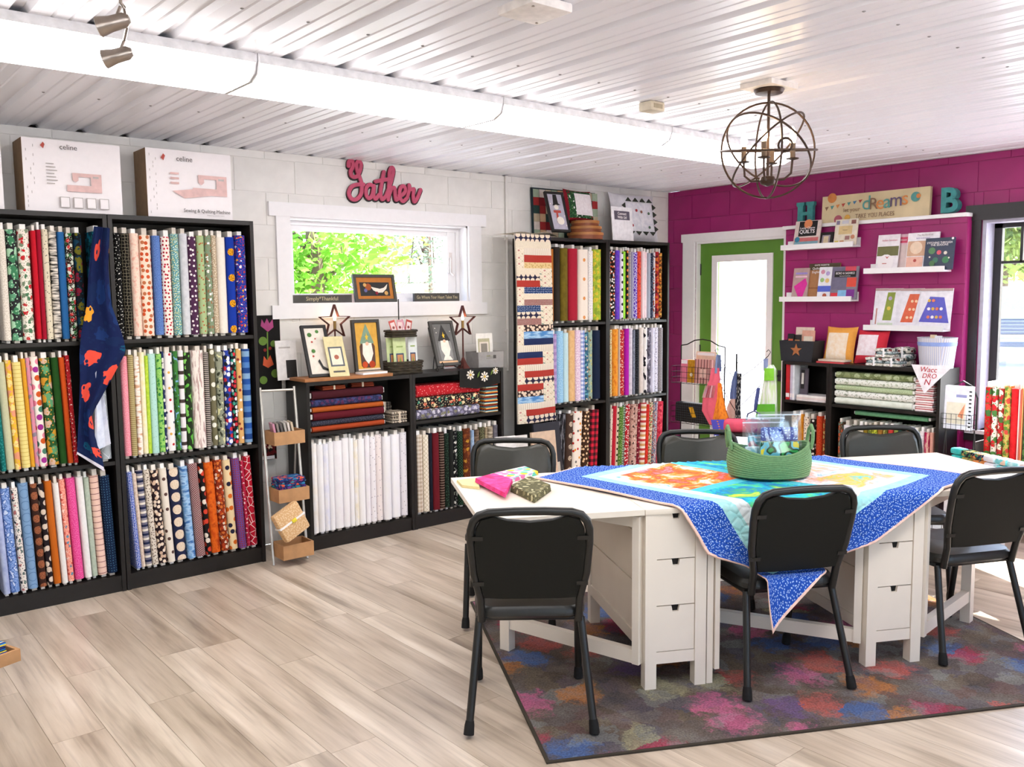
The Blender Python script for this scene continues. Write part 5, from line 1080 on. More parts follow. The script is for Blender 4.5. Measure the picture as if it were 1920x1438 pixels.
for k, (dx, c_, lab) in enumerate(((-.066, GP, 'pale green gnome pattern packet at the wicker basket end'), (-.03, flat('#c9d69c', .4), 'pale green pattern packet with a framed tree picture'), (.082, flat('#dfe3e0', .4), 'pale grey pattern packet turned aside in the wicker basket'))):
    board('pattern_packet', lab, 'packet', (3.245+dx, (5.06, 5.035, 5.05)[k], Z1+.008), .10 if k < 2 else .065, .235, .004, R_(0 if k < 2 else -12), R_(-5), c_, [('r', 'picture', .2, .12, .8, .55, flat('#3a4a6a', .6)), ('r', 'picture', .28, .16, .72, .51, flat('#c98a5a', .6)), ('p', 'tree', [(.36, .2), (.5, .46), (.64, .2)], flat('#7a9a4a', .6)), ('r', 'title', .25, .72, .75, .76, flat('#9ab06a', .6))], group='pattern packets in the lower wicker tier')
for k, c_ in enumerate(('#c9564a', '#d9a0a8', '#c4708a', '#b8483c')):
    board('pattern_card', ('brick red', 'pale rose', 'mauve pink', 'rust red')[k]+' pattern card fanned in the upper wicker tier', 'card', (3.192+.036*k, 5.055+.008*k, Z1+.262), .048, .10, .003, 0, R_(-8), flat(c_, .5), [('r', 'picture', .15, .2, .85, .85, flat('#e9d3cf', .5)), ('c', 'motif', .5, .5, .2, flat('#8a3a34', .5))], group='cards in the upper wicker tier', roll=R_((-14, 8, -10, 16)[k]))
board('red_packet', 'red and white pattern packet behind the night gnome', 'packet', (3.70, 5.14, Z1), .11, .27, .006, 0, R_(-7), flat('#d9d3d4', .4), [('r', 'band', .05, .05, .95, .2, RED_), ('r', 'title', .15, .85, .85, .93, RED_), ('r', 'picture', .2, .3, .8, .75, flat('#a8bcd4', .5))])
o = thing('plastic_basket', 'grey plastic basket with a hand slot on the low bookcase', 'basket', (3.955, 5.06, Z1)); GPL = flat('#9b9794', .5)
wb, db, hb = .24, .15, .115
for s_ in (-1, 1):
    part('end_wall', G().add([(s_*wb*.46, -db*.46, 0), (s_*wb*.46, db*.46, 0), (s_*wb*.5, db*.5, hb), (s_*wb*.5, -db*.5, hb), (s_*(wb*.46-.003), -db*.46, 0), (s_*(wb*.46-.003), db*.46, 0), (s_*(wb*.5-.003), db*.5, hb), (s_*(wb*.5-.003), -db*.5, hb)], [(0, 1, 2, 3), (7, 6, 5, 4), (3, 2, 6, 7), (0, 4, 5, 1), (0, 3, 7, 4), (1, 5, 6, 2)]), GPL, o)
    y_ = s_*db*.48; g_ = G(); g_.box(-wb*.48, -.045, y_-.002, y_+.002, 0, hb); g_.box(.045, wb*.48, y_-.002, y_+.002, 0, hb); g_.box(-.045, .045, y_-.002, y_+.002, 0, .065); g_.box(-.045, .045, y_-.002, y_+.002, .09, hb); part('side_wall', g_, GPL, o)
part('floor_plate', G().box(-wb*.46, wb*.46, -db*.46, db*.46, 0, .004), GPL, o); part('rim', G().box(-wb*.5, wb*.5, -db*.5, -db*.5+.006, hb-.006, hb).box(-wb*.5, wb*.5, db*.5-.006, db*.5, hb-.006, hb), GPL, o)
for k in range(3): board('pattern_packet', ('white wreath pattern packet in the grey basket', 'white pattern packet with a sepia frame in the grey basket', 'plain white packet at the back of the grey basket')[k], 'packet', (3.93+.02*k, 5.03+.022*k, Z1+.006), .14, .24, .004, R_(-3*k), R_(-4), flat('#ece7df', .4), [('r', 'picture', .12, .3, .88, .85, flat('#b3ad8c', .6)), ('r', 'picture', .2, .35, .8, .75, flat('#e2d6c8', .6)), ('r', 'picture', .3, .4, .7, .7, flat('#8d857a', .6))], group='pattern packets in the grey basket')
o = thing('daisy_cloth', 'black cloth with white felt daisies hanging over the shelf edge', 'cloth', (3.80, F-.006, Z1+.002), 0)
def dc(u, v):
    x_ = (u-.5)*.36; s_ = v*.19
    if s_ < .05: return (x_, .05-s_, .003+.002*math.sin(u*12))
    return (x_, -.003-.004*math.sin(u*9), .002-(s_-.05)*(1.0-.35*abs(u-.45)))
part('cloth', G().grid(dc, 16, 20), flat('#171513', .9), o)
for (dx, dz, r_) in ((-.09, -.035, .036), (.035, -.055, .038), (.135, -.02, .026)):
    for k in range(8):
        a = 2*math.pi*k/8; part('petal', G().prism([(dx+math.cos(a)*r_*.25-math.sin(a)*r_*.07, dz+math.sin(a)*r_*.25+math.cos(a)*r_*.07), (dx+math.cos(a)*r_*.25+math.sin(a)*r_*.07, dz+math.sin(a)*r_*.25-math.cos(a)*r_*.07), (dx+math.cos(a)*r_*.8+math.sin(a)*r_*.2, dz+math.sin(a)*r_*.8-math.cos(a)*r_*.2), (dx+math.cos(a)*r_, dz+math.sin(a)*r_), (dx+math.cos(a)*r_*.8-math.sin(a)*r_*.2, dz+math.sin(a)*r_*.8+math.cos(a)*r_*.2)], -.0105, -.009), CRM, o)
    part('daisy_centre', G().prism(disc(dx, dz, r_*.24), -.012, -.0105), flat('#d9b04a', .8), o)
for dx, dz in ((-.03, -.06), (.09, -.05)): part('leaf', G().prism([(dx, dz), (dx+.018, dz+.015), (dx+.022, dz+.045), (dx+.004, dz+.025)], -.0105, -.009), flat('#5f7a2c', .8), o)
# ---- bundles in the low bookcase
def bundle(label, loc, w, d, h, m, n=4, rz=0.0, group=None, tie='#d9c9b4', name='fabric_bundle', tm=None):
    o = thing(name, label, 'fabric bundle', loc, rz, group)
    for k in range(n): part('folded_piece', moved(rbox(w-.004*(k % 2), d, h/n*.97, h/n*.4), .003*math.sin(k*2.3), 0, h*k/n), m[k % len(m)] if isinstance(m, list) else m, o)
    if tie: part('tie', G().box(-.006, .006, -d/2-.002, d/2+.002, -.000, h+.002), tm or flat(tie, .7), o)
    return o
p = at_y(620, 735, F+.08); bundle('brown folded bundle tied with cord on the burgundy bolt', (p.x, F+.09, 1.0), .16, .12, .024, f('plain', '#8a3d22'), 3, group='brown bundles on the lying bolts')
p = at_y(674, 733, F+.08); bundle('brown folded bundle turned askew on the burgundy bolt', (p.x+.02, F+.10, 1.0), .15, .11, .028, f('plain', '#7d3420'), 3, R_(-14), group='brown bundles on the lying bolts')
p = at_y(744, 775, F+.06); bundle('cream and black plaid bundle tied with twine beside the lying bolts', (p.x, F+.085, .741), .12, .12, .075, [f('check', '#d9cdb8', '#8a7a6a', '#2a2626', s=.02), f('hs', '#cdbfa8', '#2f2a2c', s=.012)], 5)
bundle('dark plaid bundle at the back of the low bookcase', (p.x-.03, F+.20, .741), .11, .08, .13, [f('check', '#8a8272', '#4a4440', '#24201f', s=.02)], 6)
p = at_y(921, 760, F+.07)
for k in range(4): bundle(('lowest', 'second lowest', 'second highest', 'topmost')[k]+' striped serape fabric pack in the stack beside the lying bolts', (3.925, F+.09, .741+k*.058), .12, .14, .056, [f('hs', '#b03a24', '#e0a02c', '#efe2c4', '#5f9aa8', '#2c2a2c', s=.028)], 3, R_((2, -3, 1, 5)[k]), 'serape packs in the low bookcase', None)
# ---- ladder rack
o = thing('ladder_rack', 'narrow metal ladder rack with three small wooden crates', 'rack', (0, 0, 0)); ST = flat('#c9c3ba', .35, metal=.6); WD = flat('#b88a5e', .55, var=.1, nscale=14)
rl = []
for (pt, pb) in (((487, 727), (513, 1049)), ((551, 724), (576, 1030))):
    a, b_ = at_y(*pt, 4.99), at_y(*pb, 4.82); b_.z = 0.002; rl.append((a, b_)); part('rail', G().tube([a, b_], .009, 8), ST, o)
part('rung', G().tube([rl[0][0].lerp(rl[1][0], 0)+Vector((0, 0, -.02)), rl[1][0]+Vector((0, 0, -.02))], .007, 8), ST, o)
for s_ in (0, 1): part('rear_leg', G().tube([rl[s_][0]+Vector((0, 0, -.3)), Vector((rl[s_][0].x+.012, 5.1, .002))], .007, 8), ST, o)
CR = []
for (t_, hz) in ((.30, .078), (.62, .078), (.935, .085)):
    a = rl[0][0].lerp(rl[0][1], t_); b_ = rl[1][0].lerp(rl[1][1], t_); cx_ = (a.x+b_.x)/2; cy_ = a.y-.045; z_ = a.z-.02; w_, d_ = (b_.x-a.x)-.024, .15
    cr = part('crate', G().box(-w_/2, w_/2, -d_/2, d_/2, 0, .008), WD, o, (cx_, cy_, z_)); CR.append((cx_, cy_, z_, w_, d_))
    for (u0, u1, v0, v1) in ((-w_/2, w_/2, -d_/2, -d_/2+.008), (-w_/2, w_/2, d_/2-.008, d_/2), (-w_/2, -w_/2+.008, -d_/2+.008, d_/2-.008), (w_/2-.008, w_/2, -d_/2+.008, d_/2-.008)): part('crate_side', G().box(u0, u1, v0, v1, .008, hz), WD, cr)
c_ = CR[0]
for k in range(6): board('sleeved_packet', ('pink', 'taupe', 'charcoal', 'stone', 'pale linen', 'sand')[k]+' sleeved fabric packet filed in the top ladder crate', 'packet', (c_[0]-.058+.023*k, c_[1]+.0, c_[2]+.013), .10, .115, .012, R_(78), R_(-10), flat(('#c98aa0', '#8a7f78', '#5f5a58', '#b7b0a8', '#d9cfc6', '#cbb79c')[k], .3), [('r', 'label_card', .1, .1, .9, .5, CARD)], group='packets in the top ladder crate', body='sleeve')
c_ = CR[1]; bundle('navy and multicolour folded fabric stack in the middle ladder crate', (c_[0], c_[1], c_[2]+.009), c_[3]-.026, .12, .13, [f('floral', '#1a2450', '#a83a5c', '#2f8a8f', '#6a3a8a', s=.03), f('floral', '#20306a', '#d9583a', '#2f7aa8', s=.03)], 8, 0, None, None)
board('fabric_pack', 'red and black fabric pack hung behind the ladder rack', 'packet', ((rl[0][0].x+rl[1][0].x)/2+.01, 5.22, .56), .15, .13, .012, 0, 0, f('floral', '#5e1418', '#d9c4a8', '#1f1512', s=.03), [('r', 'label_card', .1, .02, .9, .18, CARD)], body='sleeve')
c_ = CR[2]; o2 = thing('bread_bundle', 'tan patterned fabric bundle with white ribbon leaning in the bottom ladder crate', 'fabric bundle', (c_[0]-.005, c_[1]-.075, c_[2]+.140), R_(8), tilt=R_(-8), roll=R_(-24))
part('folded_piece', rbox(.18, .055, .185, .02), f('dots', '#d2a878', '#e2c49c', s=.012), o2); part('ribbon', G().box(-.092, .092, -.030, .030, .09, .102), flat('#f0ece4', .6), o2); part('ribbon_knot', moved(rbox(.03, .01, .022, .004), .01, -.034, .085), flat('#e6d23a', .6), o2)
# ---- black appliqué hanging
xa, xb = at_y(481, 660, W).x-.06, at_y(524, 660, W).x; zt, zb = at_y(505, 591, W).z, at_y(515, 730, W).z
PU = flat('#a8487c', .9); LGN = flat('#6a8a3a', .9); CO = flat('#d9603c', .9)
board('felt_wall_hanging', 'black felt wall hanging with pink and coral flowers', 'wall hanging', ((xa+xb)/2, W-.012, zb), xb-xa, zt-zb, .012, m=flat('#161414', .95), prints=[('p', 'flower', [(.4, .86), (.44, .95), (.52, .89), (.6, .96), (.68, .89), (.78, .95), (.8, .84), (.62, .78)], PU), ('p', 'stem', [(.58, .78), (.62, .78), (.6, .3), (.56, .3)], LGN), ('c', 'leaf', .45, .66, .13, LGN), ('c', 'leaf', .78, .62, .1, LGN), ('p', 'flower', [(.42, .34), (.46, .46), (.56, .4), (.66, .47), (.76, .34), (.58, .3)], CO), ('c', 'leaf', .8, .22, .13, LGN), ('c', 'leaf', .42, .14, .12, LGN), ('c', 'berry', .5, .54, .05, flat('#8a2a24', .9)), ('c', 'berry', .66, .56, .05, flat('#8a2a24', .9))], body='felt')
# ================================================================== corner bookcases: quilt and top
STRIPE = f('vs', '#e6dccb', '#e6dccb', '#cdbba6', s=.016); CRMF = f('plain', '#e9dcc4'); REDF = f('plain', '#b03a30'); NAVD = f('dots', '#1d3a6a', '#c9d6e6', s=.014, t=.2, r=.3); NAV = f('plain', '#24305a'); BALL = f('dots', '#2a2842', '#e4d2bc', s=.046, t=.42, r=.0)
RDOT = f('weave', '#7d2a30', '#e2d4c6', s=.01); TOILE = f('floral', '#e6dac4', '#b9606a', '#8a9a8a', '#c9b79a', s=.04, t=.08); SKY = f('brush', '#4f86c0', '#a9cbe4', s=.02); MIXB = f('dots', '#3a2a2c', '#e0c8b0', s=.026, t=.4); TAN_ = f('dots', '#dcc08a', '#c4a468', s=.02)
strips = [(1.1, [(1, BALL)]), (1, [(1, CRMF)]), (1.05, [(.22, TOILE), (.78, STRIPE)]), (1.1, [(.22, TOILE), (.78, REDF)]), (.9, [(.22, TOILE), (.78, TAN_)]), (.95, [(.68, CRMF), (.32, TOILE)]), (.9, [(.68, BALL), (.32, TOILE)]), (1, [(.68, REDF), (.32, TOILE)]), (1, [(.22, TOILE), (.78, NAVD)]), (.9, [(.22, TOILE), (.78, CRMF)]), (.9, [(.22, TOILE), (.78, RDOT)]), (1, [(.66, NAVD), (.34, TOILE)]), (1, [(.66, BALL), (.34, TOILE)]), (1, [(.66, RDOT), (.34, TOILE)]), (1, [(.2, TOILE), (.8, MIXB)]), (1.1, [(.2, TOILE), (.8, SKY)]), (1, [(.2, TOILE), (.8, NAV)]), (1.05, [(1, STRIPE)]), (.95, [(.66, NAV), (.34, TOILE)]), (1, [(.66, REDF), (.34, TOILE)]), (1, [(.2, TOILE), (.8, STRIPE)]), (1, [(.2, TOILE), (.8, REDF)]), (1, [(.2, TOILE), (.8, BALL)]), (1, [(.66, REDF), (.34, TOILE)]), (.95, [(.66, MIXB), (.34, TOILE)]), (1, [(.66, SKY), (.34, TOILE)]), (1, [(1, STRIPE)]), (1, [(.2, TOILE), (.8, REDF)]), (1.15, [(.2, TOILE), (.8, BALL)])]
o = thing('strip_quilt', 'red white and blue strip quilt hanging over the end of the bookcase', 'quilt', (0, 0, 0)); tot = sum(s_[0] for s_ in strips); v = 0.0
ztop, zbot, yq = 2.026, .625, FC-.035
def qx(u, v_): a = 4.155+.022*v_; b_ = 4.495+.06*v_; return a+(b_-a)*u
for hgt, cells in strips:
    v1 = v+hgt/tot; u = 0.0
    for frac, m_ in cells:
        u1 = u+frac
        def sf(a, b_, u=u, u1=u1, v=v, v1=v1):
            uu, vv = u+(u1-u)*a, v1+(v-v1)*b_; bow = .010*math.sin(uu*7+vv*5); e = .002*(1-max(abs(2*a-1)**8, abs(2*b_-1)**8))
            return (qx(uu, vv), yq-bow-e, ztop+(zbot-ztop)*vv)
        part('patch', G().grid(sf, 8, 4, uvs=(.32*frac, 1.4*hgt/tot)), m_, o); u = u1
    v = v1
def topf(a, b_): x_ = 4.155+(.60 if b_ > 1 else .31+.30*b_)*a; return (x_, yq-.004+.26*b_*(1-.2*a), ztop+.006+.006*math.sin(a*8)+.012*(1-b_)*a)
part('fold_over_top', G().grid(topf, 12, 8, uvs=(.5, .3)), TOILE, o)
def bkf(a, b_): p_ = (qx(a, b_), yq+.012-.010*math.sin(a*7+b_*5), ztop+(zbot-ztop)*b_); return p_
part('backing', G().grid(bkf, 10, 24), flat('#e2d8ca', .9), o)
ZT = 2.0155
p0 = at_y(1045, 438, 5.02)
board('framed_picture', 'black framed snowman picture leaning on top of the corner bookcase', 'picture', (4.665, 5.0, ZT+.042), .17, .33, .012, R_(-8), R_(-20), flat('#b7b2c0', .8), [('p', 'hat', [(.36, .70), (.42, .94), (.62, .94), (.64, .72), (.76, .68), (.3, .66)], BK), ('c', 'snowman_head', .5, .62, .12, CRM), ('p', 'scarf', [(.3, .54), (.7, .54), (.7, .48), (.52, .47), (.5, .22), (.38, .24), (.42, .47), (.3, .48)], RED_), ('c', 'snowman_body', .58, .28, .2, CRM), ('c', 'snow_dot', .2, .7, .03, CRM), ('c', 'snow_dot', .84, .4, .03, CRM), ('c', 'snow_dot', .84, .16, .03, CRM)], frame=(.017, BK, .008), body='panel')
cols = [flat(c_, .9) for c_ in ('#8a1f28', '#a9b9a0', '#dcb48c', '#2f4a44', '#e2d6ce', '#a83030', '#c9b89a')]; rn = random.Random(5); pr = []
for i_ in range(11):
    for j_ in range(6): pr.append(('r', 'patch', .02+.0873*i_, .03+.157*j_, .02+.0873*i_+.0863, .03+.157*j_+.155, cols[(i_*2+j_*3+rn.randint(0, 1)) % 7]))
board('patchwork_topper', 'red green and cream patchwork topper standing against the white wall', 'quilt', (4.93, 5.236, ZT), .70, .40, .012, 0, R_(-2.5), flat('#24343a', .9), pr, body='backing')
def pillow(name, label, loc, w, h, t, m, rz=0.0, tilt=0.0, prints=(), group=None, roll=0.0):
    o = thing(name, label, 'pillow', loc, rz, group, tilt, roll)
    def sf(sg):
        def fn(u, v_):
            a, b_ = 2*u-1, 2*v_-1; pin = 1-.07*(1-a*a)*abs(b_)**3; pin2 = 1-.07*(1-b_*b_)*abs(a)**3
            return (a*w/2*pin2, sg*t/2*((1-a**4)*(1-b_**4))**.6, h/2+b_*h/2*pin)
        return fn
    g_ = G(); g_.grid(sf(-1), 14, 14, uvs=(w, h)); g2 = G().grid(sf(1), 14, 14, uvs=(w, h)); g_.add(g2.v, [tuple(reversed(f_)) for f_ in g2.f], smooth=True)
    part('cover', g_, m, o)
    for i_, (nm, u0, v0, u1, v1, mm) in enumerate(prints):
        def pf(u, v_, u0=u0, u1=u1, v0=v0, v1=v1, i_=i_):
            q = sf(-1)(u0+(u1-u0)*u, v0+(v1-v0)*v_); return (q[0], q[1]-.0015*(i_+1), q[2])
        part(nm, G().grid(pf, 8, 8, uvs=((u1-u0)*w, (v1-v0)*h)), mm, o)
    return o
g_ = None
for k, (r_, h_) in enumerate(((.145, .052), (.13, .048), (.112, .044))):
    o = thing('round_box', ('largest round wooden box at the bottom of the stack', 'middle round wooden box of the stack', 'smallest round wooden box on top of the stack')[k], 'box', (4.985, 5.064, ZT+(0, .0525, .101)[k]), R_(20*k), 'round wooden boxes on the corner bookcase')
    part('drum', G().lathe([(r_*.96, 0), (r_*.96, h_-.022)], 32), flat('#8a4a2a', .5, var=.12, nscale=10), o); part('lid', G().lathe([(r_, h_-.022), (r_, h_-.002), (r_*.97, h_)], 32), flat('#b0743c', .45, var=.12, nscale=10), o)
pillow('christmas_pillow', 'green and red bordered pillow with a stitched white panel', (4.97, 5.10, ZT+.146), .34, .25, .07, f('plain', '#8a1c2a'), R_(6), R_(-10), [('border', .06, .06, .94, .94, f('floral', '#23452c', '#dfe3dc', '#4c7a4a', s=.03, t=.12)), ('panel', .27, .16, .9, .86, f('batik', '#efe9ea', '#e2d8da', s=.02))])
board('counter_sign', 'white standing sign lettered Connect With Us', 'sign', (5.372, 5.015, ZT), .255, .275, .006, R_(2), R_(-5), flat('#f6f4f6', .35), [('r', 'title_band', .13, .62, .87, .88, flat('#5f5a68', .5))], [('Connect', .5, .80, .022, CARD, .6, .02), ('With Us!', .5, .69, .022, CARD, .6, .02)], body='card')
o = pillow('triangle_pillow', 'white pillow with a ring of black triangles and winter scene', (5.665, 5.13, ZT), .56, .42, .12, f('batik', '#e9e6ea', '#d9d6dc', s=.05), 0, R_(-10), [('panel', .24, .20, .82, .78, f('batik', '#eceaee', '#d3d3dc', s=.04))]); GB = flat('#343a30', .9)
for k in range(4):
    u_ = .30+.155*k
    for (za, zb_, s_) in ((.80, .88, 1), (.20-.005, .12, -1)):
        part('triangle', G().prism([((u_-.5-.065)*.56, za*.42), ((u_-.5+.065)*.56, za*.42), ((u_-.5)*.56, zb_*.42)][::s_], -.064, -.060), GB, o)
    v_ = .26+.15*k
    for (ua, ub, s_) in ((.83, .91, -1), (.23, .15, 1)): part('triangle', G().prism([((ua-.5)*.56, (v_-.06)*.42), ((ub-.5)*.56, v_*.42), ((ua-.5)*.56, (v_+.06)*.42)][::-s_], -.060, -.056), GB, o)
for dx, dz, c_ in ((-.03, .26, '#b0323a'), (.03, .25, '#8a5a4a'), (-.1, .13, '#b0323a'), (.12, .24, '#55705a'), (-.14, .22, '#55705a'), (.11, .12, '#55705a')): part('stitched_motif', G().prism(disc(dx, dz, .012), -.068, -.065), flat(c_, .9), o)
# ---- boards leaning below the quilt
for k, (x_, y_, w_, h_, c_, lab) in enumerate(((4.43, 4.86, .26, .62, '#2b2b34', 'tall black display board leaning on the corner bookcase'), (4.31, 4.77, .22, .575, '#dcbfa4', 'cream display board leaning on the black board'), (4.10, 4.82, .16, .56, '#e9e4de', 'white boxed board standing under the strip quilt'), (3.93, 4.76, .16, .58, '#efece8', 'white narrow board nearest the low bookcase end'))):
    o = board('display_board', lab.replace('nearest the', 'beside the'), 'board', (x_, y_, .001), w_, h_, .022, R_(-4*k), R_(-7), flat(c_, .6), [('r', 'edge_label', .1, .1, .9, .5, flat('#cfc4b6', .6))], group='boards leaning by the corner bookcase')
# ================================================================== by the green door
def gridbasket(o, w, d, h, z0_, n, mm, r=.002):
    for k in range(n+1): a = -w/2+w*k/n; part('basket_wire', G().tube([(a, d/2, z0_+h), (a, d/2, z0_), (a, -d/2, z0_), (a, -d/2, z0_+h)], r, 5), mm, o)
    for j in range(4):
        z_ = z0_+h*j/3; part('basket_wire', G().tube([(-w/2, -d/2, z_), (w/2, -d/2, z_), (w/2, d/2, z_), (-w/2, d/2, z_)], r, 5, True), mm, o)
pa, pb = at_x(1267, 700, 5.86), at_x(1349, 700, 5.86); wr = pa.y-pb.y; rc = (5.86, (pa.y+pb.y)/2, 0)
o = thing('wire_rack', 'black wire rack with arched top and two baskets by the door', 'rack', rc, R_(-90)); ztop = at_x(1310, 637, 5.86).z; zs = at_x(1267, 648, 5.86).z
for s_ in (-1, 1):
    part('upright', G().tube([(s_*wr/2, .07, 0), (s_*wr/2, .07, zs)], .005, 7), WIRE, o); part('front_foot', G().tube([(s_*wr/2, .07, .30), (s_*wr/2, -.09, 0)], .005, 7), WIRE, o)
part('arch', G().tube([(-wr/2, .07, zs), (-wr*.36, .07, zs+.01), (-wr*.18, .07, ztop-.01), (0, .07, ztop), (wr*.18, .07, ztop-.01), (wr*.36, .07, zs+.01), (wr/2, .07, zs)], .005, 7), WIRE, o)
zb1, zb2 = at_x(1310, 721, 5.80).z, at_x(1310, 797, 5.80).z
gridbasket(o, wr*.98, .13, .14, zb1, 8, WIRE); gridbasket(o, wr*.98, .13, .14, zb2, 8, WIRE); gridbasket(o, wr*.98, .13, .14, .12, 8, WIRE)
def onrack(dx, dz, **k): return (rc[0]-.0+k.get('dy', 0), rc[1]-dx, dz)
board('fabric_packet', 'pink fabric packet in the upper wire basket', 'packet', onrack(-.13, zb1+.004), .07, .19, .03, R_(-90), R_(-3), flat('#e07a92', .5), [('r', 'header', .05, .82, .95, .98, CARD)], group='packets in the upper wire basket', body='sleeve')
board('fabric_packet', 'mustard gold fabric packet in the upper wire basket', 'packet', onrack(-.055, zb1+.004), .075, .19, .03, R_(-90), R_(-3), f('batik', '#b07a1c', '#c9952c', s=.02), [('c', 'sticker', .55, .35, .2, flat('#e9dfc4', .5))], group='packets in the upper wire basket', body='sleeve')
board('fabric_packet', 'dusty pink striped fabric bundle in the upper wire basket', 'packet', onrack(.07, zb1+.004), .16, .20, .05, R_(-90), R_(-3), f('vs', '#d9a8a0', '#c98a86', '#8a5a58', s=.03), [('r', 'label_card', .35, .25, .75, .6, flat('#e6c0b4', .5))], group='packets in the upper wire basket', body='sleeve')
board('fabric_packet', 'peach card header packet standing behind the striped bundle', 'packet', onrack(.05, zb1+.004, dy=.045), .20, .26, .012, R_(-90), R_(-3), flat('#e2c0a8', .5), [('r', 'header', .05, .88, .95, .97, CARD)], group='packets in the upper wire basket', body='sleeve')
board('black_bag', 'black plaid bag with a yellow tag in the lower wire basket', 'bag', onrack(-.0, zb2+.004), wr*.9, .17, .08, R_(-90), R_(-2), f('check', '#1d1b1a', '#2a2a2c', '#3a3f44', s=.02), [('p', 'tag', [(.36, .78), (.47, .80), (.56, .30), (.45, .28)], flat('#e0a824', .5))], soft=.02, body='pouch')
# spinner with hanging totes
sx = 5.20; sc_ = at_x(1380, 760, sx)
o = thing('wire_spinner', 'slim wire spinner stand with curled hooks before the green door', 'stand', (sc_.x, sc_.y, 0)); zh = at_x(1380, 663, sx).z
part('pole', G().tube([(0, 0, .01), (0, 0, zh)], .006, 8), WIRE, o); part('base', G().lathe([(.16, 0), (.155, .008), (.02, .014)], 20), WIRE, o)
hooks = {}
def hook(px_, py_, key):
    q = at_x(px_, py_, sx)-Vector((sc_.x, sc_.y, 0)); z0_ = q.z-.12; n_ = Vector((q.x, q.y, 0)); n_ = n_.normalized() if n_.length > 1e-3 else Vector((0, 1, 0))
    part('hook', G().tube([(0, 0, z0_-.06), (q.x*.5, q.y*.5, z0_+.02), (q.x, q.y, q.z), (q.x+n_.x*.02, q.y+n_.y*.02, q.z+.03), (q.x+n_.x*.002, q.y+n_.y*.002, q.z+.045), (q.x-n_.x*.012, q.y-n_.y*.012, q.z+.03)], .0025, 6), WIRE, o); hooks[key] = q+Vector((sc_.x, sc_.y, 0))
for px_, py_, k in ((1345, 665, 'a'), (1440, 668, 'b'), (1352, 722, 'c'), (1424, 724, 'd'), (1384, 690, 'e')): hook(px_, py_, k)
def hang(name, label, prof, m, th=.02, extra=(), x_=sx-.045, group='totes on the wire spinner', uvs=(.2, .3)):
    """prof: (py, px0, px1) rows down the photograph, placed at the spinner"""
    ps = [at_x((a+b_)/2, py_, x_) for py_, a, b_ in prof]; base_ = Vector((x_, ps[-1].y, ps[-1].z))
    t = thing(name, label, 'bag', base_, 0, group)
    def sf(sg):
        def fn(u, v_):
            k = (1-v_)*(len(prof)-1); i0 = min(int(k), len(prof)-2); q = [a+(b_-a)*(k-i0) for a, b_ in zip(prof[i0], prof[i0+1])]
            p_ = at_x(q[1]+(q[2]-q[1])*u, q[0], x_); bul = th*math.sin(math.pi*u)**.7*math.sin(math.pi*min(1, .15+v_*.85))+.004*math.sin(u*14)
            return p_-base_+Vector((sg*bul, 0, 0))
        return fn
    part('cloth', G().grid(sf(-1), 10, 16, uvs=uvs).grid(sf(1), 10, 16, uvs=uvs), m, t)
    for nm, pr_, mm, dd in extra:
        def ef(u, v_):
            k = (1-v_)*(len(pr_)-1); i0 = min(int(k), len(pr_)-2); q = [a+(b_-a)*(k-i0) for a, b_ in zip(pr_[i0], pr_[i0+1])]
            return at_x(q[1]+(q[2]-q[1])*u, q[0], x_)-base_+Vector((-dd-.006*math.sin(math.pi*u), 0, 0))
        part(nm, G().grid(ef, 6, 8, uvs=uvs), mm, t)
    return t
hang('tote_bag', 'coral pink knotted tote hanging on the spinner', [(690, 1334, 1348), (712, 1330, 1350), (740, 1318, 1346), (770, 1316, 1344), (796, 1330, 1348)], f('plain', '#ee6a7e'), x_=sx-.08, extra=[('clear_panel', [(722, 1326, 1346), (745, 1320, 1342)], clear('#f4eef2', .6, .1), .024), ('strap', [(668, 1343, 1346), (700, 1340, 1345)], flat('#7a8ab0', .7), .004)])
hang('tote_bag', 'orange tote with a purple blue dotted base hanging on the spinner', [(718, 1346, 1352), (745, 1345, 1356), (772, 1339, 1362), (792, 1335, 1369), (815, 1342, 1368)], f('dots', '#ef8a2c', '#e0762a', s=.03), x_=sx-.13, extra=[('dotted_base', [(786, 1337, 1362), (800, 1340, 1368), (816, 1343, 1368)], f('medal', '#5a58c8', '#f0893c', s=.05, t=.012), .026)])
hang('slim_pouch', 'slate blue slim pouch hanging from the spinner hook', [(665, 1343, 1351), (690, 1342, 1352), (697, 1344, 1352)], flat('#6a7aa0', .6), .006)
hang('slim_pouch', 'dusk blue tapered pouch in the middle of the spinner', [(696, 1378, 1381), (715, 1372, 1381), (735, 1369, 1380), (748, 1368, 1380)], flat('#5f6f9a', .6), .008)
hang('chain_strap', 'black patterned chain strap looped on the spinner', [(700, 1381, 1390), (725, 1380, 1389), (760, 1379, 1388), (790, 1378, 1389)], f('dots', '#24242a', '#b9b6b0', s=.03, t=.25), .01, x_=sx-.03)
hang('tote_bag', 'beige cloth tote behind the chain strap', [(742, 1372, 1380), (765, 1362, 1381), (800, 1364, 1382), (815, 1368, 1382)], flat('#e6cfc4', .8), .012, x_=sx+.05)
hang('tote_bag', 'lime green and clear tote hanging by the door edge', [(684, 1437, 1450), (692, 1436, 1455), (712, 1432, 1456), (740, 1427, 1457), (782, 1420, 1457)], f('vbrush', '#eef2ee', '#e2ecda', '#cfe6b4', s=.02), extra=[('green_top', [(690, 1437, 1455), (713, 1436, 1455)], flat('#86d23a', .5), .024), ('green_base', [(757, 1425, 1457), (770, 1422, 1457), (782, 1420, 1457)], flat('#5fb832', .5), .024), ('strap', [(672, 1432, 1441), (695, 1432, 1440)], flat('#8a96c0', .7), .004)])
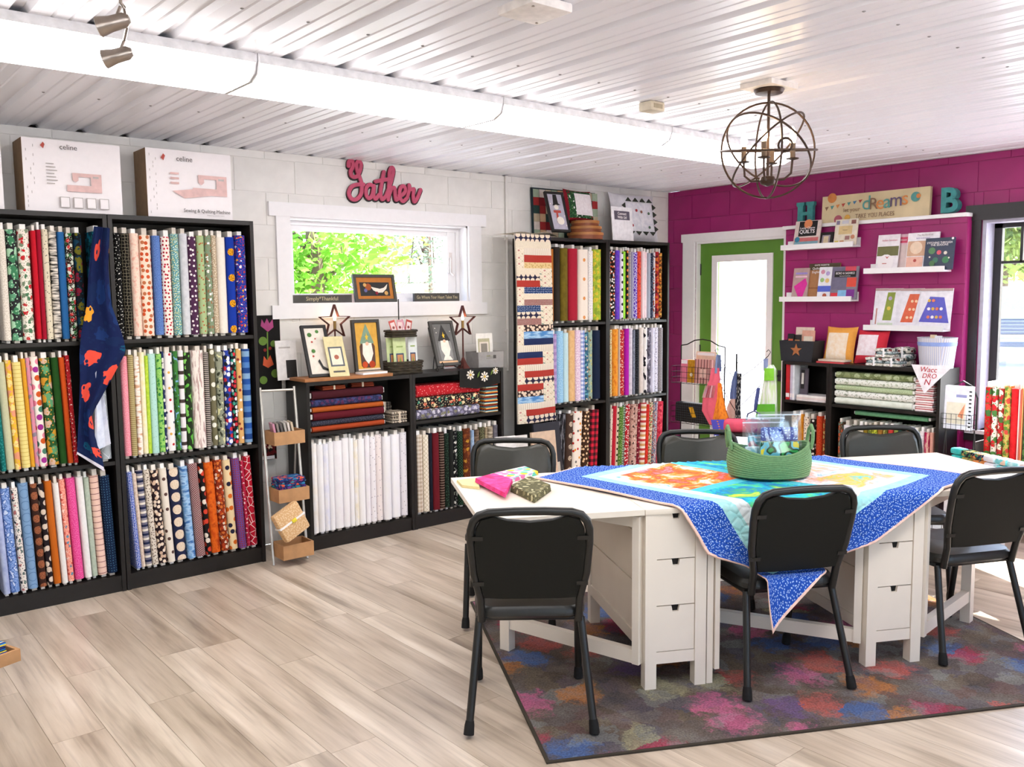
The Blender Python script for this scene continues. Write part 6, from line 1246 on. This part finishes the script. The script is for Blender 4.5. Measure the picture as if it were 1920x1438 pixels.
hang('handle_roll', 'slate wrapped handle hanging below the spinner arm', [(727, 1419, 1425), (750, 1415, 1422), (770, 1413, 1418)], flat('#5a64a0', .6), .006)
# pink duffel on the floor stand behind the rope basket
p = at_x(1400, 790, 5.0); o = thing('pink_duffel', 'coral pink zip bag with dark loop handles behind the rope basket', 'bag', (5.0, p.y, p.z-.075), R_(-62))
part('pouch', rbox(.30, .12, .09, .035, 3), flat('#e0506a', .6), o); part('handle', G().tube([(.0, -.02, .088), (.01, -.02, .13), (.05, -.02, .15), (.09, -.02, .13), (.10, -.02, .088)], .006, 7), flat('#3f4468', .6), o); part('zip', G().box(-.13, .13, -.004, .004, .0895, .0925), flat('#a82a48', .6), o)
o2 = thing('low_stool', 'small dark stool under the coral pink zip bag', 'stool', (5.0, p.y, 0), R_(-62)); part('top', rbox(.32, .16, .02, .004), BB, o2).location = (0, 0, p.z-.096)
for sx_ in (-.13, .13):
    for sy_ in (-.055, .055): part('leg', G().box(sx_-.01, sx_+.01, sy_-.01, sy_+.01, 0, p.z-.096), BB, o2)
# ================================================================== magenta wall: ledge, signs, books
TEAL = flat('#3f8f8f', .55, var=.12, nscale=25); ZL = 2.0972
py_ = at_x(1511, 400, 6.17)
o = thing('block_letter', 'weathered teal slab letter H standing on the white ledge', 'letter', (6.175, py_.y, ZL), R_(-90))
Hh = .175; part('letter', G().prism([(-.075, 0), (-.008, 0), (-.008, .02), (-.018, .03), (-.018, .075), (.018, .075), (.018, .03), (.008, .02), (.008, 0), (.075, 0), (.075, .022), (.064, .034), (.066, .14), (.075, .152), (.075, Hh), (.008, Hh), (.008, .155), (.018, .146), (.018, .10), (-.018, .10), (-.018, .146), (-.008, .155), (-.008, Hh), (-.075, Hh), (-.075, .152), (-.064, .14), (-.066, .034), (-.075, .022)], -.018, .018), TEAL, o)
py_ = at_x(1782, 375, 6.17); o = thing('block_letter', 'weathered teal letter B standing on the white ledge', 'letter', (6.175, py_.y, ZL), R_(-90)); lettering('B', .165, TEAL, o, (0, 0, .083), ext=.045, name='letter', bold=.03, maxw=.115)
SGN = flat('#dcc9a0', .6, var=.08, nscale=6); OR_, TE_, BR_, PK_ = flat('#d98a4a', .6), flat('#5a9a94', .6), flat('#8a6a52', .6), flat('#b05a6a', .6)
ya, yb = at_x(1542, 395, 6.165).y, at_x(1744, 380, 6.165).y
bt = [('p', 'bunting_flag', [(.03+.055*k, .60+.025*k), (.068+.055*k, .615+.025*k), (.045+.055*k, .46+.03*k)], (BR_, TE_, OR_, RED_, TE_, flat('#4a7fa8', .6), RED_)[k]) for k in range(7)]
board('dreams_sign', 'long cream wooden sign lettered let your dreams take you places', 'sign', (6.17, (ya+yb)/2, ZL), ya-yb, .20, .03, R_(-90), R_(-3), SGN, bt+[('c', 'dot_print', .10, .92, .045, OR_), ('c', 'dot_print', .17, .10, .04, PK_), ('c', 'dot_print', .26, .14, .028, flat('#d9a84a', .6)), ('c', 'dot_print', .88, .68, .042, TE_), ('c', 'dot_print', .905, .70, .02, OR_)],
      [('let your', .30, .42, .030, BR_, .2), ('d', .44, .60, .105, TE_, .09), ('R', .505, .55, .085, BR_, .08), ('e', .565, .57, .10, OR_, .08), ('a', .63, .59, .10, TE_, .08), ('m', .71, .62, .10, flat('#6a5a80', .6), .1), ('s', .79, .65, .10, OR_, .08), ('TAKE YOU PLACES', .52, .16, .032, BR_, .36)], body='plank')
def ledge(pL, pR, lab):
    a, b_ = at_x(*pL, XL), at_x(*pR, XL); z_ = (a.z+b_.z)/2; L = a.y-b_.y
    o = thing('picture_ledge', lab, 'shelf', (XL-.0005, (a.y+b_.y)/2, z_), R_(-90), 'white picture ledges on the magenta wall')
    part('shelf_board', G().box(-L/2, L/2, -.10, -.012, 0, .012), WHITET, o); part('lip', G().box(-L/2, L/2, -.112, -.10, 0, .038), WHITET, o); part('back_rail', G().box(-L/2, L/2, -.012, 0, 0, .07), WHITET, o)
    return z_+.0125
zA = ledge((1478.8, 470), (1613.7, 463), 'white picture ledge nearest the dreams sign and green door'.replace('nearest', 'below'))
zB = ledge((1476, 566), (1610, 564), 'white picture ledge above the black star bucket'); zC = ledge((1633.6, 513), (1783.7, 510), 'white picture ledge with the dark flower book'); zD = ledge((1632.8, 619), (1781.8, 620), 'white picture ledge holding sleeved quilt patterns')
BX = 6.058
def book(px0, px1, pyt, z_, lab, m_, pr=(), tx=(), t=.012, x_=BX, grp='books on the picture ledges', tilt=-9, cat='book', nm='book', hh=None):
    a, b_ = at_x(px0, 500, x_), at_x(px1, 500, x_); h_ = (hh or at_x((px0+px1)/2, pyt, x_).z-z_)/math.cos(R_(tilt))
    return board(nm, lab, cat, (x_, (a.y+b_.y)/2, z_+.001), a.y-b_.y, h_, t, R_(-90), R_(tilt), m_, pr, tx, group=grp)
c2 = lambda c_: flat(c_, .4)
book(1486, 1534, 414, zA, 'quilt book with a black Lucky Charm Quilts title panel', c2('#d9c8c0'), [('r', 'title_panel', .16, .42, .86, .98, BK), ('c', 'badge', .5, .88, .16, c2('#e08a5a')), ('r', 'quilt_photo', .04, .22, .96, .36, c2('#c96a6a')), ('r', 'quilt_photo', .04, .12, .96, .22, c2('#7fa8b4')), ('r', 'quilt_photo', .2, .02, .8, .12, c2('#d0505a')), ('c', 'quilt_photo', .15, .3, .1, c2('#2f7f9a'))], [('Lucky Charm', .5, .72, .017, CARD, .62, .01), ('QUILTS', .5, .58, .028, CARD, .62, .02)], tilt=-12)
book(1534, 1559, 436, zA, 'small black framed pattern book lying low between two books', BK, [('r', 'picture', .2, .1, .8, .8, c2('#9a8f9a')), ('r', 'picture', .32, .16, .68, .72, c2('#dcc9a4'))], tilt=-14, x_=6.072)
book(1562, 1604, 411, zA, 'cream quilt sampler book with a tan title box', c2('#e4dac6'), [('r', 'title_box', .18, .42, .78, .74, c2('#d9bf8a')), ('r', 'motif', .05, .8, .2, .95, c2('#8a7f9a')), ('r', 'motif', .3, .82, .6, .95, c2('#cfcfd6')), ('r', 'motif', .72, .8, .92, .95, c2('#8a5a54')), ('r', 'motif', .05, .08, .22, .18, c2('#d9c04a')), ('r', 'motif', .28, .08, .46, .18, c2('#c98a5a')), ('r', 'motif', .5, .2, .7, .35, c2('#a87a74')), ('c', 'motif', .84, .3, .09, c2('#c98a6a'))], [('treasury', .48, .58, .008, BR_, .5)])
book(1485, 1514, 503, zB, 'patchwork book with a magenta heart cushion cover', c2('#b79a96'), [('p', 'cushion', [(.1, .42), (.8, .68), (.95, .5), (.7, .05), (.5, .02)], c2('#d92f9a')), ('r', 'title', .15, .80, .9, .86, c2('#9a8ad0')), ('r', 'title', .15, .70, .9, .75, c2('#e6c0d0'))])
book(1513, 1571, 494, zB, 'brown quilt book standing behind the others', c2('#a8764c'), [('r', 'title_band', 0, .82, 1, 1, c2('#4a3f2a')), ('c', 'flowers', .5, .12, .12, c2('#d9a02c')), ('r', 'plank_print', .02, .3, .4, .34, c2('#8a5a38'))], [('KAFFE FASSETTE', .42, .95, .012, CARD, .7), ("Quilts", .24, .86, .018, CARD, .3), ('English', .25, .76, .018, CARD, .32)], x_=6.073)
book(1533, 1557, 501, zB, 'white sampler book with a periwinkle title band', c2('#e6e6ee'), [('r', 'title_band', 0, .24, 1, .42, c2('#4f62c4')), ('c', 'motif', .3, .85, .16, c2('#c98aa0')), ('c', 'motif', .7, .8, .16, c2('#b0a0d0')), ('c', 'motif', .3, .6, .16, c2('#9ac07a')), ('c', 'motif', .7, .58, .16, c2('#e0c07a')), ('c', 'motif', .6, .12, .16, c2('#b0583f'))], x_=6.055)
book(1557, 1607, 500, zB, 'boro and sashiko stitch book with red and denim patches', c2('#7d7684'), [('r', 'denim_patch', .02, .3, .6, .98, c2('#6d6880')), ('r', 'red_patch', .5, .86, .9, 1, c2('#d0485a')), ('r', 'spotted_patch', .6, .38, .95, .66, c2('#d84a38')), ('r', 'spotted_patch', .62, .06, .92, .3, c2('#7a2a8a')), ('r', 'blue_patch', .3, .02, .62, .28, c2('#7fb4dc')), ('r', 'red_patch', .04, .08, .3, .2, c2('#d83440')), ('r', 'title_panel', .12, .68, .92, .86, BK)], [('BORO & SASHIKO', .52, .79, .017, CARD, .7), ('Harmonious Imperfection', .52, .71, .006, CARD, .6)], x_=6.054)
book(1641, 1682, 440, zC, 'white craft magazine with a stitched hoop photograph', c2('#ece6ea'), [('r', 'photo', .02, .42, .98, .68, c2('#6a6a3a')), ('c', 'hoop', .45, .24, .36, CARD), ('p', 'heart', [(.4, .42), (.5, .34), (.6, .42), (.5, .38)], RED_), ('r', 'stitch', .3, .2, .5, .22, RED_)], [('Indian Summer', .55, .84, .013, c2('#e08a9a'), .8)], t=.006)
book(1680, 1699, 439, zC, 'pink headed craft magazine tucked behind its neighbours', c2('#e0b9c4'), [('r', 'header', 0, .76, 1, .92, c2('#d9486a')), ('r', 'photo', .1, .1, .9, .7, c2('#d9c4c0'))], [('Bloom', .5, .84, .012, CARD, .8)], x_=6.082, t=.006)
book(1697, 1756, 436, zC, 'white craft book with peach embroidery photographs', c2('#f0ecf0'), [('r', 'photo', .02, .38, .62, .78, c2('#d0a484')), ('c', 'photo_motif', .3, .6, .2, c2('#e9cfb4')), ('r', 'photo', .02, .02, .55, .36, c2('#e8b4a0')), ('r', 'photo', .64, .02, .98, .76, c2('#b79a78')), ('c', 'red_motif', .3, .26, .05, RED_)], [('The Big Book of', .55, .93, .012, LG, .6), ('little embroidery', .5, .85, .010, c2('#9a8fc0'), .7)], x_=6.069)
book(1731, 1786, 446, zC, 'navy book with embroidered garden flowers', c2('#22304a'), [('c', 'fern', .25, .6, .12, c2('#4a7a4a')), ('c', 'flower', .5, .54, .08, c2('#d0485a')), ('c', 'flower', .72, .52, .06, CRM), ('c', 'fern', .4, .3, .1, c2('#2f6a54')), ('c', 'fern', .75, .3, .12, c2('#2f7a4a')), ('c', 'fern', .3, .2, .1, c2('#3f6a3a')), ('c', 'bud', .2, .4, .03, CRM), ('c', 'bud', .86, .36, .03, CRM), ('c', 'sticker', .93, .96, .04, CARD)], [('STITCHING THROUGH', .5, .84, .014, CARD, .86), ('THE SEASONS', .5, .77, .014, CARD, .6)], x_=6.054)
SL = flat('#e9e6ee', .25)
for (a, b_, lab, pr, x_) in ((1638, 1662, 'sleeved quilt pattern at the door end of the ledge', [('r', 'photo', .2, .1, .7, .5, c2('#c98a7a'))], 6.088), (1645, 1690, 'sleeved quilt pattern showing an olive runner', [('p', 'runner', [(.25, .2), (.62, .2), (.7, .9), (.38, .9)], c2('#8a9a3a')), ('c', 'motif', .5, .75, .08, c2('#b0a0c0')), ('c', 'motif', .48, .5, .08, c2('#d9c04a')), ('r', 'strip', .05, .08, .7, .14, c2('#c9d2c0'))], 6.077), (1686, 1730, 'sleeved quilt pattern showing an orange runner', [('p', 'runner', [(.1, .16), (.62, .16), (.82, .86), (.4, .86)], c2('#d9603c'))]+[('c', 'motif', .38+.08*(k // 2)+.17*(k % 2), .28+.2*(k // 2), .06, c2('#efc9a0')) for k in range(6)], 6.066), (1724, 1785, 'sleeved quilt pattern showing a violet table quilt', [('p', 'table_quilt', [(.02, .18), (.95, .16), (.74, .78), (.3, .8)], c2('#5a58c0'))]+[('c', 'motif', .3+.13*(k % 4), .3+.2*(k//4), .05, (c2('#e07a5a'), CARD, c2('#d9b04a'))[k % 3]) for k in range(10)], 6.053)):
    book(a, b_, 541, zD, lab, SL, pr+[('r', 'header', .0, .94, 1, .995, c2('#b79a98'))], t=.004, x_=x_, grp='sleeved patterns on the lowest ledge', cat='pattern packet', nm='pattern_packet', tilt=-9)
# ---- top of the low magenta-wall bookcases
ZB = 1.0625; XF = 5.95
def spot_(px_, py_=675, x_=XF): return at_x(px_, py_, x_).y
ya, yb = spot_(1471), spot_(1536); o = thing('star_bucket', 'black painted trough with a rust star holding magazines', 'bucket', (XF, (ya+yb)/2, ZB), R_(-90)); wb, h_ = ya-yb, .155; DK = flat('#26282e', .55)
g_ = G(); P_ = [(-wb*.44, 0), (wb*.44, 0), (wb*.5, h_), (-wb*.5, h_)]
g_.prism(P_, -.075, -.067); part('front_board', g_, DK, o); part('rear_board', G().prism(P_, .067, .075), DK, o); part('floor_plate', G().box(-wb*.43, wb*.43, -.067, .067, 0, .008), DK, o)
for s_ in (-1, 1): part('end_board', G().prism([(s_*wb*.44, 0), (s_*(wb*.44-.008), 0), (s_*(wb*.5-.008), h_), (s_*wb*.5, h_)][::-s_], -.067, .067), DK, o)
part('star', G().prism([((.05 if k % 2 == 0 else .02)*math.sin(math.pi*k/5), .085+(.05 if k % 2 == 0 else .02)*math.cos(math.pi*k/5)) for k in range(10)][::-1], -.079, -.0755), flat('#a8683c', .7), o)
for k, (a, b_, yy, c_, lab) in enumerate(((1478, 1490, 626, '#1f1a1a', 'black card packet at the front of the star trough'), (1490, 1503, 628, '#2a2222', 'dark printed packet beside the black card packet'), (1493, 1527, 614, '#e2cdbc', 'cream magazine standing tall in the star trough'), (1505, 1529, 620, '#d9a08a', 'orange and cream magazine leaning in the star trough'))):
    book(a, b_, yy, ZB+.009, lab, c2(c_), [('r', 'picture', .15, .3, .85, .8, c2(('#d0603a', '#b07a4a', '#cfc4b0', '#e6d8c4')[k]))], t=.006, x_=XF+(-.03, -.02, .03, .0)[k], grp='magazines in the star trough', cat='magazine', nm='magazine', tilt=-5)
pillow('stitched_pillow', 'orange pillow with a stitched cream panel', (XF+.045, spot_(1570, 675, XF+.04), ZB), .245, .27, .08, f('plain', '#e8a24a'), R_(-90), R_(-14), [('panel', .14, .06, .80, .80, f('batik', '#efe2d2', '#e9cfae', s=.03))], 'stitched pillows on the low bookcase')
pillow('stitched_pillow', 'red pillow with a stitched white panel', (XF+.045, spot_(1629, 675, XF+.04), ZB), .235, .25, .07, f('plain', '#cc3040'), R_(-90), R_(-16), [('panel', .05, .22, .72, .84, f('batik', '#efe6ea', '#e2cdd2', s=.03))], 'stitched pillows on the low bookcase')
for k in range(2):
    o = thing('booklet', ('red edged booklet lying under the orange pillow front', 'cream booklet topmost before the orange pillow')[k], 'booklet', (XF-.045, spot_(1562+3*k, 675, XF-.045), ZB+.0145*k), R_(-90-4*k), 'booklets before the pillows'); part('pages', rbox(.22, .085, .012, .002), (flat('#d8c4b4', .5), flat('#c8484c', .5))[1-k], o); part('cover', G().box(-.11, .11, -.0425, .0425, .0122, .0132), (c2('#b0343a'), c2('#d9c9ae'))[k], o)
PM = [f('camo', '#3a4448', '#b9b6a8', '#e6e2dc', '#7a3a34', s=.03), f('camo', '#e9e6e6', '#8a9a9c', '#2f3a3c', s=.03)]
for k, (px_, dz, x_, lab) in enumerate(((1645, 0, 5.915, 'banded photo-print fabric roll lying at the front of the pile'), (1678, 0, 5.915, 'banded photo-print fabric roll beside the front one'), (1662, .063, 5.92, 'banded photo-print fabric roll on top of the pile'), (1697, 0, 6.03, 'upright banded photo-print bundle next to the blue bucket'))):
    bundle(lab, (x_, spot_(px_, 675, x_), ZB+dz), .125, .10, .06 if k < 3 else .13, PM, 3, R_(-90+(0, 0, 3, 2)[k]), 'banded fabric rolls on the low bookcase', '#efeef0')
ya, yb = spot_(1716), spot_(1786); o = thing('tin_bucket', 'pale blue fluted bucket holding papers at the bookcase end', 'bucket', (XF+.045, (ya+yb)/2, ZB), R_(-90)); BLU = f('vs', '#c9cfe6', '#e2dcd8', '#b9b4c0', s=.012)
rr_ = .126; part('pail', G().lathe([(rr_*.82, 0), (rr_*.98, .20), (rr_*1.0, .205), (rr_*.93, .203), (rr_*.80, .01)], 28), BLU, o); part('ribbon', G().lathe([(rr_*.96, .15), (rr_*.98, .175), (rr_*.965, .176), (rr_*.95, .15)], 28), c2('#8fa4dc'), o)
book(1748, 1760, 628, ZB+.045, 'tan calendar sheet standing in the blue bucket', c2('#e0c8a4'), [('r', 'picture', .1, .3, .5, .8, c2('#8a9aa4'))], t=.004, x_=XF+.075, grp='papers in the blue bucket', tilt=-3, cat='paper', nm='paper_sheet')
book(1757, 1771, 630, ZB+.03, 'white calendar sheet with small print in the blue bucket', c2('#eceef4'), [('r', 'print', .35, .5, .65, .7, LG)], t=.003, x_=XF+.03, grp='papers in the blue bucket', tilt=-2, cat='paper', nm='paper_sheet')
a, b_, c_ = at_x(1709, 683, 5.845), at_x(1786, 690, 5.845), at_x(1733, 738, 5.845)
o = thing('pennant', 'white felt pennant with red brush lettering hanging over the bookcase edge', 'pennant', (5.845, a.y, c_.z), R_(-90)); L = a.y-b_.y; hz = a.z-c_.z; kx = a.y-c_.y
part('felt', G().prism([(0, hz), (kx, 0), (L, hz)], -.0015, .0015), flat('#f1ecf0', .8), o)
for tx, u_, v_, hh in (('Wacc', .42, .84, .035), ('DRO', .45, .62, .032), ('N', .40, .40, .04)): lettering(tx, hh, flat('#c22f3c', .7), o, (u_*L, -.003, v_*hz), shear=.25, maxw=.26*1.0 if tx == 'Wacc' else None)
part('fold_flap', G().add([(L*.62, -.001, hz+.001), (L, -.001, hz+.001), (L, .009, hz+.002), (L*.62, .009, hz+.002)], [(0, 1, 2, 3)]), flat('#f4f2f6', .8), o)
# inside the narrow bookcase
Zs = .7695
for k, (a, b_, yt, c_, lab) in enumerate(((1475, 1482, 683, '#c2242c', 'thick red spined book in the narrow bookcase'), (1483, 1486.5, 684, '#c9bcd0', 'thin lilac booklet beside the red book'), (1487, 1491, 684, '#dfe3ea', 'thin white booklet beside the lilac one'))):
    ya, yb = at_x(a, 715, 5.88).y, at_x(b_, 715, 5.88).y; o = thing('book', lab, 'book', (5.95, (ya+yb)/2, Zs), R_(-90), 'books in the narrow bookcase'); hh = at_x(a, yt, 5.88).z-Zs; part('cover', G().box(-(ya-yb)/2, (ya-yb)/2, -.08, .10, 0, hh), c2(c_), o); part('spine_label', G().box(-(ya-yb)/2*.9, (ya-yb)/2*.9, -.0812, -.0802, .02, .05), CARD, o)
book(1505, 1519.5, 691, Zs, 'black and grey book standing face out in the narrow bookcase', c2('#57505a'), [('r', 'title_panel', .08, .35, .55, .95, BK), ('r', 'title', .16, .5, .46, .85, c2('#d9d3cc'))], x_=5.93, grp='books in the narrow bookcase', tilt=-3)
for k in range(3):
    o = thing('paper_pad', ('lowest cream', 'middle blush', 'topmost white')[k]+' paper pad of the stack by the face-out book', 'paper pad', (5.965, at_x(1524, 745, 5.9).y, Zs+.0145*k), R_(-90+2*k), 'paper pads in the narrow bookcase'); part('sheets', G().box(-.125, .115, -.085, .08, 0, .0125), (flat('#efe6e2', .7), flat('#e6d3ce', .7), flat('#f0ece8', .7))[k], o); part('cover', G().box(-.125, .115, -.085, .08, .0126, .0138), CARD, o)
for k in range(7): bundle(('lowest', 'second', 'third', 'fourth', 'fifth', 'sixth', 'topmost')[k]+' red and white fabric pack of the stack under the pennant', (5.95, at_x(1731, 745, 5.88).y, Zs+k*.031), .125, .12, .03, [f('camo', '#c23a44', '#f0e2e0', '#efe6e4', s=.03), f('hs', '#f0e6e2', '#c2343e', s=.012)], 2, R_(-90+(2, -3, 4, -2, 1, 3, -4)[k]), 'red and white packs under the pennant', None)
# ================================================================== window corner
xc = 5.62; a, b_ = at_x(1768, 760, xc), at_x(1828, 760, xc)
o = thing('wire_magazine_stand', 'thin black wire stand with an arched handle before the magenta wall', 'stand', (xc, (a.y+b_.y)/2, 0), R_(-90)); wz = (a.y-b_.y); zt = at_x(1800, 716, xc).z; zb = at_x(1800, 806, xc).z
for s_ in (-1, 1):
    part('leg', G().tube([(s_*wz*.45, .03, zb), (s_*wz*.5, -.05, 0)], .004, 6), WIRE, o); part('leg', G().tube([(s_*wz*.45, .03, zb), (s_*wz*.5, .12, 0)], .004, 6), WIRE, o)
part('arch', G().tube([(-wz*.45, .055, zb), (-wz*.45, .055, zt-.10), (-wz*.3, .055, zt-.03), (0, .055, zt), (wz*.3, .055, zt-.03), (wz*.45, .055, zt-.10), (wz*.45, .055, zb)], .005, 7), WIRE, o); gridbasket(o, wz*.95, .06, .10, zb, 6, WIRE, .0015)
for k in range(2): board('spiral_calendar', ('white spiral bound calendar in the wire stand', 'second spiral bound calendar tucked behind the first')[k], 'calendar', (xc-.012+.02*k, (a.y+b_.y)/2, zb+.004), wz*.86, .27, .010, R_(-90), R_(-3), flat('#eceaf2', .4), [('r', 'picture', .08, .12, .78, .62, c2('#e6dcc8')), ('p', 'orange_motif', [(.5, .3), (.75, .6), (.7, .25)], c2('#e0906a')), ('r', 'title', .42, .74, .8, .8, c2('#9a9ac8'))]+[('r', 'spiral_wire', .90, .06+.09*j, .99, .09+.09*j, BK) for j in range(10)], group='calendars in the wire stand')
row('at the black framed window', 'red bolts at the window', 'x', 5.93, 790, .42, [
 (558, 650, 'red poppy', f('floral', '#b01c1c', '#d83a34', '#3f6a34', s=.05)), (652, 726, 'white and red daisy', f('floral', '#ecd9cc', '#c9242c', '#4a7a3c', s=.05)), (728, 802, 'red with cream flowers', f('floral', '#b4242a', '#efd9c4', '#4a6a34', s=.045)), (804, 886, 'yellow green leaf', f('floral', '#bdb45a', '#5f8a34', '#c9483c', s=.035)), (888, 986, 'solid scarlet', f('batik', '#c4161e', '#dc2a2c', s=.05)), (988, 1022, 'cream and pink striped', f('vs', '#f0dcc8', '#d9647c', s=.012)), (1024, 1060, 'red and gold striped', f('vs', '#c4243a', '#e0b46a', s=.012)), (1064, 1110, 'dark pine green', f('floral', '#2f4a2c', '#5a7a44', s=.04))], 1760, 6.85, h=.575)
ya, yb = at_x(1838, 800, 5.93).y, at_x(1926, 800, 5.93).y
o = thing('bolt_stand', 'low dark stand carrying the red bolts at the window', 'stand', (5.92, ya+.02, 0), R_(-90)); L = ya-yb+.06
part('shelf_board', G().box(0, L, -.01, .25, .395, .418), BB, o); part('end_panel', G().box(0, .02, -.01, .25, 0, .395), BB, o); part('end_panel', G().box(L-.02, L, -.01, .25, 0, .395), BB, o); part('end_stop', G().box(-.012, 0, 0, .22, .0, .60), flat('#4a4644', .6), o)
q0, q1 = at_z(1783, 853, .60), at_z(1935, 890, .60); dq = (q1-q0); an = math.atan2(dq.y, dq.x); L = dq.length
o = thing('display_table', 'low white display table holding the row of fabric packs', 'table', (q0.x, q0.y, 0), an); part('top', G().box(-.04, L+.3, -.04, .42, .515, .54), flat('#efedf2', .4), o)
for u_ in (-.02, L+.25):
    for v_ in (-.02, .37): part('leg', G().box(u_, u_+.03, v_, v_+.03, 0, .515), flat('#efedf2', .4), o)
PC = [('turquoise', f('batik', '#2fb8b4', '#5fd0c8', s=.03)), ('dark tropical leaf', f('floral', '#1d2f3a', '#3f8a5a', '#b0a05a', s=.03)), ('dark parrot flower', f('floral', '#17304a', '#2f8a6a', '#d98a4a', s=.03)), ('white', f('plain', '#efeaf0')), ('peach and aqua', f('camo', '#f0d0b8', '#7fd0d4', '#efe6e0', s=.05)), ('aqua watercolour', f('batik', '#8fd8dc', '#d0eef0', s=.04)), ('blush', f('plain', '#f0dcd8'))]
for k, (wd, m_) in enumerate(PC):
    u_ = .03+L*(k+.5)/7; p = Vector((q0.x+math.cos(an)*u_, q0.y+math.sin(an)*u_, 0))
    bundle(wd+' folded fabric pack on the low white display table', (p.x, p.y, .5405), L/7*.93, .07, .115, m_, 3, an, 'fabric packs on the display table', None)
pc_ = at_z(1746, 1065, 0.0); o = thing('mesh_basket', 'round black wire basket on short legs beyond the tables', 'basket', (pc_.x, pc_.y, 0)); zt = .36
for k in range(16): a = 2*math.pi*k/16; part('basket_wire', G().tube([(.11*math.cos(a), .11*math.sin(a), .14), (.13*math.cos(a), .13*math.sin(a), .30)], .0015, 5), WIRE, o)
for z_, r_ in ((.14, .11), (.18, .115), (.22, .12), (.26, .125), (.30, .13)): part('basket_hoop', G().tube([(r_*math.cos(2*math.pi*j/24), r_*math.sin(2*math.pi*j/24), z_) for j in range(24)], .002, 5, True), WIRE, o)
for k in range(3): a = 2*math.pi*k/3+.5; part('leg', G().tube([(.11*math.cos(a), .11*math.sin(a), .14), (.12*math.cos(a), .12*math.sin(a), 0)], .006, 6), WIRE, o)
pillow('batting_roll', 'white batting pillow form filling the round wire basket', (pc_.x, pc_.y, .145), .17, .16, .12, f('plain', '#eef2f6'), R_(-40))
# crate at the edge of the view
p = at_z(38, 1216, .46); DX = Vector((math.cos(R_(20)), math.sin(R_(20)), 0)); DY = Vector((-DX.y, DX.x, 0)); q = p-DX*.21+DY*.14
o = thing('display_tray', 'small brown wooden tray table holding bright fabric by the tall bookcases', 'tray', (q.x, q.y, 0), R_(20))
part('tray_floor', G().box(-.20, .20, -.13, .13, .425, .435), WD, o)
for (u0, u1, v0, v1) in ((-.21, .21, -.14, -.13), (-.21, .21, .13, .14), (-.21, -.20, -.13, .13), (.20, .21, -.13, .13)): part('tray_side', G().box(u0, u1, v0, v1, .42, .46), WD, o)
part('post', G().tube([(-.12, 0, .02), (-.12, 0, .425)], .018, 10), WD, o); part('foot', G().box(-.2, -.04, -.10, .10, 0, .02), WD, o)
bundle('blue and yellow folded fabric stack in the wooden tray', (q.x+DX.x*.03, q.y+DX.y*.03, .4355), .31, .22, .05, [f('hs', '#2a4ab0', '#e6d23a', '#2f8ad0', '#24305a', s=.02)], 4, R_(20), None, None)
# ================================================================== truck outside
tp_ = at_z(1900, 688, -.15); TXP = Vector((tp_.x, tp_.y, -.15)); an = math.atan2(-TXP.y, -TXP.x)+math.pi/2+R_(8)
o = thing('pickup_truck', 'white pickup truck parked facing the black framed window', 'truck', TXP+Vector((math.sin(-an)*-1.2*0, 0, 0)), an); TWH = flat('#d9dde2', .3, .6); TGR = flat('#5a6270', .4); GLS = flat('#9fb4c0', .1, .8)
part('body', moved(rbox(2.0, 3.0, .60, .10, 3), 0, 1.6, .55), TWH, o); part('hood', moved(rbox(1.84, 1.2, .18, .07, 3), 0, .75, 1.10), TWH, o)
part('cab', G().add([(-.92, 1.2, 1.15), (.92, 1.2, 1.15), (.92, 3.0, 1.15), (-.92, 3.0, 1.15), (-.74, 1.85, 1.85), (.74, 1.85, 1.85), (.74, 2.9, 1.85), (-.74, 2.9, 1.85)], [(4, 5, 6, 7), (0, 1, 5, 4), (1, 2, 6, 5), (2, 3, 7, 6), (3, 0, 4, 7)]), TWH, o)
part('windshield', G().add([(-.80, 1.25, 1.22), (.80, 1.25, 1.22), (.68, 1.78, 1.79), (-.68, 1.78, 1.79)], [(0, 1, 2, 3)]), GLS, o)
gr_ = part('grille', moved(rbox(1.1, .06, .36, .05, 2), 0, .09, .74), TGR, o)
for k in range(4): part('grille_bar', G().box(-.52, .52, .045, .06, .80+k*.08, .815+k*.08), flat('#8a92a0', .3), gr_)
part('bumper', moved(rbox(2.02, .22, .24, .06, 2), 0, .06, .42), flat('#c9ced6', .25), o); part('lower_grille', moved(rbox(1.2, .05, .12, .03, 2), 0, -.045, .46), TGR, o)
for s_ in (-1, 1):
    part('headlight', moved(rbox(.34, .10, .22, .05, 2), s_*.78, .10, .86), flat('#eef2f6', .15), o); part('fog_lamp', moved(rbox(.2, .05, .09, .03, 2), s_*.8, -.05, .47), TGR, o); part('mirror', moved(rbox(.2, .1, .24, .04, 2), s_*1.08, 1.45, 1.22), TGR, o)
    for yy in (.95, 2.9): part('wheel', G().tube([(s_*.98, yy, .38), (s_*.72, yy, .38)], .38, 20), flat('#232326', .8), o)
